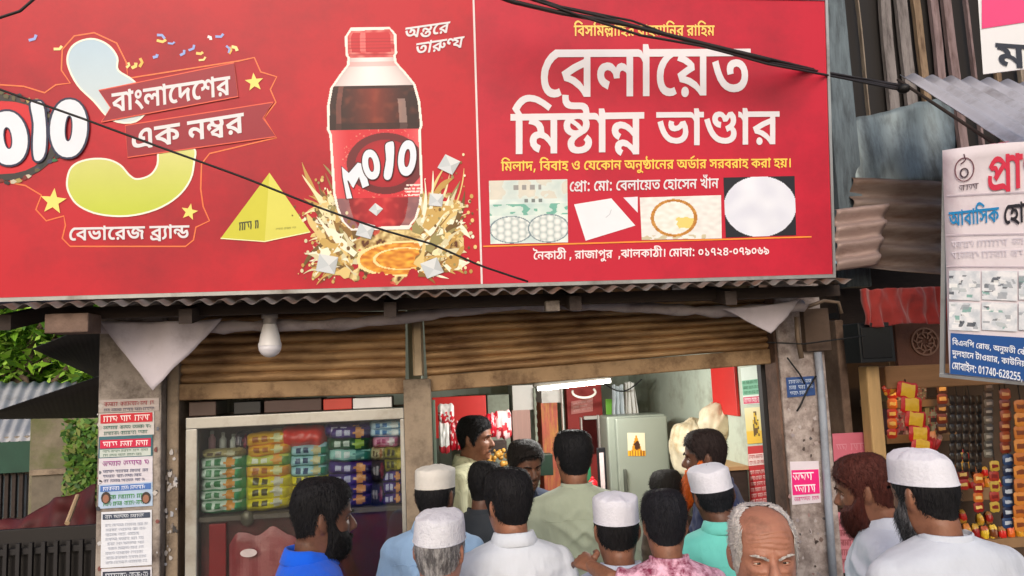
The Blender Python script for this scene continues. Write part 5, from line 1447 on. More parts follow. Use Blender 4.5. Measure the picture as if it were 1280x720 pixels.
# ---- lamp
m_tube = M('lit_tube', (255, 250, 240), emit=((255, 248, 236), 7.0))
p0, p1 = W(672, 486, 4.25), W(763, 476, 4.25)
lamp = thing('tube_lamp', 'lit fluorescent tube lamp shining just under the wide shutter', 'tube lamp', (p0 + p1) / 2)
MB().tube([p0, p1], 0.012, 12).build('tube', m_tube, lamp, True)
for k in range(4):
    ld = bpy.data.lights.new('tube_light', 'POINT')
    ld.energy = 8.0
    ld.color = (1.0, 0.97, 0.92)
    ld.shadow_soft_size = 0.0
    lo_ = bpy.data.objects.new('tube_light', ld)
    lo_.location = MW[lamp.name].inverted() @ (p0.lerp(p1, 0.1 + 0.27 * k) + Vector((0, -0.02, -0.03)))
    link(lo_, lamp)
MB().hexa([p0 + Vector((-.02, .02, .012)), p1 + Vector((.02, .02, .012)), p1 + Vector((.02, .02, .035)), p0 + Vector((-.02, .02, .035))],
          [p0 + Vector((-.02, .06, .012)), p1 + Vector((.02, .06, .012)), p1 + Vector((.02, .06, .035)), p0 + Vector((-.02, .06, .035))]).build('batten', M('lamp_batten', (120, 118, 112), rough=0.5), lamp)
for p in (p0 + (p1 - p0) * 0.15, p0 + (p1 - p0) * 0.85):
    MB().tube([p + Vector((0, .04, .035)), Vector((p.x, p.y + .04, 2.62))], 0.004, 6).build('hanger', m_plastic_white, lamp)
q = W(730, 490, 4.75)
b = MB()
b.tube([q + Vector((0.075 * math.cos(t), 0.03 * math.sin(t), 0.035 * math.sin(t))) for t in [math.pi * (0.9 + 1.25 * k / 18) for k in range(19)]], 0.008, 10)
b.tube([q + Vector((0, 0.0, 0.07)), Vector((q.x, q.y, 2.62))], 0.004, 6)
tag(b.build('ring_lamp', M('ring_lamp_white', (176, 170, 160), rough=0.4), None, True), 'curved white ring lamp hanging behind the lit tube', 'lamp')

# ---- back of the shop, from one end to the other
IY = 5.6
m_red = M('red_panel', (196, 42, 38), rough=0.5, var=0.12, scale=4)
m_white_p = M('white_panel', (222, 218, 212), rough=0.5, var=0.08)
m_pinkish = M('faded_pink_curtain', (206, 166, 156), rough=0.8, var=0.15, scale=5, stretch=(6, 1, 0.6))
m_greenwall = M('grey_green_pillar', (160, 168, 152), rough=0.8, var=0.15, dirt=(120, 120, 106), damt=0.4)
slab((540, 497, 609, 545), 4.95, 0.02, 'red_banner', m_red, 'plain red banner behind the hanging snack bags', 'banner')
slab((609, 494, 642, 640), 5.3, 0.25, 'inner_pillar', m_greenwall, 'grey green wall pillar behind the man in the cream shirt', 'pillar')


def cabinet(pq, Y, name, label, lower, split):
    t = thing(name, label, 'cabinet', W((pq[0] + pq[2]) / 2, pq[3], Y))
    slab((pq[0], pq[1], pq[2], split), Y, 0.3, 'upper_door', m_white_p, parent=t)
    slab((pq[0], split + 1.0, pq[2], pq[3]), Y, 0.3, 'lower_door', lower, parent=t)
    return t


cabinet((640, 482, 668, 640), 5.3, 'white_cabinet', 'white wall cabinet with faded pink lower front behind the crowd', m_pinkish, 512)
b = MB()
a, c = W(667, 485, 5.25), W(676, 640, 5.25)
b.bb(a.x, c.x, 5.25, 5.3, c.z, a.z)
for k in range(14):
    zz = a.z - 0.05 - k * 0.06
    b.box(((a.x + c.x) / 2, 5.247, zz), (0.018, 0.008, 0.03))
tag(b.build('lattice_post', m_greenwall), 'pale lattice post between the white cabinet and the red curtain', 'post')
cabinet((676, 478, 703, 640), 5.3, 'red_front_cabinet', 'cabinet with white top and red patterned front beside the lattice post', M('red_pattern', (200, 104, 84), rough=0.6, var=0.35, scale=7, stretch=(5, 1, 0.8), dirt=(214, 160, 80), dscale=6, damt=0.45), 503)
slab((703, 480, 707, 600), 5.2, 0.05, 'white_post', m_white_p, 'thin white upright post beside the red wall', 'post')
slab((707, 470, 760, 640), 5.45, 0.1, 'red_wall_panel', M('dull_red_wall', (164, 56, 52), rough=0.6, var=0.15), 'dull red wall panel beside the fridge', 'wall panel')
fr = wallframe(727, 507, 5.44)
print_sheet(fr, [(714, 502), (741, 497), (741, 514), (714, 518)], 'paper_notice', 'pale reddish notice pasted on the dull red wall panel', 'notice', [(0, 1, (204, 130, 124), None, 0), (0.1, 0.9, None, (226, 180, 174), 3)], 11)
wd = thing('inner_window', 'small dark window with pale upright frame beside the fridge', 'window', W(738, 560, 5.4))
slab((729, 524, 749, 566), 5.42, 0.02, 'pane', M('dark_pane', (74, 28, 28), rough=0.15), parent=wd)
slab((726, 522, 730, 570), 5.38, 0.05, 'frame', m_white_p, parent=wd)
slab((747, 519, 752, 570), 5.38, 0.05, 'frame', m_white_p, parent=wd)
slab((730.2, 520.5, 746.8, 524), 5.38, 0.05, 'frame', m_white_p, parent=wd)
slab((757, 499, 767, 519), 5.2, 0.02, 'green_packet', M('leaf_green', (110, 176, 60), rough=0.4, var=0.12), 'small bright green packet hanging above the fridge corner', 'packet')


def hung_cloth(pq, Y, name, label, col, seed, cat='cloth', folds=3.0, amp=0.02):
    a, c = W(pq[0], pq[1], Y), W(pq[2], pq[3], Y)
    vs, fs = [], []
    nx, ny = 24, 20
    for j in range(ny + 1):
        for i in range(nx + 1):
            u, v = i / nx, j / ny
            x = a.x + (c.x - a.x) * (0.5 + (u - 0.5) * (1 - 0.15 * math.sin(v * 3 + seed)))
            vs.append((x, Y + amp * math.sin(u * folds * 6.28 + 1.5 * v + seed) * (0.4 + v) + amp * nz(u * 3, v * 2, seed), a.z + (c.z - a.z) * v + 0.015 * nz(u * 3, seed)))
    for j in range(ny):
        for i in range(nx):
            k = j * (nx + 1) + i
            fs.append((k, k + nx + 1, k + nx + 2, k + 1))
    return tag(MB().add(vs, fs).build(name, M(name + '_' + str(seed), col, rough=0.85, var=0.08, scale=8), None, True, solid=0.002), label, cat)


hung_cloth((764, 482, 783, 522), 5.1, 'hanging_cloth', 'pale blue grey cloth hanging on the line above the fridge', (186, 196, 200), 1)
hung_cloth((780, 478, 797, 524), 5.15, 'hanging_cloth', 'white cloth hanging beside the pale blue grey one', (220, 220, 216), 2)
b = MB()
b.tube([W(756 + 46 * k / 12, 480 + 12 * math.sin(math.pi * k / 12) - 6 * k / 12, 5.0) for k in range(13)], 0.005, 6)
tag(b.build('clothes_line', M('black_cable', (24, 24, 26))), 'black sagging cord above the fridge carrying the cloths', 'cord')
fr = wallframe(809, 500, 6.295)
print_sheet(fr, [(801, 486), (815, 484), (817, 514), (803, 517)], 'wall_sticker', 'small wall poster with a red figure above the fridge', 'poster', [(0, 1, (206, 190, 170), None, 0), (0.12, 0.9, (190, 70, 50), (160, 40, 40), 2)], 12)

# ---- fridge
fy = 4.7
fa, fc = W(769, 521, fy), W(846, 700, fy)
m_fr = M('fridge_grey', (150, 158, 146), rough=0.35, var=0.05, scale=3, metal=0.1)
fr_t = thing('fridge', 'tall grey green fridge with a yellow sticker on its door', 'fridge', ((fa.x + fc.x) / 2, fy + 0.3, 0.08))
MB().bb(fa.x - 0.045, fc.x, fy + 0.042, fy + 0.26, 0.08, fa.z).build('body', m_fr, fr_t, bevel=0.012)
MB().bb(fa.x, fc.x - 0.004, fy, fy + 0.04, 0.75, fa.z - 0.01).build('door', m_fr, fr_t, bevel=0.01)
MB().bb(fa.x, fc.x - 0.004, fy, fy + 0.04, 0.1, 0.74).build('door', m_fr, fr_t, bevel=0.01)
MB().bb(fa.x + 0.03, fa.x + 0.05, fy - 0.03, fy - 0.0005, 1.0, 1.3).build('handle', M('fridge_handle', (90, 94, 86), rough=0.4), fr_t, bevel=0.005)
fr = wallframe(795, 555, fy - 0.002)


def warn_ink(u, v):
    if v > 0.78:
        return (226, 170, 40) if math.sin(u * 40) > -0.4 else (150, 90, 30)
    q = abs(u - 0.5) < 0.42 * (v - 0.06)
    if q:
        n = nz(u * 6, v * 6, 4)
        if (u - 0.55) ** 2 + (v - 0.55) ** 2 < 0.035 + 0.02 * n:
            return (70, 40, 20)
        return (206, 140, 30)
    return (222, 216, 186)


o = picture(fr, [(784, 541), (806, 541), (807, 570), (785, 570)], 20, 26, warn_ink, 0.001)
for i, p in enumerate(o.v):
    o.v[i] = fr.m @ p
o.build('sticker', m_print, fr_t)

# ---- framed black notice and things in front of the fridge side
bn = thing('framed_notice', 'narrow black framed notice standing beside the fridge', 'notice', W(752, 620, 4.5))
slab((746, 560, 760, 620), 4.5, 0.02, 'frame', M('black_frame', (24, 24, 28), rough=0.4), parent=bn)
slab((749, 566, 757, 616), 4.497, 0.0025, 'sheet', M('pinkish_sheet', (206, 190, 190), rough=0.6, var=0.2, scale=30), parent=bn, bevel=0)
slab((727, 571, 740, 612), 4.45, 0.06, 'green_carton', M('bottle_green', (40, 110, 74), rough=0.4, var=0.2), 'dark green carton on the counter behind the man in grey green', 'carton')
q = W(741, 606, 4.4)
tag(MB().ball(q, (0.03, 0.03, 0.035), 14, 10).ball(q + Vector((0, 0, 0.036)), (0.012, 0.012, 0.012), 8, 6).build('red_jar', M('red_plastic', (214, 30, 44), rough=0.3), None, True), 'small red plastic jar near the green carton', 'jar')
slab((668, 569, 692, 594), 4.5, 0.1, 'green_tray', M('dark_green_box', (26, 44, 34), rough=0.4, var=0.2), 'dark green box on the counter beside the facing worker', 'box')
# counter carrying those things
ct = thing('counter', 'low serving counter half hidden behind the crowd', 'counter', (0.25, 4.6, 0.08))
cz = W(745, 618, 4.5).z
MB().bb(-0.1, 0.55, 4.4, 4.8, cz - 0.03, cz - 0.002).build('counter_top', m_shelf, ct, bevel=0.004)
MB().bb(-0.08, 0.53, 4.43, 4.78, 0.081, cz - 0.031).build('counter_front', m_maroon, ct)

# ---- hanging snack bags near the red banner
for i, (pq, ink, lb) in enumerate((((547, 505, 568, 528), 'wr', 'white and red hanging snack bag uppermost beside the shop post'), ((548, 528, 563, 566), 'w', 'long white hanging snack bag under the white and red one'),
                                   ((561, 528, 578, 562), 'r', 'red hanging snack bag in front of the red banner'), ((606, 517, 622, 546), 'r2', 'red snack bag hanging right behind the cream shirted man'),
                                   ((617, 514, 640, 548), 'p', 'pale pink and red snack bag hanging below the grey green pillar top'))):
    fn = {'wr': lambda u, v: (236, 230, 228) if v < 0.4 or nz(u * 5, v * 5) > 0.1 else (206, 36, 50), 'w': lambda u, v: (236, 234, 232) if v < 0.75 else (206, 60, 70),
          'r': lambda u, v: (206, 30, 50) if nz(u * 5, v * 6, 3) < 0.18 else (240, 200, 200), 'r2': lambda u, v: (200, 26, 48) if nz(u * 4, v * 4, 6) < 0.25 else (236, 160, 166),
          'p': lambda u, v: (236, 196, 196) if nz(u * 4 + 1, v * 4, 8) > -0.12 else (190, 50, 60)}[ink]
    a, c = W(pq[0], pq[1], 4.75), W(pq[2], pq[3], 4.75)
    mb = packet_mesh(c.x - a.x, a.z - c.z, 0.06, fn, 60 + i, 14, 12)
    mb.move(Matrix.Translation((a + c) / 2))
    tag(mb.build('snack_bag', m_pack, None, True), lb, 'snack bag', 'snack bags hanging by the red banner')
slab((540, 500, 548, 640), 4.6, 0.05, 'green_post', M('grey_green_post', (110, 126, 112), rough=0.6, var=0.15), 'grey green upright post just inside the middle pillar', 'post')
# brass tray of sweets behind the man in cream
q = W(623, 575, 4.6)
b = MB()
for k in range(26):
    b.ball(q + Vector((rnd.uniform(-.07, .07), rnd.uniform(-.04, .04), rnd.uniform(-.06, .06))), rnd.uniform(0.012, 0.024), 8, 6)
tag(b.build('sweets_pile', M('golden_sweets', (200, 150, 70), rough=0.3, var=0.3, scale=12), None, True), 'heap of golden syrup sweets behind the cream shirted man', 'sweets')
slab((606, 553, 634, 566), 4.62, 0.1, 'dark_shelf', m_dark, 'dark shelf board above the golden sweets', 'shelf')

# ---- cream plastic sacks
m_sack = M('cream_plastic_sack', (204, 194, 168), rough=0.5, var=0.16, scale=9, dirt=(170, 146, 104), dscale=5, damt=0.4, bump=0.25, bscale=18)


def sack(c, r, seed, label, lean=0.0):
    mb = MB().ball((0, 0, 0), r, 72, 52)
    for i, p in enumerate(mb.v):
        n = p.normalized()
        an = math.atan2(n.y, n.x)
        k = 1 + 0.14 * nz(n.x * 1.8 + seed, n.y * 1.8, n.z * 1.8) - 0.13 * abs(nz(math.cos(an) * 3.4 + seed, math.sin(an) * 3.4, n.z * 0.9 + seed)) - 0.05 * abs(nz(math.cos(an) * 8, math.sin(an) * 8 + seed, n.z * 1.6)) + 0.03 * nz(n.x * 5, n.y * 5, n.z * 5 + seed)
        k *= 1 - 0.45 * sstep(0.72, 1.0, n.z) * (1 if seed == 4 else 0.4)
        mb.v[i] = Matrix.Rotation(lean, 3, 'Y') @ (p * k)
    mb.move(Matrix.Translation(c))
    return tag(mb.build('plastic_sack', m_sack, None, True), label, 'sack', 'cream plastic sacks')


sack(W(870, 560, 4.5), (0.17, 0.14, 0.22), 1, 'big crumpled cream sack leaning on the fridge')
sack(W(900, 527, 4.3), (0.125, 0.12, 0.13), 4, 'bulging cream sack heaped on top under the red wall board', 0.4)
ya, yb_ = WX(936, 600, xr_in).y, WX(902, 600, xr_in).y
zt_ = WX(918, 577, xr_in).z
dc = thing('dark_cabinet', 'dark open cabinet with a pale plank top below the cream sacks', 'cabinet', (xr_in - 0.08, (ya + yb_) / 2, 0.08))
MB().bb(xr_in - 0.15, xr_in - 0.003, ya, yb_, 0.081, zt_ - 0.02).build('carcass', m_dark, dc, bevel=0.004)
MB().bb(xr_in - 0.17, xr_in - 0.003, ya - 0.02, yb_ + 0.02, zt_ - 0.0195, zt_).build('plank_top', M('shelf_plank', (170, 140, 100), rough=0.7, var=0.2), dc)
yc, yd = WX(924, 490, xr_in).y, WX(894, 490, xr_in).y
tag(MB().bb(xr_in - 0.02, xr_in - 0.002, yc, yd, WX(910, 518, xr_in).z, WX(910, 455, xr_in).z).build('red_wall_board', m_red, None, bevel=0.003), 'plain red board fixed to the side wall above the cream sacks', 'board')

# ---- posters on the inner side wall
wf = Frame(WX(950, 560, xr_in - 0.0015), (0, -1, 0), (0, 0, 1))
print_sheet(wf, [(926, 460), (953, 456), (957, 504), (930, 506)], 'wall_poster', 'whitish green wall poster high beside the black shutter channel', 'poster',
            [(0, 1, (214, 226, 216), None, 0), (0.35, 0.75, (120, 180, 150), (60, 120, 90), 3), (0.8, 0.98, (206, 80, 110), (240, 220, 226), 1)], 21)


def bottle_poster(u, v):
    if abs(u - 0.5) < 0.14 * (1 if v > 0.35 else 0.45) and 0.12 < v < 0.8:
        return (96, 70, 24) if nz(u * 9, v * 9) < 0.12 else (206, 170, 40)
    if v > 0.66:
        return (222, 180, 60)
    return mixc((226, 216, 176), (214, 190, 96), v)


o = picture(wf, [(931, 510), (957, 508), (961, 553), (935, 555)], 14, 26, bottle_poster, 0.003)
bp_o = bpy.data.objects.new('bottle_poster', o.mesh('bottle_poster', m_print))
link(bp_o, None, wf.m)
tag(bp_o, 'pale yellow wall poster showing a dark bottle', 'poster')
print_sheet(wf, [(935, 558), (960, 556), (966, 636), (939, 640)], 'wall_poster', 'red wall poster with pale lines of print below the bottle poster', 'poster',
            [(0, 1, (186, 44, 50), None, 0), (0.12, 0.3, (226, 200, 196), (180, 60, 60), 2), (0.36, 0.98, None, (230, 196, 190), 7)], 23)


# ================================================================== bills and signs on the pillars
lp = Frame(W(160, 565, 3.498), (1, 0, 0), (0, 0, 1))


def lpx(x, y):          # the left pillar leans a little in the photo: rows keep their own slope
    return (x, y)


BILLS = [
    ('torn old bill with faint red print, topmost on the postered pillar', [(125, 500), (199, 497), (199, 513), (124, 516)], [(0, 1, (176, 164, 160), None, 0), (0.1, 0.6, None, (150, 60, 66), 1), (0.62, 1, None, (90, 90, 110), 1)]),
    ('pasted bill with a bright red band and green foot under the torn bill', [(124, 517), (193, 514), (193, 543), (124, 546)], [(0, 1, (196, 192, 190), None, 0), (0.04, 0.44, (196, 34, 50), (240, 226, 226), 1), (0.5, 0.98, None, (60, 110, 100), 2)]),
    ('pasted bill with a crimson band over a teal edge', [(124, 546), (191, 543), (191, 570), (123, 573)], [(0, 1, (60, 104, 116), None, 0), (0.16, 0.55, (196, 30, 70), (244, 226, 230), 1), (0.6, 0.96, (190, 200, 196), (60, 100, 80), 2)]),
    ('whitish bill with purple heading and dark lines of print', [(124, 573), (191, 570), (191, 603), (123, 606)], [(0, 1, (206, 202, 212), None, 0), (0.06, 0.36, None, (150, 60, 140), 1), (0.42, 0.95, None, (80, 84, 120), 3)]),
    ('blue bill with two faces and green lettering', [(124, 606), (191, 602), (191, 632), (123, 636)], [(0, 1, (170, 190, 216), None, 0), (0.05, 0.3, (70, 110, 180), (220, 226, 240), 1), (0.4, 0.95, None, (60, 140, 60), 2)]),
    ('large white paper notice with a dark heading low on the postered pillar', [(127, 640), (190, 637), (190, 706), (126, 710)], [(0, 1, (212, 216, 226), None, 0), (0.04, 0.14, (60, 70, 90), (200, 206, 216), 1), (0.2, 0.95, None, (176, 182, 196), 9)]),
    ('strip of white paper notice at the foot of the pillar in view', [(127, 711), (190, 708), (190, 745), (126, 748)], [(0, 1, (206, 206, 216), None, 0), (0.1, 0.4, (50, 54, 70), (190, 196, 206), 1)]),
]
for i, (lb, quad, bands) in enumerate(BILLS):
    o = print_sheet(lp, quad, 'pasted_bill', lb, 'bill', bands, 40 + i, group='bills pasted on the pillar')
    if 'two faces' in lb:
        for x in (133, 183):
            fb = MB()
            q = lp.px(x, 622)
            fb.poly([(q.x + 0.02 * math.cos(t), q.y + 0.026 * math.sin(t)) for t in [k * math.pi / 6 for k in range(12)]], 0.0062, (60, 50, 48))
            fb.poly([(q.x + 0.013 * math.cos(t), q.y - 0.004 + 0.018 * math.sin(t)) for t in [k * math.pi / 6 for k in range(12)]], 0.0066, (150, 104, 84))
            fb.build('portrait', m_print, o, world=False)
# scraps of torn paper on the pillar edges
scr = MB()
for k in range(16):
    x, y = rnd.choice((rnd.uniform(193, 200), rnd.uniform(122, 126))), rnd.uniform(505, 715)
    q = lp.px(x, y)
    s = rnd.uniform(0.003, 0.010)
    c = rnd.choice([(60, 60, 66), (180, 178, 180), (120, 70, 66), (184, 178, 174), (100, 104, 116)])
    scr.poly([(q.x + s * math.cos(t) * rnd.uniform(0.6, 1.3), q.y + 1.3 * s * math.sin(t) * rnd.uniform(0.6, 1.3)) for t in [m * math.pi / 3 for m in range(6)]], 0.002 + 0.0001 * k, c)
for i, p in enumerate(scr.v):
    scr.v[i] = lp.m @ p
scr.build('torn_paper', m_print, shop)['kind'] = 'stuff'
jb = Frame(W(212, 600, 3.558), (1, 0, 0), (0, 0, 1))
scr = MB()
for k in range(34):
    q = jb.px(rnd.uniform(206, 221), rnd.uniform(560, 715))
    s = rnd.uniform(0.003, 0.012)
    c = rnd.choice([(60, 58, 60), (180, 176, 176), (170, 164, 160), (120, 110, 104), (160, 162, 170)])
    scr.poly([(q.x + s * math.cos(t) * rnd.uniform(0.5, 1.3), q.y + 1.4 * s * math.sin(t) * rnd.uniform(0.5, 1.3)) for t in [m * math.pi / 3 for m in range(6)]], 0.002 + 0.0001 * k, c)
for i, p in enumerate(scr.v):
    scr.v[i] = jb.m @ p
scr.build('torn_paper', m_print, shop)['kind'] = 'stuff'

rpf = Frame(W(1010, 580, 3.498), (1, 0, 0), (0, 0, 1))
print_sheet(rpf, [(982, 472), (1017, 470), (1019, 494), (984, 497)], 'blue_plaque', 'small dark blue plaque with white print high on the stained pillar', 'plaque',
            [(0, 1, (44, 74, 130), None, 0), (0.08, 0.95, None, (190, 204, 226), 3)], 61)
print_sheet(rpf, [(987, 577), (1023, 576), (1026, 628), (990, 631)], 'pink_notice', 'white notice with a hot pink panel on the stained pillar', 'notice',
            [(0, 1, (216, 206, 216), None, 0), (0.2, 0.78, (224, 30, 120), (246, 226, 236), 2), (0.8, 0.95, None, (206, 80, 140), 1)], 62)
scr = MB()
for k in range(70):
    y = rnd.uniform(505, 720)
    if 570 < y < 635 and rnd.random() < 0.8:
        continue
    q = rpf.px(rnd.uniform(986, 1036) + (y - 600) * 0.06, y)
    s = rnd.uniform(0.003, 0.011)
    c = rnd.choice([(70, 58, 56), (94, 76, 70), (176, 166, 166), (166, 152, 150), (120, 100, 94), (150, 140, 144), (84, 78, 80), (150, 120, 118)])
    scr.poly([(q.x + s * math.cos(t) * rnd.uniform(0.4, 1.4), q.y + 1.2 * s * math.sin(t) * rnd.uniform(0.4, 1.4)) for t in [m * math.pi / 3 for m in range(6)]], 0.001 + 0.00012 * (k % 12), c)
for i, p in enumerate(scr.v):
    scr.v[i] = rpf.m @ p
scr.build('peeling_paint', m_print, shop)['kind'] = 'stuff'
# cables and pipe on that pillar
m_cable = M('black_cable', (24, 24, 26), rough=0.6)
b = MB()
b.tube([W(*p, 3.47) for p in ((984, 447), (990, 455), (1000, 468), (1006, 480))], 0.004, 6)
b.tube([W(*p, 3.465) for p in ((1020, 470), (1010, 486), (1000, 508), (996, 514))], 0.0045, 6)
tag(b.build('slack_cable', m_cable, None, True), 'short slack black cables crossing in front of the blue plaque', 'cable')
b = MB()
b.tube([W(*p, 3.47) for p in ((1022, 440), (1026, 480), (1030, 540), (1036, 640), (1044, 760))], 0.018, 12)
tag(b.build('drain_pipe', M('blue_grey_pipe', (150, 158, 172), rough=0.5, var=0.15, dirt=(110, 108, 112), damt=0.4), None, True), 'blue grey pipe running down the edge of the stained pillar', 'pipe')
# clutter of brackets at the pillar head
m_brk = M('bracket_steel', (126, 108, 92), rough=0.6, var=0.3, metal=0.4)
b = MB()
b.tube([W(*p, 3.4) for p in ((1008, 384), (1030, 376), (1048, 378), (1052, 392))], 0.009, 8)
tag(b.build('hook_bracket', m_brk, None, True), 'bent steel hook bracket under the far end of the eave', 'bracket')
b = MB()
b.tube([W(*p, 3.42) for p in ((996, 396), (997, 420), (1002, 448))], 0.013, 8)
tag(b.build('conduit', m_brk, None, True), 'short pale conduit going down beside the wide shutter', 'conduit')
slab((1004, 386, 1040, 438), 3.46, 0.07, 'meter_box', M('grimy_box', (96, 78, 66), rough=0.8, var=0.3, dirt=(50, 40, 36), damt=0.5), 'grimy brown meter box at the head of the stained pillar', 'meter box')
b = MB()
b.tube([W(*p, 3.41) for p in ((960, 428), (1004, 430), (1050, 424), (1080, 420))], 0.004, 6)
tag(b.build('service_wire', m_cable, None, True), 'thin black wire stretched from the shutter to the neighbouring stall', 'wire')

# ================================================================== overhead wires
def sag_wire(pts, Y0, Y1, r, n=24):
    P = []
    for i in range(n + 1):
        t = i / n * (len(pts) - 1)
        k = min(int(t), len(pts) - 2)
        f = t - k
        f2 = f
        x = pts[k][0] + (pts[k + 1][0] - pts[k][0]) * f2
        y = pts[k][1] + (pts[k + 1][1] - pts[k][1]) * f2
        u = i / n
        P.append(W(x, y, Y0 + (Y1 - Y0) * (u if Y1 < 3 else (0.35 * u if u < 0.72 else 0.252 + (u - 0.72) * 2.67))))
    return MB().tube(P, r, 6)


tag(sag_wire([(-60, 88), (0, 112), (100, 147), (200, 184), (300, 220), (400, 260), (480, 288), (540, 305), (600, 332), (660, 352)], 2.6, 2.85, 0.0042, 40).build('power_wire', m_cable, None, True), 'single thin black wire slanting across the drink side of the signboard', 'wire')
tag(sag_wire([(-20, 30), (0, 22), (25, 14), (48, -6)], 2.5, 2.5, 0.0045).build('power_wire', m_cable, None, True), 'short black wire crossing the upper corner of the signboard', 'wire')
m_cab2 = M('bundled_cable', (44, 38, 38), rough=0.55, var=0.2)
for i, (pts, r, lb) in enumerate((
        ([(590, -16), (640, 2), (700, 16), (780, 30), (860, 50), (950, 72), (1040, 94), (1130, 112)], 0.0085, 'thickest black cable of the bundle crossing the shop name'),
        ([(600, -22), (680, 4), (750, 20), (840, 46), (930, 66), (1030, 90), (1128, 108)], 0.006, 'black cable twisting along the top of the thick bundle'),
        ([(640, -10), (720, 18), (800, 44), (880, 58), (960, 80), (1050, 97), (1132, 114)], 0.005, 'thin black cable swinging below the thick bundle'),
        ([(620, -20), (700, 8), (790, 26), (870, 56), (940, 74), (1040, 92), (1126, 106)], 0.0045, 'thin dark cable woven through the middle of the bundle'))):
    tag(sag_wire(pts, 2.6 + 0.015 * i, 3.3, r, 48).build('power_cable', m_cab2, None, True), lb, 'cable', 'bundled cables over the signboard')
tag(MB().ball(W(1130, 111, 3.25), (0.03, 0.03, 0.022), 12, 8).build('cable_clamp', m_cable, None, True), 'black clamp where the cable bundle meets the tin awning', 'clamp')


# ================================================================== the alley beside the shop
m_blacksheet = M('black_sheet', (34, 32, 34), rough=0.7, var=0.25)


def eave_sheet(pts, name, label):
    """lean-to sheet: four pixel corners with their own distances"""
    P = [W(x, y, Y) for x, y, Y in pts]
    o = corrugated(P[0], P[1], P[2], P[3], max(3, (P[1] - P[0]).length / 0.08), 0.0005, ny=4, per=8).build(name, m_blacksheet, None, True, solid=0.003)
    return tag(o, label, 'awning')


eave_sheet([(40, 436, 4.6), (125, 402, 3.86), (128, 476, 5.2), (98, 462, 6.0)], 'dark_awning', 'upper dark sheet awning sticking out from the shop side wall')
eave_sheet([(-14, 517, 5.2), (124, 470, 3.86), (126, 522, 5.4), (0, 524, 6.4)], 'dark_awning', 'lower long dark sheet awning over the alley')
# distant tin roofed house
m_farwall = M('far_house_wall', (150, 140, 128), rough=0.9, var=0.2, dirt=(110, 100, 90), damt=0.4)
hs = thing('tin_roof_house', 'low house with a pale corrugated tin roof down the alley', 'house', W(20, 660, 10.0))
A, B = W(-120, 478, 12.5), W(96, 478, 12.5)
D, C = W(-140, 556, 9.4), W(62, 552, 9.4)
corrugated(A, B, C, D, (B - A).length / 0.16, 0.016, ny=6, per=8).build('roof', M('far_tin_roof', (170, 170, 172), rough=0.6, var=0.15, scale=1.2, metal=0.1, dirt=(140, 136, 132), dscale=1.0, damt=0.4), hs, True, solid=0.004)
a, c = W(-150, 556, 9.6), W(58, 720, 9.6)
MB().bb(a.x, c.x, 9.6, 9.75, 0, a.z + 0.02).build('wall', m_farwall, hs)
slab((-60, 556, 37, 590), 9.38, 0.04, 'fascia', M('dark_green_fascia', (28, 66, 52), rough=0.6, var=0.2), parent=hs)
wdw = slab((-8, 596, 30, 646), 9.5, 0.04, 'window', M('grey_window', (110, 120, 126), rough=0.3, var=0.3, scale=6), parent=hs)
for x in (0, 9, 18, 27):
    p, q = W(x, 592, 9.46), W(x, 650, 9.46)
    MB().bb(p.x - 0.02, p.x + 0.02, 9.45, 9.49, q.z, p.z).build('window_bar', m_dark, hs)
# mossy wall
m_moss = M('mossy_masonry', (120, 112, 96), rough=0.95, var=0.35, scale=7, bump=0.6, bscale=18, dirt=(84, 94, 50), dscale=2.2, damt=0.55)
mw = thing('mossy_wall', 'stained mossy masonry wall with a shuttered window in the alley', 'wall', W(85, 640, 7.0))
a, c = W(37, 527, 7.0), W(135, 640, 7.0)
MB().bb(a.x, c.x, 7.0, 7.25, 0, a.z + 0.12).build('masonry', m_moss, mw, bevel=0.02)
wd = slab((40, 592, 78, 640), 6.975, 0.022, 'window', M('old_window', (104, 96, 84), rough=0.7, var=0.3, scale=8), parent=mw)
slab((37, 588, 82, 592.5), 6.95, 0.045, 'lintel', m_conc2, parent=mw)
# creeper on that wall
iv = MB()
r2 = random.Random(5)
for k in range(900):
    x, y = r2.gauss(102, 12), r2.uniform(525, 625)
    if x < 78 or x > 128:
        continue
    q = W(x, y, 6.92 - r2.random() * 0.12)
    s = r2.uniform(0.02, 0.05)
    d1 = Vector((r2.uniform(-1, 1), r2.uniform(-.4, .4), r2.uniform(-1, 1))).normalized() * s
    d2 = d1.cross(Vector((r2.uniform(-.5, .5), -1, r2.uniform(-.5, .5)))).normalized() * s * 0.5
    g = r2.choice([(70, 110, 40), (54, 90, 36), (96, 130, 50), (110, 120, 60)])
    iv.add([q - d1, q + d2, q + d1, q - d2], [(0, 1, 2, 3)], g)
m_leaf = M('leaf_green_print', attr=True, rough=0.55, var=0.25, scale=3, spec=0.3)
t = tag(iv.build('wall_creeper', m_leaf), 'green creeper climbing the mossy wall beside the shop pillar', 'plant')
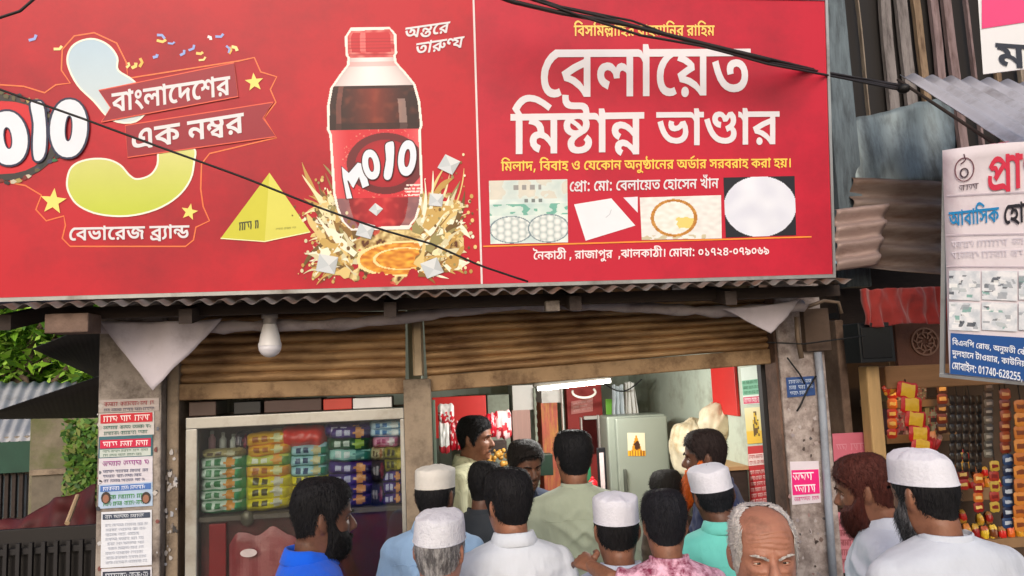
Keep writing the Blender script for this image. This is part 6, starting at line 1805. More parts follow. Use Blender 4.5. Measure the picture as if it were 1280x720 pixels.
# dark red tarpaulin sloping over the alley fence
vs, fs = [], []
P = [W(-20, 664, 4.9), W(122, 604, 4.7), W(122, 730, 4.5), W(-20, 730, 4.6)]
nx, ny = 40, 20
for j in range(ny + 1):
    for i in range(nx + 1):
        u, v = i / nx, j / ny
        p = P[0].lerp(P[1], u).lerp(P[3].lerp(P[2], u), v * 0.7)
        vs.append(p + Vector((0, -0.05 * nz(u * 5, v * 3, 2) - 0.03 * math.sin(u * 20 + 3 * v), 0.05 * nz(u * 4, 1) * (1 - v))))
for j in range(ny):
    for i in range(nx):
        k = j * (nx + 1) + i
        fs.append((k, k + nx + 1, k + nx + 2, k + 1))
tag(MB().add(vs, fs).build('red_tarpaulin', M('dark_red_tarp', (84, 22, 26), rough=0.7, var=0.3, scale=4, dirt=(56, 24, 26), dscale=2.5, damt=0.6), None, True, solid=0.003), 'dark red tarpaulin slung low across the alley', 'tarpaulin')
fn_ = thing('iron_fence', 'black iron railing at the mouth of the alley', 'fence', W(60, 760, 4.2))
a, c = W(-40, 668, 4.2), W(118, 664, 4.2)
for k in range(11):
    x = a.x + (c.x - a.x) * k / 10
    MB().bb(x - 0.009, x + 0.009, 4.19, 4.21, 0, a.z - 0.06).build('bar', m_blacksheet, fn_)
MB().bb(a.x, c.x, 4.211, 4.235, a.z - 0.12, a.z - 0.09).build('rail', m_blacksheet, fn_)
MB().bb(a.x, c.x, 4.211, 4.235, a.z - 0.5, a.z - 0.47).build('rail', m_blacksheet, fn_)
slab((-60, 667, 119, 780), 4.245, 0.03, 'dark_board', M('near_black_shade', (26, 22, 22)), 'added near black sheet darkening the space behind the iron railing', 'board')  # added sheet, its near black colour darkens the foot of the alley
p0, p1 = W(88, 650, 4.6), W(96, 622, 4.6)
tag(MB().tube([W(84, 654, 4.3), W(97, 620, 4.55)], 0.013, 8).build('bamboo_stick', M('pale_stick', (176, 150, 120), rough=0.7), None), 'pale stick leaning on the red tarpaulin', 'stick')


# ---- trees beyond
def tree(base, H, R_, name, label, seed, tones, nleaf=9000, leaf=0.12):
    r3 = random.Random(seed)
    t = thing(name, label, 'tree', base, 'trees beyond the alley')
    tr = MB()
    top = Vector((base.x + 0.3, base.y, H * 0.62))
    tr.tube([base, base + Vector((0.08, 0.05, H * 0.25)), base + Vector((0.15, 0, H * 0.45)), top], [0.22, 0.17, 0.13, 0.08], 10)
    clumps = []
    for k in range(24):
        a = r3.uniform(0, 6.28)
        rr_ = R_ * (0.25 + 0.65 * r3.random())
        c = Vector((base.x + rr_ * math.cos(a), base.y + rr_ * 0.8 * math.sin(a), H * (0.28 + 0.64 * r3.random())))
        clumps.append((c, R_ * r3.uniform(0.28, 0.46)))
        s = base + Vector((0.12, 0, H * r3.uniform(0.3, 0.55)))
        m = s.lerp(c, 0.5) + Vector((0, 0, 0.2))
        tr.tube([s, m, c], [0.07, 0.045, 0.015], 6)
    tr.build('trunk', M('bark', (96, 80, 66), rough=0.95, var=0.3, bump=0.5, bscale=12), t, True)
    cr = MB()
    for k in range(nleaf):
        c, q = r3.choice(clumps)
        d = Vector((r3.gauss(0, 1), r3.gauss(0, 1), r3.gauss(0, 0.8))).normalized() * q * (0.45 + 0.6 * r3.random() ** 0.6)
        p = c + d
        s = leaf * r3.uniform(0.6, 1.3)
        d1 = Vector((r3.uniform(-1, 1), r3.uniform(-1, 1), r3.uniform(-.9, .5))).normalized() * s
        d2 = d1.cross(Vector((r3.uniform(-1, 1), r3.uniform(-1, 1), 1))).normalized() * s * 0.42
        cr.add([p - d1, p + d2 - d1 * 0.1, p + d1, p - d2 - d1 * 0.1], [(0, 1, 2, 3)], r3.choice(tones))
    cr.build('crown', m_leaf, t)
    return t


for (px, Y, H, Rr, lb, sd_, tn) in ((14, 14.0, 4.4, 2.7, 'bright green leafy tree behind the tin roofed house', 11, [(104, 150, 36), (130, 176, 50), (70, 110, 32), (150, 186, 76)]),
                                    (108, 16.5, 6.4, 2.6, 'darker green tree rising behind the bright one', 12, [(48, 84, 34), (64, 100, 40), (40, 70, 30), (84, 120, 50)]),
                                    (-50, 18.0, 7.2, 3.4, 'tall tree at the far end of the alley', 13, [(60, 100, 36), (76, 116, 44), (50, 84, 34)])):
    q = W(px, 480, Y)
    tree(Vector((q.x, Y, 0)), H, Rr, 'leafy_tree', lb, sd_, tn)


# ================================================================== people
# head sections, heights from the chin (-0.118) to the crown (0.118): half width, front, back
HEAD = [(-0.150, 0.050, 0.030, -0.086), (-0.128, 0.050, 0.048, -0.086), (-0.116, 0.052, 0.070, -0.085), (-0.104, 0.056, 0.083, -0.083), (-0.088, 0.061, 0.089, -0.082), (-0.070, 0.066, 0.0905, -0.081), (-0.045, 0.0705, 0.0905, -0.084),
        (-0.020, 0.0735, 0.090, -0.090), (0.0, 0.0745, 0.0895, -0.095), (0.025, 0.076, 0.092, -0.098), (0.05, 0.0755, 0.0895, -0.098), (0.072, 0.0715, 0.081, -0.092), (0.09, 0.062, 0.067, -0.080), (0.104, 0.047, 0.047, -0.062),
        (0.113, 0.029, 0.024, -0.040), (0.118, 0.006, -0.002, -0.014)]


def head_sec(z):
    H_ = HEAD
    if z <= H_[0][0]:
        return H_[0][1:]
    for a, b in zip(H_, H_[1:]):
        if z <= b[0]:
            t = (z - a[0]) / (b[0] - a[0])
            return tuple(a[i] + (b[i] - a[i]) * t for i in (1, 2, 3))
    return H_[-1][1:]


def head_pt(th, z, off=0.0):
    """skin point of the head at angle th from the face (0 = front, positive to the person's left) and height z"""
    w, f, k = head_sec(z)
    cy, d = (f + k) / 2, (f - k) / 2
    c, s = math.cos(th), math.sin(th)
    e = 0.92
    x = (w + off) * math.copysign(abs(s) ** e, s)
    y = cy + (d + off) * math.copysign(abs(c) ** e, c)
    # the nape is narrower than the skull
    if z < 0 and c < 0:
        x *= 1 + 0.24 * sstep(0.0, -0.1, z) * c
    # the face narrows towards the chin
    if z < -0.04 and c > 0:
        x *= 1 - 0.28 * sstep(-0.04, -0.115, z) * c
    return Vector((-x, y, z))


def head_mesh(mb, N=36):
    rings = [[head_pt(2 * math.pi * k / N, z) for k in range(N)] for z in [h[0] for h in HEAD]]
    mb.loft(rings)


def features(p, old=False):
    """moves skin of the head into a face: p in head space"""
    x, y, z = p
    q = Vector(p)
    if y > 0.02:
        ax = abs(x)

        def g(cx, cz, sx, sz):
            return math.exp(-((ax - cx) / sx) ** 2 - ((z - cz) / sz) ** 2)
        front = sstep(0.03, 0.07, y)
        q.y += front * (-0.0105 * g(0.031, 0.001, 0.0165, 0.0105) + 0.0045 * g(0.027, 0.021, 0.02, 0.0075) - 0.004 * g(0.0, 0.012, 0.008, 0.012)
                        + 0.006 * g(0.0, -0.064, 0.02, 0.006) + 0.0055 * g(0.0, -0.079, 0.017, 0.0055) - 0.0035 * g(0.0, -0.0715, 0.02, 0.0025)
                        - 0.003 * g(0.0, -0.09, 0.014, 0.006) + 0.006 * g(0.0, -0.104, 0.016, 0.012) + 0.004 * g(0.045, -0.026, 0.018, 0.018) - 0.004 * g(0.04, -0.062, 0.014, 0.02))
        if old:
            # forehead lines, frown, bags under the eyes, cheek folds
            for k, zz in enumerate((0.036, 0.046, 0.057, 0.068)):
                zc = zz + 0.003 * math.sin(x * 60 + k) - 0.6 * ax * ax
                q.y += front * (-0.0024 * math.exp(-((z - zc) / 0.0016) ** 2) + 0.0010 * math.exp(-((z - zc - 0.0045) / 0.0025) ** 2)) * sstep(0.062, 0.04, ax)
            for sx in (0.0065, 0.012):
                q.y -= front * 0.0022 * math.exp(-((ax - sx - 0.1 * (z - 0.02)) / 0.0014) ** 2) * sstep(0.045, 0.03, z) * sstep(0.004, 0.014, z)
            q.y += front * (0.0035 * g(0.031, -0.017, 0.015, 0.005) - 0.0028 * g(0.032, -0.0245, 0.016, 0.0022))
            q.y -= front * 0.0035 * math.exp(-((ax - 0.026 - 0.35 * (-0.03 - z)) / 0.003) ** 2) * sstep(-0.026, -0.036, z) * sstep(-0.085, -0.06, z)
            q.y -= front * 0.0016 * math.exp(-((z - 0.004 - 0.5 * (ax - 0.055)) / 0.0014) ** 2) * sstep(0.046, 0.052, ax) * sstep(0.07, 0.062, ax)
            q.x *= 1 - 0.045 * math.exp(-((z + 0.045) / 0.02) ** 2) * front
    return q


def remesh(mb, voxel, smooth=2, name='tmp'):
    me = mb.mesh(name, [])
    o = bpy.data.objects.new(name, me)
    COL.objects.link(o)
    md = o.modifiers.new('r', 'REMESH')
    md.mode = 'VOXEL'
    md.voxel_size = voxel
    md.use_smooth_shade = True
    if smooth:
        m2 = o.modifiers.new('s', 'SMOOTH')
        m2.factor = 0.5
        m2.iterations = smooth
    dg = bpy.context.evaluated_depsgraph_get()
    out = bpy.data.meshes.new_from_object(o.evaluated_get(dg))
    bpy.data.objects.remove(o)
    bpy.data.meshes.remove(me)
    r = MB()
    r.v = [v.co.copy() for v in out.vertices]
    r.f = [list(p.vertices) for p in out.polygons]
    r.c = [None] * len(r.f)
    r.mi = [0] * len(r.f)
    bpy.data.meshes.remove(out)
    return r


def oval_ring(c, rx, ry, n=24, tilt=0.0):
    return [Vector((c[0] + rx * math.cos(2 * math.pi * k / n), c[1] + ry * math.sin(2 * math.pi * k / n), c[2] + tilt * math.sin(2 * math.pi * k / n))) for k in range(n)]


def limb(mb, pts, rad, n=14):
    mb.tube(pts, rad, n)
    mb.ball(pts[0], rad[0] * 0.98, 12, 8)
    mb.ball(pts[-1], rad[-1] * 0.98, 12, 8)


def hand(mb, wrist, direction, palm_n, side, s=1.0, curl=0.5):
    """palm, four bent fingers of unequal length and a thumb leaving the side of the palm"""
    d = Vector(direction).normalized()
    n = Vector(palm_n).normalized()
    n = (n - d * n.dot(d)).normalized()
    w = d.cross(n) * side
    W0 = Vector(wrist)
    mb.loft([[W0 + d * a * s + w * (cx * s) * math.cos(t) * 1.0 + n * (th * s) * math.sin(t) for t in [2 * math.pi * k / 12 for k in range(12)]] for a, cx, th in ((-0.01, 0.024, 0.018), (0.02, 0.032, 0.017), (0.06, 0.041, 0.015), (0.088, 0.040, 0.012), (0.094, 0.034, 0.008))])
    for off, ln, r in ((-0.030, 0.074, 0.0085), (-0.010, 0.083, 0.009), (0.010, 0.078, 0.0088), (0.029, 0.062, 0.0078)):
        p = W0 + d * 0.082 * s + w * off * s
        pts = [p]
        a = 0.0
        for seg in (0.45, 0.32, 0.25):
            a += curl * 0.9
            p = p + (d * math.cos(a) - n * math.sin(a) + w * off * 1.2) * ln * seg * s
            pts.append(p)
        mb.tube(pts, [r * s * 1.05, r * s, r * s * 0.92, r * s * 0.6], 8)
    p = W0 + d * 0.025 * s - w * 0.030 * s
    p2 = p + (d * 0.55 - w * 0.8 - n * 0.2).normalized() * 0.04 * s
    p3 = p2 + (d * 0.9 - w * 0.25 - n * 0.35).normalized() * 0.032 * s
    p4 = p3 + (d * 0.95 + w * 0.1 - n * 0.4).normalized() * 0.024 * s
    mb.tube([p, p2, p3, p4], [0.014 * s, 0.0115 * s, 0.0105 * s, 0.007 * s], 8)


def hairline(th, kind):
    """lowest height of the scalp hair at angle th (0 front .. pi back)"""
    a = abs(th)
    T = {'short': [(0, 0.070), (0.5, 0.066), (0.85, 0.054), (1.1, 0.036), (1.25, 0.010), (1.36, -0.026), (1.48, -0.030), (1.62, 0.008), (1.8, 0.004), (2.0, -0.034), (2.5, -0.054), (3.2, -0.062)],
         'low': [(0, 0.060), (0.5, 0.056), (0.85, 0.046), (1.1, 0.030), (1.25, 0.002), (1.36, -0.03), (1.48, -0.034), (1.62, 0.004), (1.8, -0.002), (2.0, -0.04), (2.5, -0.066), (3.2, -0.076)],
         'bald': [(0, 0.2), (0.7, 0.2), (0.95, 0.02), (1.1, -0.004), (1.3, -0.03), (1.5, -0.035), (1.62, 0.004), (1.8, -0.004), (2.0, -0.06), (2.5, -0.085), (3.2, -0.09)]}[kind]
    for (p, q), (r, s) in zip(T, T[1:]):
        if a <= r:
            return q + (s - q) * (a - p) / (r - p)
    return T[-1][1]


def hair_shell(kind, thick, seed, strands, slen, messy=0.3, top=0.0, under_cap=None):
    """shell of hair over the scalp with loose strands; head space"""
    NT, NZ = 88, 34
    mb = MB()
    r4 = random.Random(seed)
    grid = []
    for j in range(NZ + 1):
        row = []
        for i in range(NT):
            th = -math.pi + 2 * math.pi * i / NT
            lo = hairline(th, kind) + 0.004 * nz(th * 16, seed) + 0.004 * nz(th * 5, seed + 2)
            hi = 0.1172
            if kind == 'bald' and abs(th) < 0.9:
                row.append(None)
                continue
            z = lo + (hi - lo) * (j / NZ) ** 0.9
            if kind == 'bald':
                p0 = head_pt(th, z)
                q = math.hypot(math.hypot(p0.x / 0.066, (p0.y - 0.058) / 0.07), (p0.z - 0.115) / 0.07)
                if q < 1:
                    row.append(None)
                    continue
                edge = min((z - lo) / 0.03, (q - 1) / 0.3)
            else:
                edge = (z - lo) / (0.055 if abs(th) > 1.7 else 0.03 if abs(th) > 1.2 else 0.012)
            t = thick * (0.08 + 0.92 * sstep(0, 1, edge)) + top * sstep(0.05, 0.11, z)
            if kind == 'bald':
                t += 0.006 * sstep(0.06, 0.11, z) * sstep(0.1, 1.2, edge)
            if kind != 'bald':
                t *= 0.32 + 0.68 * sstep(-0.05, 0.065, z)
            if under_cap is not None:
                zc_ = (under_cap[0] + under_cap[1]) / 2 + (under_cap[0] - under_cap[1]) / 2 * math.cos(th)
                t = min(t, 0.0055 if z < zc_ else 0.0015)
            t *= 1 + 0.12 * nz(th * 6, z * 70, seed) + 0.12 * nz(th * 20, z * 160, seed + 3)
            row.append(head_pt(th, z, t) + Vector((0, 0, (t * 0.9 if z > 0.06 else 0) * sstep(0.06, 0.11, z))))
        grid.append(row)
    idx = {}
    for j in range(NZ + 1):
        for i in range(NT):
            if grid[j][i] is not None:
                idx[(i, j)] = len(mb.v)
                mb.v.append(grid[j][i])
    quads = []
    for j in range(NZ):
        for i in range(NT):
            k = [(i, j), ((i + 1) % NT, j), ((i + 1) % NT, j + 1), (i, j + 1)]
            if all(q in idx for q in k):
                mb.f.append([idx[q] for q in k])
                mb.c.append(None)
                mb.mi.append(0)
                quads.append([grid[q[1]][q[0]] for q in k])
    # crown cap
    ring = [idx[(i, NZ)] for i in range(NT) if (i, NZ) in idx]
    if len(ring) == NT:
        k = len(mb.v)
        mb.v.append(Vector((0, -0.008, 0.1185 + thick * 0.95 + top)))
        for i in range(NT):
            mb.f.append([ring[i], ring[(i + 1) % NT], k])
            mb.c.append(None)
            mb.mi.append(0)
    # loose strands
    for ks in range(strands):
        q = r4.choice(quads) if ks % 3 else quads[r4.randrange(min(len(quads), NT * 3))]
        a, b = r4.random(), r4.random()
        p = q[0].lerp(q[1], a).lerp(q[3].lerp(q[2], a), b)
        if under_cap is not None and p.z > min(under_cap) - 0.004:
            continue
        n = Vector((p.x, p.y + 0.005, p.z - 0.0)).normalized()
        dn = (Vector((0, -0.35 if p.z > 0.06 else 0, -1)) + Vector((r4.uniform(-1, 1), r4.uniform(-1, 1), r4.uniform(-1, 1))) * messy)
        dn = (dn - n * dn.dot(n)).normalized()
        L_ = slen * r4.uniform(0.6, 1.3)
        sd_ = dn.cross(n) * 0.0009
        p0 = p - n * 0.002
        p1 = p + dn * L_ * 0.55 + n * 0.0028
        p2 = p + dn * L_ + n * r4.uniform(-0.001, 0.0055)
        mb.add([p0 - sd_, p0 + sd_, p1 + sd_ * 0.8, p1 - sd_ * 0.8, p2], [(0, 1, 2, 3), (3, 2, 4)])
    return mb


def beard_shell(length, thick, seed, strands, moustache=True):
    mb = MB()
    r4 = random.Random(seed)
    NT, NZ = 48, 14
    quads = []
    G = []
    for j in range(NZ + 1):
        row = []
        for i in range(NT + 1):
            th = -1.55 + 3.1 * i / NT
            a = abs(th)
            top = -0.086 + 0.05 * sstep(0.25, 0.6, a) + 0.05 * sstep(1.0, 1.5, a)
            z = top + (-0.128 - top) * j / NZ
            e = sstep(0, 0.25, j / NZ) * sstep(1.58, 1.2, a)
            t = 0.0015 + thick * e * (1 + 0.3 * nz(th * 9, z * 80, seed))
            p = head_pt(th, z, t)
            drop = length * sstep(0.35, 1.0, j / NZ) * sstep(1.2, 0.2, a)
            p += Vector((0, 0.35 * drop, -drop * (1 + 0.25 * nz(th * 6, seed))))
            p.x *= 1 - 0.35 * sstep(0.02, 0.08, drop)
            row.append(p)
        G.append(row)
    for j in range(NZ):
        for i in range(NT):
            quads.append([G[j][i], G[j][i + 1], G[j + 1][i + 1], G[j + 1][i]])
    k = 0
    for row in G:
        mb.v += row
    for j in range(NZ):
        for i in range(NT):
            a = j * (NT + 1) + i
            mb.f.append([a, a + 1, a + NT + 2, a + NT + 1])
            mb.c.append(None)
            mb.mi.append(0)
    # underside closing towards the throat
    k = len(mb.v)
    mb.v.append(Vector((0, 0.02, -0.12 - length * 0.6)))
    for i in range(NT):
        mb.f.append([NZ * (NT + 1) + i, NZ * (NT + 1) + i + 1, k])
        mb.c.append(None)
        mb.mi.append(0)
    if moustache:
        for s in (-1, 1):
            mb.tube([(s * 0.002, 0.1, -0.058), (s * 0.014, 0.099, -0.060), (s * 0.026, 0.092, -0.067), (s * 0.033, 0.084, -0.078)], [0.005, 0.006, 0.005, 0.002], 8)
    for _ in range(strands * 2):
        q = r4.choice(quads)
        a, b = r4.random(), r4.random()
        p = q[0].lerp(q[1], a).lerp(q[3].lerp(q[2], a), b)
        n = Vector((p.x, p.y * 0.8, (p.z + 0.08) * 0.5)).normalized()
        dn = (Vector((0, 0.25, -1)) + Vector((r4.uniform(-1, 1), r4.uniform(-1, 1), r4.uniform(-1, 1))) * 0.4).normalized()
        L_ = (0.012 + length * 0.45) * r4.uniform(0.5, 1.2)
        sd_ = dn.cross(n).normalized() * 0.0008
        mb.add([p - sd_, p + sd_, p + dn * L_ * 0.6 + sd_ * 0.7 + n * 0.002, p + dn * L_ * 0.6 - sd_ * 0.7 + n * 0.002, p + dn * L_ + n * 0.002], [(0, 1, 2, 3), (3, 2, 4)])
    return mb


def cap_mesh(z0f, z0b, hgt, seed, dome=0.012, grow=0.006, taper=0.0):
    """stitched prayer cap: lower edge from z0f at the brow to z0b at the nape"""
    mb = MB()
    N = 56
    rings = []
    prof = [(-0.004, 0.002), (0.0, 0.0), (0.02, 0.0), (0.021, 0.0016), (0.024, 0.0016), (0.025, 0.0), (0.6, 0.001), (0.9, 0.0), (0.97, -0.004), (1.0, -0.011)]
    w0, f0, b0 = head_sec(0.045)
    for t, e in prof:
        t_ = t if t <= 0.03 else t
        ring = []
        for k in range(N):
            th = 2 * math.pi * k / N
            c, s = math.cos(th), math.sin(th)
            zl = (z0f + z0b) / 2 + (z0f - z0b) / 2 * c
            w, f, b = head_sec(zl)
            w, f, b = max(w, w0), max(f, f0 - 0.004), min(b, b0 + 0.004)
            cy, d = (f + b) / 2, (f - b) / 2
            g = grow + e - taper * t
            h = hgt * t + (0.012 * nz(th * 1.2, seed, t) + 0.004 * nz(th * 4, seed, t * 3)) * t
            rip = 0.0012 * nz(th * 8, t * 5, seed) + 0.002 * nz(th * 2.5, t * 2.5, seed + 4)
            ring.append(Vector((-(w + g + rip) * s, cy + (d + g + rip) * c, zl + h)))
        rings.append(ring)
    topz = sum(p.z for p in rings[-1]) / N
    cx = sum(p.y for p in rings[-1]) / N
    for sc_, dz in ((0.85, 0.005), (0.6, 0.009), (0.3, 0.011), (0.02, 0.012)):
        rings.append([Vector((p.x * sc_, cx + (p.y - cx) * sc_, topz + (p.z - topz) * sc_ + dz * dome / 0.012 + 0.0025 * nz(p.x * 30 * sc_, p.y * 30 * sc_, seed))) for p in rings[len(prof) - 1]])
    mb.loft(rings)
    return mb


def M_skin(name, col):
    m = M(name, col, rough=0.48, var=0.14, scale=14, spec=0.35, bump=0.12, bscale=160, dirt=tuple(int(c * 0.8) for c in col), dscale=18, damt=0.4, sss=0.08)
    return m


def M_cloth(name, col, pattern=None):
    return M(name, col, rough=0.9, var=0.07, scale=5, sheen=0.1, bump=0.9, bscale=11, spec=0.15, stretch=(1.6, 1.6, 0.7))


def M_hair(name, col, col2=None):
    return M(name, col, rough=0.68, var=0.4, scale=70, spec=0.22, stretch=(1, 1, 0.2), bump=0.8, bscale=150, dirt=col2, dscale=70, damt=0.5)


SKIN = {'brown': (128, 86, 66), 'dark': (98, 66, 52), 'tan': (146, 100, 78), 'ruddy': (158, 108, 88), 'child': (130, 88, 68)}
M_EYE = M('eye_white', (196, 184, 174), rough=0.15, var=0.03)
M_IRIS = M('iris_dark', (40, 24, 18), rough=0.1, var=0.1)
M_CAP = M('cap_white', (206, 206, 216), rough=0.9, var=0.05, scale=30, bump=0.3, bscale=110, dirt=(186, 186, 196), dscale=30, damt=0.2)

CAPS = [M_CAP, M('cap_ivory', (200, 196, 190), rough=0.9, var=0.1, scale=14, bump=0.5, bscale=30), M('cap_knit', (204, 204, 212), rough=0.95, var=0.06, scale=40, bump=0.6, bscale=150, dirt=(172, 172, 184), dscale=60, damt=0.25)]


def person(label, crown_px, Y, yaw, head=(0, 0, 0), skin='brown', hair=('short', 0.012, (22, 20, 22)), cap=None, beard=None, shirt=(220, 222, 230), collar='fold', size=1.0, lean=0.0, slim=1.0,
           voxel=0.007, eyes=True, old=False, trousers=(60, 58, 64), arms=None, moustache=False, brows=True, shirt_mat=None, long_shirt=True, crown_off=0.0, feet=True, slump=0.0, shoulder=1.0, vest=None):
    """one figure; crown_px is where the top of the head (or cap) shows; yaw 0 looks away from the camera, 90 to the picture's left; head = (turn, nod, tilt) on the neck"""
    top = W(crown_px[0], crown_px[1], Y)
    capped = 0.03 if cap else 0.012
    zc = top.z - (0.118 + capped) * size - crown_off
    HC = Vector((0, 0, zc))
    s = size
    RH = Matrix.Rotation(R(head[0]), 4, 'Z') @ Matrix.Rotation(R(-head[1]), 4, 'X') @ Matrix.Rotation(R(head[2]), 4, 'Y')
    MH = Matrix.Translation(HC) @ Matrix.Translation(Vector((0, -0.02, -0.1)) * s) @ RH @ Matrix.Translation(Vector((0, 0.02, 0.1)) * s) @ Matrix.Scale(s, 4)
    root = thing('person', label, 'person', Matrix.Translation(Vector((top.x, top.y, 0))) @ Matrix.Rotation(R(yaw), 4, 'Z'), 'people crowding at the shop')
    base_z = 0.08 if Y > 3.6 else 0.0
    if not feet:
        base_z = zc - 1.0 * s

    def ln(p):
        """lean of the trunk: what is below the neck falls back"""
        p = Vector(p)
        k = max(0.0, min(1.0, (zc - 0.2 * s - p.z) / (0.62 * s)))
        p.y -= math.tan(lean) * 0.62 * s * k
        p.z += slump * 0.0
        return p

    def at(x, y, z):                 # z measured down from the crown of the head
        return ln((x * s, y * s, zc + (0.118 + z + (0.042 if z > -0.7 else 0.02)) * s))
    sk = M_skin('skin_' + skin, SKIN[skin])
    sw = slim * shoulder
    hipz = -0.86
    # ---- body: head, neck, trunk, arms, legs, feet grown together
    mb = MB()
    hm = MB()
    head_mesh(hm)
    hm.ball((0.0765, -0.012, -0.006), (0.007, 0.019, 0.033), 14, 10, rot=Matrix.Rotation(R(22), 3, 'Z') @ Matrix.Rotation(R(10), 3, 'X'))
    hm.ball((-0.0765, -0.012, -0.006), (0.007, 0.019, 0.033), 14, 10, rot=Matrix.Rotation(R(-22), 3, 'Z') @ Matrix.Rotation(R(10), 3, 'X'))
    hm.loft([[Vector((w * math.cos(t), y + d * math.sin(t), z)) for t in [2 * math.pi * k / 12 for k in range(12)]] for z, w, y, d in
             ((0.022, 0.007, 0.086, 0.008), (0.004, 0.009, 0.092, 0.010), (-0.014, 0.0125, 0.099, 0.014), (-0.027, 0.0165, 0.103, 0.0165), (-0.036, 0.0175, 0.100, 0.0165), (-0.043, 0.011, 0.094, 0.012))])
    hm.ball((0.0135, 0.094, -0.035), (0.0085, 0.013, 0.0085), 10, 8)
    hm.ball((-0.0135, 0.094, -0.035), (0.0085, 0.013, 0.0085), 10, 8)
    hm.move(MH)
    mb.v, mb.f, mb.c, mb.mi = hm.v, hm.f, hm.c, hm.mi
    nb = MH @ Vector((0, -0.028, -0.07))
    nm = MH @ Vector((0, -0.03, -0.125))
    n1 = at(0, -0.045, -0.285)
    mb.loft([oval_ring(nb, 0.054 * s, 0.058 * s), oval_ring(nm, 0.054 * s, 0.057 * s), oval_ring(nm.lerp(n1, 0.5), 0.056 * s, 0.058 * s), oval_ring(n1, 0.064 * s, 0.062 * s), oval_ring(n1 + Vector((0, 0, -0.03 * s)), 0.09 * s, 0.065 * s)])
    TR = [(-0.285, 0.075, 0.06), (-0.31, 0.125, 0.075), (-0.335, 0.165, 0.085), (-0.37, 0.175, 0.095), (-0.45, 0.17, 0.105), (-0.6, 0.155, 0.1), (-0.72, 0.15, 0.1), (-0.86, 0.165, 0.11), (-0.93, 0.14, 0.1)]
    mb.loft([oval_ring(at(0, -0.04, z), w * sw * s, d * slim * s) for z, w, d in TR])
    A = {}
    for sd_, nm_ in ((1, 'R'), (-1, 'L')):
        ar = (arms or {}).get(nm_)
        sh = (sd_ * 0.158 * sw, -0.04, -0.372)
        el = ar[0] if ar else (sd_ * 0.215 * sw, -0.06, -0.61)
        wr = ar[1] if ar else (sd_ * 0.2 * sw, 0.06, -0.85)
        A[nm_] = [at(*sh), at(*el), at(*wr)]
        limb(mb, A[nm_], [0.044 * s, 0.038 * s, 0.025 * s])
    gz = base_z
    hips, knees, ankles = [], [], []
    if feet:
        for sd_ in (-1, 1):
            hp_ = at(sd_ * 0.085, -0.04, hipz)
            ak = Vector((sd_ * 0.1 * s, hp_.y - 0.03, gz + 0.075 * s))
            kn = hp_.lerp(ak, 0.5) + Vector((0, 0.025 * s, 0))
            limb(mb, [hp_, kn, ak], [0.08 * s, 0.052 * s, 0.034 * s])
            mb.loft([[Vector((ak.x + w * s * math.cos(t), ak.y + y * s, gz + h * s + h * s * 0.98 * math.sin(t))) for t in [2 * math.pi * k / 12 for k in range(12)]] for y, w, h in ((-0.06, 0.02, 0.02), (-0.045, 0.034, 0.035), (0.0, 0.036, 0.045), (0.07, 0.042, 0.03), (0.13, 0.044, 0.02), (0.17, 0.03, 0.013))])
            hips.append(hp_)
            knees.append(kn)
            ankles.append(ak)
    body = remesh(mb, voxel * (s if s < 1 else 1), 2)
    inv = MH.inverted()
    for i, p in enumerate(body.v):
        h_ = inv @ p
        if -0.13 < h_.z < 0.13 and abs(h_.x) < 0.09 and h_.y > 0.02:
            body.v[i] = MH @ features(h_, old)
    # hands with five fingers each
    for sd_, nm_ in ((1, 'R'), (-1, 'L')):
        ar = (arms or {}).get(nm_)
        d = (A[nm_][2] - A[nm_][1]).normalized()
        pn = ar[2] if ar and len(ar) > 2 else (-sd_, 0.2, 0)
        cu = ar[3] if ar and len(ar) > 3 else 0.35
        hand(body, A[nm_][2], d, Vector(pn) * -1, sd_, s, cu)
    # eyelids
    if eyes:
        for e in (-1, 1):
            c = Vector((e * 0.0315, 0.0648, 0.0005))
            for up in (1, -1):
                rings = []
                for k in range(9):
                    a = math.pi * (0.04 + 0.92 * k / 8)
                    op = (0.36 if old else 0.42) if up > 0 else -0.34
                    rings.append(c + Vector((0.0145 * math.cos(a), 0.0128 * (0.6 + 0.4 * math.sin(a)) - 0.0015, 0.0128 * op * math.sin(a))))
                lid = MB().tube(rings, [0.0012] + [0.0026 if up > 0 else 0.002] * 7 + [0.0012], 8)
                lid.move(MH)
                body.add(lid.v, lid.f)
    bo = body.build('body', sk, root, True, world=False)
    if eyes:
        for e in (-1, 1):
            c = Vector((e * 0.0315, 0.0640, 0.0))
            eb = MB().ball(c, 0.0122, 16, 12).move(MH)
            eo = eb.build('eye', M_EYE, root, True, world=False)
            MB().ball(c + Vector((e * -0.001, 0.0072, -0.0005)), 0.0063, 12, 8).move(MH).build('iris', M_IRIS, eo, True, world=False)
        if brows:
            hm_ = M_hair('hair_%d_%d_%d' % hair[2], hair[2])
            for e in (-1, 1):
                bm_ = MB()
                r5 = random.Random(9)
                for k in range(70 if not old else 34):
                    t = r5.random()
                    p = Vector((e * (0.011 + 0.037 * t), 0.0985 - 0.014 * t * t + r5.uniform(-.001, .001), 0.0195 + 0.007 * math.sin(t * 2.4) + r5.uniform(-.0028, .0028) - (0.003 + 0.004 * (1 - t) if old else 0)))
                    d = Vector((e * 0.9, -0.1, r5.uniform(-0.1, 0.7) * (1 - t * 0.9))).normalized() * (0.008 if not old else 0.0105)
                    bm_.tube([p, p + d * 0.5 + Vector((0, 0.002, 0)), p + d], [0.0009, 0.0008, 0.0003], 4)
                bm_.move(MH)
                bm_.build('eyebrow', hm_, root, world=False)
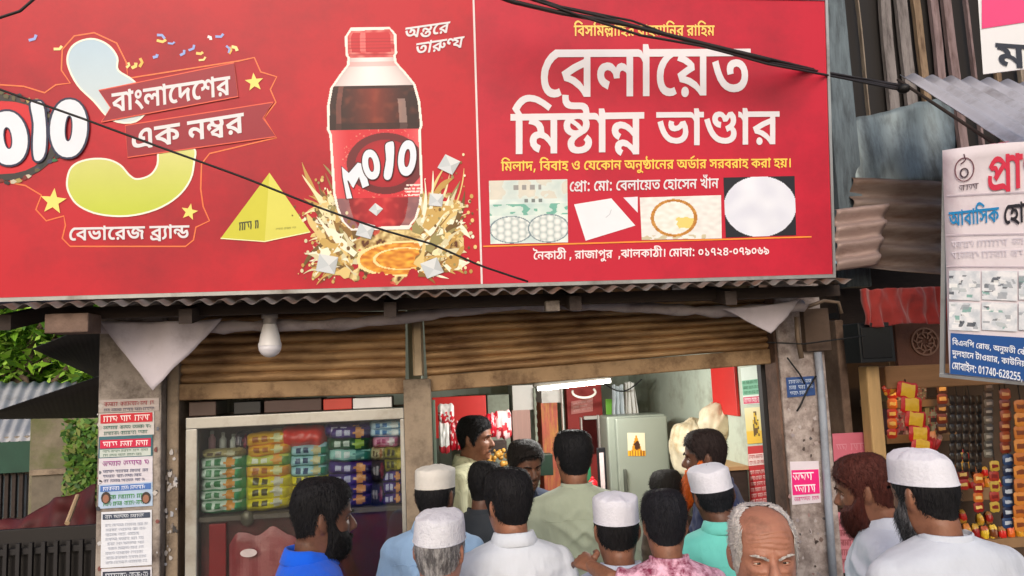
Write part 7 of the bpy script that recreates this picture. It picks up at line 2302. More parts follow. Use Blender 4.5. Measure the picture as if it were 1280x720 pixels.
    # ---- hair, beard, cap
    if hair:
        kind, thick, col = hair[:3]
        col2 = hair[3] if len(hair) > 3 else None
        hs_ = hair_shell(kind, thick, int(crown_px[0]), 2800 if voxel < 0.0065 else 2400, 0.017 if kind != 'bald' else 0.009, 0.5, 0.006 if (kind != 'bald' and not cap) else 0, cap[:2] if cap else None)
        hs_.move(MH)
        hs_.build('hair', M_hair('hair_%d_%d_%d' % col, col, col2), root, True, world=False)
    if beard:
        bl, bt, bc = beard[:3]
        bs = beard_shell(bl, bt, int(crown_px[0]) + 1, 900)
        bs.move(MH)
        bs.build('beard', M_hair('beard_%d_%d_%d' % bc, bc, beard[3] if len(beard) > 3 else None), root, True, world=False)
    if moustache:
        ms = MB()
        r5 = random.Random(4)
        for k in range(130):
            t = r5.uniform(-1, 1)
            p = Vector((0.027 * t, 0.1 - 0.011 * t * t, -0.0545 - 0.006 * abs(t) + r5.uniform(-.003, .003)))
            ms.tube([p, p + Vector((t * 0.004, 0.001, -0.006))], [0.001, 0.0004], 4)
        ms.move(MH)
        ms.build('moustache', M_hair('hair_%d_%d_%d' % hair[2], hair[2]), root, world=False)
    if cap:
        z0f, z0b, hg = cap[:3]
        cm = cap_mesh(z0f, z0b, hg, int(crown_px[0]) % 17, *(cap[3:] if len(cap) > 3 else ()))
        cm.move(MH)
        cm.build('prayer_cap', CAPS[int(crown_px[0]) % 3], root, world=False, auto=60)
    # ---- shirt
    sm = shirt_mat or M_cloth('shirt_%d_%d_%d' % shirt, shirt)
    mb = MB()
    hem = -1.02 if long_shirt else -0.93
    SR = [(-0.272, 0.068, 0.064, -0.047), (-0.288, 0.098, 0.078, -0.045), (-0.306, 0.145, 0.092, -0.043), (-0.33, 0.182, 0.103, -0.04), (-0.37, 0.192, 0.115, -0.04), (-0.45, 0.19, 0.128, -0.035), (-0.6, 0.183, 0.13, -0.035), (-0.75, 0.185, 0.13, -0.035), (hem, 0.2, 0.14, -0.035)]
    mb.loft([oval_ring(at(0, y, z), w * sw * s, d * slim * s, 32) for z, w, d, y in SR])
    for nm_, P in A.items():
        full = P[1].lerp(P[2], 0.86 if shirt_mat is None and long_shirt else 0.0)
        half = P[0].lerp(P[1], 0.95)
        pts = [P[0], P[0].lerp(P[1], 0.5), P[1], full] if long_shirt else [P[0], P[0].lerp(P[1], 0.5), half]
        rr_ = [0.06 * s, 0.06 * s, 0.055 * s, 0.044 * s] if long_shirt else [0.06 * s, 0.061 * s, 0.058 * s]
        mb.tube(pts, rr_, 16)
        mb.ball(P[0], 0.06 * s, 14, 10)
    sh_ = remesh(mb, 0.009 * (s if s < 1 else 1), 3)
    sd0 = crown_px[0] * 0.13
    for i, p in enumerate(sh_.v):
        zz = (p.z - zc) / s
        k = sstep(-0.16, -0.26, zz)
        f1 = nz(p.x * 7 + sd0, p.y * 7, p.z * 3.2)
        f2 = abs(nz((p.x + 0.5 * abs(p.x) + p.z * 0.6) * 10 + sd0, p.y * 8, (p.z - abs(p.x) * 0.9) * 9))
        f3 = nz(p.x * 26, p.y * 20 + sd0, p.z * 14 - abs(p.x) * 18)
        n = Vector((p.x, p.y + 0.04 * s, 0))
        n = n.normalized() if n.length > 1e-6 else Vector((0, -1, 0))
        sh_.v[i] = p + n * k * s * (0.012 * f1 - 0.022 * f2 + 0.005 * f3 + 0.004 + 0.017 * max(0.0, math.sin((p.z * 0.9 + abs(p.x) * 1.3) * 46 / s + 4.0 * nz(p.x * 5 + sd0, p.y * 5, p.z * 4))) ** 2 * sstep(-0.15, 0.35, nz(p.x * 4 + sd0 + 7, p.y * 4, p.z * 3.0)))
    so = sh_.build('shirt', sm, root, True, world=False)
    if collar:
        back = {}
        for p in sh_.v:
            if abs(p.z - (zc - 0.235 * s) + 0.1 * abs(p.x)) < 0.007 and p.y < at(0, -0.04, -0.35).y and abs(p.x) < 0.17 * s:
                k = int(p.x / 0.012)
                if k not in back or p.y < back[k].y:
                    back[k] = p
        sp = [back[k] + Vector((0, -0.0005, 0)) for k in sorted(back)]
        if len(sp) > 4:
            MB().tube(sp, 0.0016, 5).build('yoke_seam', sm, so, True, world=False)
    # shirt details: collar, shoulder seams, back yoke
    cn = at(0, -0.046, -0.272)
    if collar == 'fold':
        N = 36
        rr_ = []
        for (r_, dz) in ((0.068, -0.014), (0.0655, 0.014), (0.067, 0.028), (0.073, 0.027), (0.082, 0.006), (0.090, -0.014), (0.0885, -0.016), (0.079, 0.002)):
            ring = []
            for k in range(N + 1):
                t = math.pi / 2 + 0.22 + (2 * math.pi - 0.44) * k / N
                sp = 1 + 0.22 * sstep(0.75, 1.0, abs(k / N - 0.5) * 2) * (1 if dz < 0.02 else 0.3)
                fr_ = math.sin(t)
                ring.append(cn + Vector((r_ * sp * math.cos(t), r_ * sp * 0.96 * math.sin(t), dz - 0.024 * max(0, fr_) - 0.004 * abs(math.cos(t)))) * s)
            rr_.append(ring)
        MB().loft(rr_, cap=False, closed=False).build('collar', sm, so, True, world=False, solid=0.002)
    elif collar == 'band':
        rr_ = []
        for (r_, dz) in ((0.072, -0.016), (0.068, 0.012), (0.069, 0.015), (0.073, 0.012), (0.076, -0.014)):
            rr_.append([cn + Vector((r_ * math.cos(t), r_ * 0.96 * math.sin(t), dz - 0.02 * max(0, math.sin(t)))) * s for t in [2 * math.pi * k / 36 for k in range(36)]])
        MB().loft(rr_, cap=False).build('collar', sm, so, True, world=False)
    if feet:
        mb = MB()
        mb.loft([oval_ring(at(0, -0.04, z), w * slim * s, d * slim * s) for z, w, d in ((-0.8, 0.155, 0.105), (-0.88, 0.175, 0.118), (-0.95, 0.165, 0.11))])
        for hp_, kn, ak in zip(hips, knees, ankles):
            mb.tube([hp_, kn, ak + Vector((0, 0, 0.02))], [0.094 * s, 0.075 * s, 0.064 * s], 16)
            mb.ball(hp_, 0.094 * s, 12, 8)
        tr_ = remesh(mb, 0.012, 2)
        for i, p in enumerate(tr_.v):
            tr_.v[i] = p + Vector((nz(p.x * 9, p.y * 9, p.z * 5), nz(p.x * 8 + 4, p.y * 9, p.z * 6), 0)) * 0.008
        tr_.build('trousers', M_cloth('trousers_%d_%d_%d' % trousers, trousers), root, True, world=False)
    return root, A, at, MH


def shirt_floral():
    m = M('floral_pink', (222, 176, 196), rough=0.85, var=0.3, scale=30, dirt=(120, 34, 66), dscale=34, damt=0.62)
    nt = m.node_tree
    return m


def shirt_stripe():
    return M('cream_stripe_shirt', (190, 190, 160), rough=0.88, var=0.22, scale=10, stretch=(9, 2, 0.4), dirt=(120, 128, 104), dscale=9, damt=0.3)


BLACK = (20, 19, 22)
person('man in royal blue shirt with black beard, in profile before the display case', (400, 598), 2.62, -72, (0, 4, 0), 'dark', ('short', 0.013, BLACK), None, (0.006, 0.012, (16, 15, 17)), (14, 84, 204), 'fold', voxel=0.0055, long_shirt=False)
person('man in pale blue shirt and white cap standing behind the grey haired man', (541, 575), 3.2, -12, (-8, 6, 0), 'dark', ('short', 0.009, BLACK), (0.045, 0.03, 0.078), None, (140, 170, 204), 'fold', voxel=0.008, eyes=False)
person('old man with grey cropped hair and crumpled white cap, seen from behind', (545, 631), 2.52, -6, (-10, 2, 2), 'ruddy', ('low', 0.006, (96, 94, 96), (168, 166, 166)), (0.05, 0.03, 0.078, 0.012, 0.0085, 0.008), None, (190, 176, 172), None, voxel=0.0065, eyes=False)
person('moustached man in cream striped shirt looking sideways inside the shop', (592, 520), 4.3, -112, (0, 2, 0), 'brown', ('short', 0.012, BLACK), None, None, (190, 190, 160), 'fold', voxel=0.0055, moustache=True, shirt_mat=shirt_stripe())
person('dark haired boy in dark grey shirt squeezed between the men', (603, 577), 3.6, -25, (-10, 10, 0), 'dark', ('low', 0.013, (16, 15, 18)), None, None, (52, 56, 62), 'band', size=0.9, voxel=0.008, eyes=False)
person('shop worker in navy shirt facing the street with eyes lowered', (655, 550), 3.95, -157, (-4, 10, 3), 'dark', ('short', 0.014, (24, 20, 20)), None, None, (42, 52, 74), 'fold', voxel=0.005)
person('man with thick black hair and crisp white collared shirt seen from behind', (636, 586), 2.85, 4, (14, 2, 0), 'tan', ('low', 0.014, BLACK), None, None, (198, 204, 214), 'fold', voxel=0.007, eyes=False, slim=1.04)
person('black haired man in grey green shirt at the shop entrance', (715, 539), 3.5, 0, (2, 0, 0), 'brown', ('low', 0.015, (18, 18, 22)), None, None, (150, 158, 140), 'band', voxel=0.007, eyes=False, slim=1.1)
person('man in white cap with bare nape carrying a child in floral shirt', (768, 611), 2.74, -4, (-2, 4, 0), 'brown', ('short', 0.010, BLACK), (0.042, 0.026, 0.088, 0.012, 0.007), None, (180, 188, 208), 'band', voxel=0.006, eyes=False,
       arms={'R': ((0.23, -0.12, -0.58), (0.24, -0.36, -0.62), (0, 0, 1), 0.5)})
person('bareheaded dark haired figure half hidden beside the fridge', (834, 588), 3.85, 20, (0, 8, 0), 'dark', ('low', 0.014, (20, 17, 16)), None, None, (70, 60, 52), 'band', voxel=0.008, eyes=False, size=0.9)
person('man with orange hennaed beard and navy shirt turned to the fridge', (881, 537), 3.52, 66, (0, 4, 0), 'dark', ('short', 0.012, (36, 26, 26)), None, (0.10, 0.022, (214, 100, 28), (170, 74, 24)), (40, 48, 84), 'band', voxel=0.0065)
person('man in white cap and turquoise shirt leaning his head toward the fridge', (894, 573), 3.0, -8, (2, 8, -8), 'dark', ('short', 0.010, (20, 22, 28)), (0.045, 0.018, 0.084, 0.012, 0.007), None, (104, 192, 182), 'fold', voxel=0.0065, eyes=False)
person('man with henna dyed hair and beard looking down, in white shirt', (1083, 567), 2.66, 54, (0, 10, 0), 'brown', ('low', 0.013, (72, 34, 28)), None, (0.03, 0.02, (78, 34, 26), (50, 26, 24)), (200, 204, 216), 'fold', voxel=0.0055)
person('man with black grizzled beard and round white cap, broad pale shirt back', (1155, 554), 2.1, 6, (6, 8, 0), 'brown', ('low', 0.010, BLACK), (0.050, 0.022, 0.078, 0.022, 0.008, 0.008), (0.045, 0.010, (30, 30, 34), (120, 120, 124)), (186, 192, 204), 'band', voxel=0.0055, shoulder=1.12, slim=1.08)
person('old balding man with white side hair frowning straight at the viewer', (948, 627), 1.85, 166, (4, 1, 0), 'ruddy', ('bald', 0.004, (186, 180, 176), (136, 128, 124)), None, None, (206, 208, 206), 'band', voxel=0.0034, old=True, size=1.0)
# the carried child with one arm round the man's neck
M_FLORAL = shirt_floral()
person('small child in pink floral shirt held up beside a capped man', (828, 612), 2.42, -6, (-6, 8, 0), 'child', ('low', 0.012, (22, 22, 28)), None, None, (206, 150, 176), 'band', size=0.86, voxel=0.0065, eyes=False, shirt_mat=M_FLORAL, long_shirt=False, feet=True,
       arms={'L': ((-0.215, -0.03, -0.345), (-0.275, 0.10, -0.325), (0, 0.9, -0.5), 0.45)}, trousers=(60, 70, 110))


# ================================================================== the neighbouring stall
m_plank = [M('plank_%d' % i, c, rough=0.9, var=0.3, scale=9, bump=0.35, bscale=30, stretch=(5, 5, 0.7), dirt=d, dscale=5, damt=0.4) for i, (c, d) in enumerate((
    ((96, 108, 116), (60, 66, 72)), ((112, 116, 118), (70, 70, 72)), ((136, 124, 112), (90, 78, 70)), ((124, 118, 118), (72, 66, 66)), ((132, 112, 92), (80, 62, 50)), ((128, 110, 112), (84, 66, 64))))]
stall = thing('timber_stall', 'old timber stall with weathered planks above an open shop front', 'stall', W(1150, 720, 3.9))
PLK = [(1051, 1073, 1), (1074, 1098, 2), (1108, 1122, 3), (1133, 1147, 3), (1149, 1168, 4), (1169, 1188, 5), (1189, 1208, 5), (1209, 1236, 5), (1237, 1262, 4), (1263, 1300, 2)]
zt = 4.7
for i, (x0, x1, k) in enumerate(PLK):
    a, c = W(x0, -20, 4.0), W(x1, 240, 4.0)
    dxx = 0.07 * nz(i * 1.7, 3)
    mb = MB()
    n = 10
    vs = []
    for j in range(n + 1):
        z = c.z + (zt - c.z) * j / n
        for (x, y) in ((a.x, 4.0), (c.x, 4.0), (c.x, 4.03), (a.x, 4.03)):
            vs.append((x + 0.008 * nz(z * 3, i * 5 + x) + dxx * j / n, y + 0.006 * nz(z * 2, i), z))
    fs = []
    for j in range(n):
        for m in range(4):
            p, q = j * 4 + m, j * 4 + (m + 1) % 4
            fs.append((p, q, q + 4, p + 4))
    mb.add(vs, fs + [(3, 2, 1, 0), (n * 4, n * 4 + 1, n * 4 + 2, n * 4 + 3)])
    mb.build('plank', m_plank[k], stall)
a, c = W(1046, 0, 4.06), W(1330, 240, 4.06)
MB().bb(a.x, c.x + 0.5, 4.06, 4.1, c.z - 0.3, zt).build('gap_shade_backing', M('near_black_shade', (26, 22, 22), rough=0.9), stall)  # near black sheet puts the shade of the plank gaps into colour
# blue grey corner post beside the board
a, c = W(1033, 0, 3.7), W(1061, 348, 3.7)
t = tag(MB().bb(a.x - 0.06, a.x + 0.085, 3.66, 3.74, c.z - 0.05, zt).build('corner_post', m_plank[0], None, bevel=0.006), 'tall blue grey weathered post right beside the signboard edge', 'post')

# bent grey tin patch
def tin_patch(px4, Y, name, label, mat, seed, nx=24, ny=14, amp=0.02):
    P = [W(x, y, Y + d) for x, y, d in px4]
    vs, fs = [], []
    for j in range(ny + 1):
        for i in range(nx + 1):
            u, v = i / nx, j / ny
            p = P[0].lerp(P[1], u).lerp(P[3].lerp(P[2], u), v)
            h = amp * nz(u * 2.6 + seed, v * 1.6) + amp * 0.7 * abs(nz(u * 4, v * 3 + seed)) + 0.012 * math.sin(u * 16) * (0.4 + v)
            vs.append(p + Vector((0.004 * nz(v * 9, seed), -h, 0.01 * nz(u * 7, seed + 3) * (1 if j in (0, ny) else 0))))
    for j in range(ny):
        for i in range(nx):
            k = j * (nx + 1) + i
            fs.append((k, k + nx + 1, k + nx + 2, k + 1))
    return tag(MB().add(vs, fs).build(name, mat, None, True, solid=0.002), label, 'tin sheet')


m_tin_patch = M('blue_grey_tin', (122, 134, 138), rough=0.5, var=0.2, scale=5, metal=0.45, stretch=(3, 1, 0.8), dirt=(84, 90, 92), dscale=4, damt=0.5)
tp = tin_patch([(1062, 150, 0.0), (1192, 118, 0.02), (1196, 228, -0.06), (1066, 230, -0.06)], 3.72, 'tin_sheet', 'bent blue grey tin sheet nailed below the weathered planks', m_tin_patch, 2)


def hcorr(tl, tr, br, bl, Y, waves, mat, label, amp=0.012, dy=(0, 0, 0, 0), rough=0.009, seed=0):
    A, B, C, D = (W(*p, Y + d) for p, d in zip((tl, tr, br, bl), dy))
    # ridges run level: the waving edges are the two ends
    o = corrugated(A, D, C, B, waves, amp * 1.4, ny=10, per=12, rough=rough, seed=seed).build('tin_sheet', mat, None, True, solid=0.0016)
    return tag(o, label, 'tin sheet')


hcorr((1064, 222), (1182, 226), (1180, 346), (1066, 336), 3.66, 4.2, M('rust_brown_tin', (128, 112, 104), rough=0.65, var=0.3, scale=4, metal=0.25, stretch=(0.6, 1, 3), dirt=(92, 66, 52), dscale=3.5, damt=0.5), 'rust brown corrugated sheet with level ridges behind the hotel sign', amp=0.017, dy=(0, 0, -0.12, -0.12), seed=2)
hcorr((1043, 262), (1110, 254), (1098, 330), (1045, 338), 3.5, 3.6, M('pale_rust_tin', (168, 146, 140), rough=0.6, var=0.2, scale=5, metal=0.25, stretch=(0.8, 1, 2), dirt=(120, 94, 86), dscale=4, damt=0.4), 'shorter pale torn corrugated sheet overlapping the rust brown one', amp=0.014, dy=(0, 0, -0.1, -0.1), seed=6)

# dark slab for the shaded slot, red cloth, black box, carved board
slab((1044, 330, 1215, 402), 3.86, 0.03, 'dark_fascia', m_dark, parent=stall)  # dark slab added where there is only a shaded gap
b = MB()
A, B = W(1074, 362, 3.5), W(1182, 358, 3.5)
vs, fs = [], []
nx, ny = 60, 16
zl = W(1120, 406, 3.5).z
for j in range(ny + 1):
    for i in range(nx + 1):
        u, v = i / nx, j / ny
        p = A.lerp(B, u)
        z0 = p.z
        g = 0.5 + 0.5 * math.sin(u * 34 + 2.2 * math.sin(u * 7))
        z = z0 + (zl - 0.008 * math.sin(u * 9) + (0.02 if u > 0.93 else 0) - z0) * v
        vs.append((p.x, p.y - 0.035 * g * (0.35 + 0.65 * v) - 0.03 * nz(u * 9, v * 2) - 0.008 * nz(u * 24, v * 3), z + 0.008 * nz(u * 11, v * 1.5)))
for j in range(ny):
    for i in range(nx):
        k = j * (nx + 1) + i
        fs.append((k, k + nx + 1, k + nx + 2, k + 1))
tag(MB().add(vs, fs).build('red_valance', M('red_cloth', (150, 36, 30), rough=0.8, var=0.25, scale=6, dirt=(84, 24, 30), dscale=4, damt=0.4, sheen=0.3), None, True, solid=0.002), 'gathered red cloth valance hanging over the neighbouring stall', 'valance')
bb = thing('black_box', 'black hanging box below the red valance', 'box', W(1096, 452, 3.5))
slab((1072, 404, 1120, 452), 3.5, 0.14, 'body', M('black_plastic', (22, 24, 28), rough=0.35, var=0.15), parent=bb)
slab((1076, 409, 1116, 447), 3.494, 0.006, 'front_plate', M('black_gloss', (16, 18, 24), rough=0.2), parent=bb)
m_carved = M('carved_brown_board', (104, 66, 50), rough=0.7, var=0.25, scale=10, bump=0.2, dirt=(70, 42, 34), damt=0.4)
cb = thing('carved_board', 'dark brown board with a round carved crest above the stall opening', 'board', W(1150, 455, 3.72))
slab((1118, 404, 1200, 458), 3.72, 0.03, 'board', m_carved, parent=cb)
cf = wallframe(1154, 428, 3.716)
b = MB()
c0_ = cf.px(1156, 427)
for rr_, w in ((0.075, 0.009), (0.05, 0.006)):
    b.line([(c0_.x + rr_ * math.cos(t), c0_.y + rr_ * 0.95 * math.sin(t)) for t in [2 * math.pi * k / 28 for k in range(28)]], w, 0.002, closed=True)
for k in range(9):
    t = 2 * math.pi * k / 9
    b.line([(c0_.x + 0.02 * math.cos(t), c0_.y + 0.02 * math.sin(t)), (c0_.x + 0.045 * math.cos(t + 0.5), c0_.y + 0.045 * math.sin(t + 0.5)), (c0_.x + 0.066 * math.cos(t + 0.2), c0_.y + 0.066 * math.sin(t + 0.2))], 0.008, 0.003)
for i, p in enumerate(b.v):
    b.v[i] = cf.m @ p
b.build('crest', M('worn_carving', (140, 104, 86), rough=0.7, var=0.2), cb, solid=0.006)

# pillar, pink paper, lit post, lintel
slab((1044, 400, 1087, 760), 3.72, 0.25, 'stall_pillar', M('brown_plaster', (128, 106, 92), rough=0.9, var=0.25, scale=9, bump=0.4, dirt=(90, 72, 62), damt=0.5), parent=stall, bevel=0.008)
pf = wallframe(1062, 558, 3.718)
print_sheet(pf, [(1040, 542), (1084, 540), (1085, 574), (1042, 577)], 'pink_paper', 'plain dusty pink paper pasted on the stall pillar', 'paper', [(0, 1, (206, 110, 130), None, 0), (0.3, 0.7, None, (214, 140, 156), 1)], 71)
print_sheet(pf, [(1046, 640), (1066, 640), (1068, 716), (1048, 716)], 'pink_paper', 'long pale pink paper low on the stall pillar beside the henna bearded man', 'paper', [(0, 1, (190, 120, 134), None, 0), (0.1, 0.9, None, (150, 80, 90), 5)], 72)
a, c = W(1083, 458, 3.6), W(1106, 562, 3.6)
m_post_lit = M('lamplit_timber', (196, 160, 110), rough=0.7, var=0.15, scale=8, stretch=(4, 4, 0.6), bump=0.15)  # warm lamplight on the post is put into its base colour
w_ = 0.085
MB().hexa([Vector((c.x - w_, 3.6, 0)), Vector((c.x, 3.6, 0)), Vector((a.x + w_ - 0.015, 3.6, a.z)), Vector((a.x, 3.6, a.z))],
          [Vector((c.x - w_, 3.68, 0)), Vector((c.x, 3.68, 0)), Vector((a.x + w_ - 0.015, 3.68, a.z)), Vector((a.x, 3.68, a.z))]).build('pale_post', m_post_lit, stall, bevel=0.008)
slab((1106, 458, 1340, 476), 3.7, 0.08, 'lintel', M('tan_timber', (150, 110, 74), rough=0.75, var=0.2, scale=6, stretch=(0.5, 4, 4), bump=0.15), parent=stall, bevel=0.006)
a, c = W(1080, 480, 4.9), W(1400, 760, 4.9)
MB().bb(a.x - 0.3, c.x + 0.6, 4.9, 4.95, 0, 2.6).build('back_wall', M('stall_back', (70, 56, 46), rough=0.9, var=0.3, scale=5), stall)
MB().bb(a.x - 0.3, c.x + 0.6, 3.9, 4.899, 2.2, 2.24).build('ceiling', m_dark, stall)
MB().bb(c.x + 0.2, c.x + 0.25, 3.7, 4.899, 0, 2.199).build('side_wall', m_dark, stall)
# warm bulb inside the stall, its glow seen on the pale post
q = W(1180, 466, 4.05)
wb_ = thing('warm_bulb', 'lit warm bulb behind the stall lintel', 'light bulb', q)
MB().ball(q, 0.03, 16, 12).build('glass_bulb', M('warm_lamp_glow', (255, 210, 150), emit=((255, 205, 140), 150.0)), wb_, True)
MB().loft(lathe(q, [(0.014, 0.028), (0.014, 0.06), (0.01, 0.07)], 12)).tube([q + Vector((0, 0, .07)), Vector((q.x, q.y, 2.2))], 0.003, 6).build('holder', m_cable, wb_, True)
# shelves of goods
SHELVES = [(1108, 545, 1200), (1108, 618, 1262), (1190, 678, 1290), (1108, 502, 1190)]
for (x0, y, x1) in SHELVES:
    slab((x0, y, x1, y + 5), 4.5, 0.3, 'goods_shelf', M('goods_shelf_wood', (140, 110, 80), rough=0.7, var=0.2), parent=stall)
# food cartons and jars on those shelves
GOODS = [(1110, 507, 1140, 545, (150, 104, 110), 'faded pink picture carton on the stall shelf'), (1158, 505, 1186, 545, (150, 140, 100), 'green and cream picture carton on the stall shelf'),
         (1110, 480, 1128, 502, (170, 150, 110), 'small pale packet high on the stall shelf'), (1140, 482, 1160, 502, (120, 110, 90), 'brownish packet high behind the garland')]
for k, (x0, y0, x1, y1, c, lb) in enumerate(GOODS):
    a, c_ = W(x0, y0, 4.5), W(x1, y1, 4.5)

    def fn(u, v, c=c, k=k):
        n = nz(u * 5, v * 5, k)
        return mixc(c, (60, 40, 40), 0.8) if n < -0.25 else mixc(c, (230, 220, 200), 0.5) if n > 0.25 else mixc(c, (190, 40, 60), 0.6) if abs(n) < 0.06 else c
    o = tag(MB().bb(a.x, c_.x, 4.52, 4.6, c_.z, a.z).build('food_carton', M('carton_%d' % k, c, rough=0.5, var=0.2), None, bevel=0.003), lb, 'carton', 'cartons on the stall shelf')
    ff = wallframe((x0 + x1) / 2, (y0 + y1) / 2, 4.518)
    pc = picture(ff, [(x0 + 2, y0 + 2), (x1 - 2, y0 + 2), (x1 - 2, y1 - 2), (x0 + 2, y1 - 2)], 14, 14, fn, 0.0)
    for i, p in enumerate(pc.v):
        pc.v[i] = ff.m @ p
    pc.build('picture', m_print, o)
WORDS = ['dark red', 'golden', 'orange', 'bright red', 'brown', 'yellow']
COLS = [(150, 24, 24), (206, 150, 40), (214, 100, 30), (206, 36, 30), (120, 66, 36), (226, 190, 50)]
n_good = 0
for row, (y, x0, x1, st, nm) in enumerate(((617, 1112, 1255, 11, 'upper'), (677, 1195, 1285, 11, 'lower'))):
    x = x0
    i = 0
    while x < x1:
        k = (i * 5 + row * 2) % 6
        a, c_ = W(x, y - 18 - 8 * abs(nz(i * 0.7, row)), 4.52), W(x + st - 1.5, y, 4.52)
        near = ['by the pale post', 'behind the white cap', 'past the white cap', 'under the black sachets', 'below the grey strip', 'near the orange strips']
        place = near[min(5, int((x - 1108) / 30))]
        mb = packet_mesh(c_.x - a.x, a.z - c_.z, 0.05, (lambda u, v, k=k: COLS[k] if 0.25 < v < 0.8 else mixc(COLS[(k + 1) % 6], (230, 200, 120), 0.4)), 200 + i + 40 * row, 8, 8)
        mb.move(Matrix.Translation((a + c_) / 2 + Vector((0, 0.02, 0))))
        o = mb.build('spice_packet', m_pack, None, True)
        tag(o, f'{WORDS[k]} spice packet {place}, place {i + 1} on the {nm} shelf', 'packet', 'spice packets on the stall shelves')
        if (i * 7 + row) % 3 != 0:
            m2 = packet_mesh((c_.x - a.x) * 0.9, (a.z - c_.z) * 0.8, 0.045, (lambda u, v, k=k: COLS[(k + 2) % 6] if 0.3 < v < 0.7 else mixc(COLS[k], (200, 160, 100), 0.4)), 260 + i + 40 * row, 8, 8)
            m2.move(Matrix.Translation((a + c_) / 2 + Vector((0.004, 0.05, (a.z - c_.z) * 0.85))))
            o = m2.build('spice_packet', m_pack, None, True)
            tag(o, f'{WORDS[(k + 2) % 6]} packet peeping over place {i + 1} of the {nm} goods shelf', 'packet', 'spice packets on the stall shelves')
        x += st
        i += 1
# fan of red packets behind the cap
b_q = W(1165, 560, 4.3)
for k in range(5):
    an = R(-50 + 22 * k)
    mb = packet_mesh(0.05, 0.16, 0.03, lambda u, v: (170, 30, 34) if v > 0.3 else (206, 150, 120), 300 + k, 8, 8)
    mb.move(Matrix.Translation(b_q + Vector((0.07 * math.sin(an), 0.01 * k, 0.06 * math.cos(an) - 0.04))) @ Matrix.Rotation(an, 4, 'Y'))
    tag(mb.build('fanned_packet', m_pack, None, True), ['flattest', 'second lowest', 'steepest', 'second highest', 'far lowest'][k] + ' dark red packet in the fan below the garland', 'packet', 'fan of dark red packets')
# garland of gold and red sachets
gar = thing('sachet_garland', 'hanging string of shiny red and gold sachets at the stall opening', 'sachet strip', W(1140, 478, 3.68))
PT = [(1134, 488), (1139, 506), (1144, 524), (1149, 542), (1152, 558)]
for k, (x, y) in enumerate(PT):
    q = W(x, y, 3.68)
    mb = packet_mesh(0.115, 0.085, 0.016, lambda u, v: (240, 190, 50) if (abs(u - .5) < 0.3 and abs(v - .5) < 0.36) else (206, 26, 30), 320 + k, 12, 10)
    mb.move(Matrix.Translation(q) @ Matrix.Rotation(R(12 - 6 * (k % 2)), 4, 'Y'))
    mb.build('sachet', m_pack, gar, True)
MB().tube([W(1131, 474, 3.69)] + [W(x, y, 3.70) for x, y in PT], 0.003, 6).build('string', m_cable, gar)
q = W(1116, 484, 3.72)
mb = packet_mesh(0.12, 0.06, 0.03, lambda u, v: (214, 60, 30) if nz(u * 5, v * 5) > 0 else (226, 160, 60), 340, 12, 8)
mb.move(Matrix.Translation(q) @ Matrix.Rotation(R(-20), 4, 'Y'))
tag(mb.build('snack_sachet', m_pack, None, True), 'orange red sachet tucked beside the top of the garland', 'sachet')


# strips of sachets hanging from the stall beam
def strip(x0, x1, y0, y1, Y, n, cols, inkc, label, seed, nacross=1):
    t = thing('sachet_strip', label, 'sachet strip', W((x0 + x1) / 2, y0, Y), 'sachet strips hanging in the stall')
    for r in range(n):
        for c in range(nacross):
            xa, xb = x0 + (x1 - x0) * c / nacross, x0 + (x1 - x0) * (c + 1) / nacross
            ya, yb = y0 + (y1 - y0) * r / n, y0 + (y1 - y0) * (r + 1) / n
            a, c_ = W(xa, ya, Y), W(xb, yb, Y)
            cc = cols[(r + c * 2) % len(cols)]
            mb = packet_mesh((c_.x - a.x) * 0.95, (a.z - c_.z) * 0.96, 0.008, lambda u, v, cc=cc: inkc if (abs(u - .5) < .28 and .3 < v < .6) else cc, seed + r * 3 + c, 6, 6)
            mb.move(Matrix.Translation((a + c_) / 2 + Vector((0.004 * nz(r, c, seed), 0.01 * nz(r * 1.3, c, seed), 0))))
            mb.build('sachet', m_pack, t, True)
    MB().tube([W((x0 + x1) / 2, y0, Y + 0.02), Vector((W((x0 + x1) / 2, y0, Y).x, Y + 0.02, 2.2))], 0.003, 6).build('string', m_cable, t)
    return t


strip(1186, 1228, 494, 590, 3.95, 8, [(30, 26, 25), (22, 19, 19), (40, 32, 28)], (60, 48, 40), 'dense sheet of black sachets hanging in the stall', 400, 5)
strip(1170, 1185, 480, 542, 4.3, 5, [(70, 40, 30), (110, 50, 30)], (190, 150, 90), 'dark brown sachet strip behind the garland', 620)
strip(1108, 1122, 486, 548, 4.2, 5, [(190, 50, 30), (214, 110, 40)], (240, 200, 110), 'red and orange sachet strip just inside the pale post', 640)
strip(1196, 1212, 562, 612, 4.35, 4, [(170, 40, 30), (206, 150, 50), (120, 30, 26)], (230, 200, 120), 'short strip of red and gold sachets behind the black sachet sheet', 560)
strip(1216, 1230, 592, 640, 4.35, 4, [(206, 110, 40), (150, 30, 30)], (240, 210, 130), 'short orange and red sachet strip below the black sachet sheet', 580)
strip(1236, 1250, 576, 640, 4.3, 5, [(190, 160, 60), (160, 50, 36)], (120, 30, 26), 'gold and rust sachet strip between the grey strip and the blue one', 600)
strip(1229, 1242, 478, 572, 3.9, 9, [(120, 116, 106), (84, 80, 74)], (190, 186, 176), 'narrow strip of grey sachets beside the black ones', 450)
strip(1248, 1264, 486, 566, 3.8, 6, [(150, 70, 40), (120, 50, 34)], (206, 150, 100), 'strip of reddish brown sachets near the picture edge', 470)
strip(1266, 1284, 500, 664, 3.75, 10, [(190, 110, 40), (206, 130, 50)], (120, 60, 30), 'long strip of orange sachets at the picture edge', 490)
strip(1252, 1268, 568, 660, 3.78, 7, [(40, 66, 110), (30, 40, 70)], (190, 200, 214), 'strip of dark blue sachets below the reddish brown ones', 520)

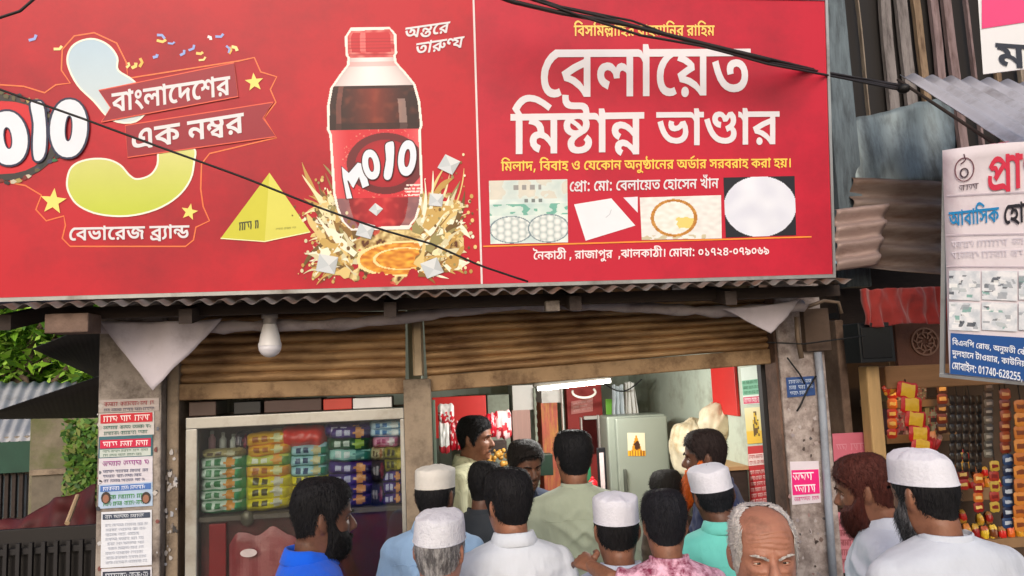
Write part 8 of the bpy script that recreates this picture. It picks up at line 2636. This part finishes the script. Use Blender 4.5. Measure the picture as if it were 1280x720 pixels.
# ================================================================== tin awning jutting out over the stall
A, C2, Dn = W(1125, 93, 3.35), W(1420, 112, 3.05), W(1282, 193, 2.35)
E2 = C2 + (Dn - A)
aw = corrugated(A, C2, E2, Dn, (C2 - A).length / 0.085, 0.011, ny=8, per=12, rough=0.006, seed=3).build('tin_awning', M('pale_tin', (186, 184, 192), rough=0.45, var=0.1, scale=4, metal=0.3, dirt=(140, 134, 136), dscale=3, damt=0.3), None, True, solid=0.0018)
tag(aw, 'pale corrugated tin awning jutting out above the hotel sign', 'awning')
MB().tube([A + Vector((0, .02, -.02)), Dn + Vector((0, .02, -.02))], 0.007, 8).build('edge_rail', m_dark, aw)

# ================================================================== white hotel sign at an angle
def board_frame(px0, depth, far_x, far_y):
    """a board seen at a slant: its level edges run to the vanishing pixel (far_x, far_y)"""
    d = ray(*px0)
    o = CAM + d * depth
    u = -(RC @ Vector(((far_x - 640) / F_PX, (360 - far_y) / F_PX, -1))).normalized()
    v = RC @ Vector((-0.032, 1.0, 0.077))
    return Frame(o, u, v)


HS = board_frame((1178, 188), 2.75, -360, 320)
if HS.n.dot(CAM - HS.o) < 0:
    HS.m = HS.m
hot = thing('hotel_sign', 'white printed hotel sign with blue foot panel hanging at an angle', 'sign', HS.m)
H = lambda *p: [HS.px(*q) for q in p]
m_hwhite = M('hotel_white', (222, 214, 222), rough=0.5, var=0.05, scale=4, dirt=(200, 186, 196), damt=0.25)
x_end = 0.95
tl, bl = HS.px(1178, 188), HS.px(1187, 468)
hb = MB()
nx, ny = 16, 20
vs = []
for j in range(ny + 1):
    for i in range(nx + 1):
        u, v = i / nx, j / ny
        top = tl.y + 0.012 * math.sin(u * 9) * (1 - v) * 0.5
        vs.append((tl.x + (bl.x - tl.x) * v + u * (x_end - tl.x), top + (bl.y - top) * v, 0.004 * nz(u * 3, v * 2) + (0.02 * max(0, 0.06 - v) / 0.06 * math.sin(u * 6))))
fs = []
for j in range(ny):
    for i in range(nx):
        k = j * (nx + 1) + i
        fs.append((k, k + nx + 1, k + nx + 2, k + 1))
hb.add(vs, fs).build('banner_sheet', m_hwhite, hot, True, world=False, solid=0.003)
MB().bb(tl.x - 0.002, tl.x + 0.012, bl.y - 0.012, tl.y, -0.03, -0.008).bb(tl.x, x_end, bl.y - 0.013, bl.y - 0.001, -0.03, 0.004).build('frame', m_alu, hot, world=False)
Z = 0.008
hp = lambda name, mb: mb.build(name, m_ink, hot, world=False)


def rect_px(mb, x0, y0, x1, y1, z, col):
    P = H((x0, y0), (x0, y1))
    # extends past the picture edge
    w = P[0].x
    X1 = x_end - 0.01 if x1 is None else HS.px(x1, y0).x
    mb.add([(w, P[1].y, z), (X1, P[1].y, z), (X1, P[0].y, z), (w, P[0].y, z)], [(0, 1, 2, 3)], col)


b = MB()
rect_px(b, 1189, 416, None, 467, Z, (40, 84, 150))
hp('blue_panel', b)
yb = [(HS.px(1190, 424), 'h1', (1191, 421), (1286, 434), (1191, 433)), (None, 'h2', (1191, 434), (1286, 448), (1191, 447)), (None, 'h3', (1191, 448), (1286, 464), (1191, 462))]
b = MB()
for _, key, a, c, d in yb:
    letters(key, HS, a, c, d, Z + 0.002, b, (226, 232, 244))
hp('lettering', b)
hp('lettering', letters('abasik', HS, (1186, 257), (1249, 250), (1187, 283), Z, None, (30, 130, 190)))
hp('lettering', letters('hotel', HS, (1255, 246), (1318, 238), (1256, 283), Z, None, (36, 34, 44)))
hp('lettering', letters('pran', HS, (1235, 193), (1306, 184), (1236, 242), Z, None, (206, 50, 76)))
b = MB()
c0_ = HS.px(1206, 212)
b.line([(c0_.x + 0.03 * math.cos(t), c0_.y + 0.042 * math.sin(t)) for t in [2 * math.pi * k / 20 for k in range(20)]], 0.004, Z, (110, 70, 80), closed=True)
b.line([(c0_.x + 0.012 * math.cos(t), c0_.y - 0.012 + 0.016 * math.sin(t)) for t in [2 * math.pi * k / 14 for k in range(14)]], 0.005, Z, (70, 54, 64), closed=True)
b.line([(c0_.x - 0.012, c0_.y + 0.02), (c0_.x + 0.004, c0_.y + 0.034), (c0_.x - 0.002, c0_.y + 0.056)], 0.004, Z + .0003, (90, 60, 70))
scribble(b, HS, (1200, 231), (1231, 227), (1200, 239), 81, Z, (100, 84, 94))
hp('emblem', b)
b = MB()
scribble(b, HS, (1218, 183), (1262, 176), (1218, 188), 82, Z, (190, 110, 130))
for (y, k) in ((244, 0), (293, 1), (332, 2)):
    P = H((1184, y), (1184, y + 1.4))
    b.add([(P[0].x, P[1].y, Z), (x_end - 0.02, P[1].y, Z), (x_end - 0.02, P[0].y, Z), (P[0].x, P[0].y, Z)], [(0, 1, 2, 3)], (190, 180, 192))
scribble(b, HS, (1190, 301), (1280, 296), (1190, 310), 83, Z, (206, 200, 212))
scribble(b, HS, (1190, 314), (1280, 311), (1190, 323), 84, Z, (206, 200, 212))
hp('faint_print', b)


def room_ink(s):
    r7 = random.Random(s)
    RC_ = [(r7.uniform(-0.1, 0.9), r7.uniform(0.1, 0.9), r7.uniform(0.05, 0.3), r7.uniform(0.04, 0.22), r7.uniform(-0.5, 0.5),
            r7.choice([(90, 98, 108), (150, 158, 168), (244, 246, 248), (60, 66, 76), (180, 190, 196), (236, 238, 242), (110, 160, 154)])) for _ in range(16)]

    def f(u, v):
        c = mixc((196, 204, 214), (232, 234, 240), 0.5 + nz(u * 4 + s, v * 4) + 0.3 * nz(u * 15, v * 15, s))
        for (a, b_, w, h, sk_, col) in RC_:
            if abs(u - a + sk_ * (v - b_)) < w * 0.5 and abs(v - b_ + 0.3 * sk_ * (u - a)) < h * 0.5:
                c = mixc(c, col, 0.75)
        return c
    return f


k = 0
for (x0, x1) in ((1187, 1226), (1228, 1272), (1274, 1330)):
    for (y0, y1) in ((338, 374), (377, 412)):
        k += 1
        sl = 0.02 * (x0 - 1187)
        hp('room_photo', picture(HS, [(x0, y0), (x1, y0 + 0.6 if y0 < 350 else y0 + 2), (x1, y1 + 2), (x0, y1)], 44, 40, room_ink(k), Z))
# ================================================================== pink and white sign at the upper corner
PSN = board_frame((1228, 92), 2.5, -700, 330)
ps = thing('upper_sign', 'pink topped white sign with dark letters above the tin awning', 'sign', PSN.m)
Q = lambda *p: [PSN.px(*q) for q in p]
a0, a1 = PSN.px(1229, 93), PSN.px(1222, -8)
m_pw = M('upper_sign_white', (230, 232, 238), rough=0.45, var=0.04)
MB().add([(a0.x, a0.y, 0), (0.9, a0.y, 0), (0.9, a1.y, 0), (a1.x, a1.y, 0)], [(0, 1, 2, 3)]).build('panel', m_pw, ps, world=False, solid=0.01)
mid = PSN.px(1224, 37)
MB().add([(a1.x + 0.014, mid.y, 0.007), (0.89, mid.y, 0.007), (0.89, a1.y - 0.004, 0.007), (a1.x + 0.012, a1.y - 0.004, 0.007)], [(0, 1, 2, 3)], (230, 70, 130)).build('pink_panel', m_ink, ps, world=False)
letters('ma', PSN, (1244, 51), (1300, 55), (1246, 83), 0.008, None, (40, 48, 66)).build('lettering', m_ink, ps, world=False)
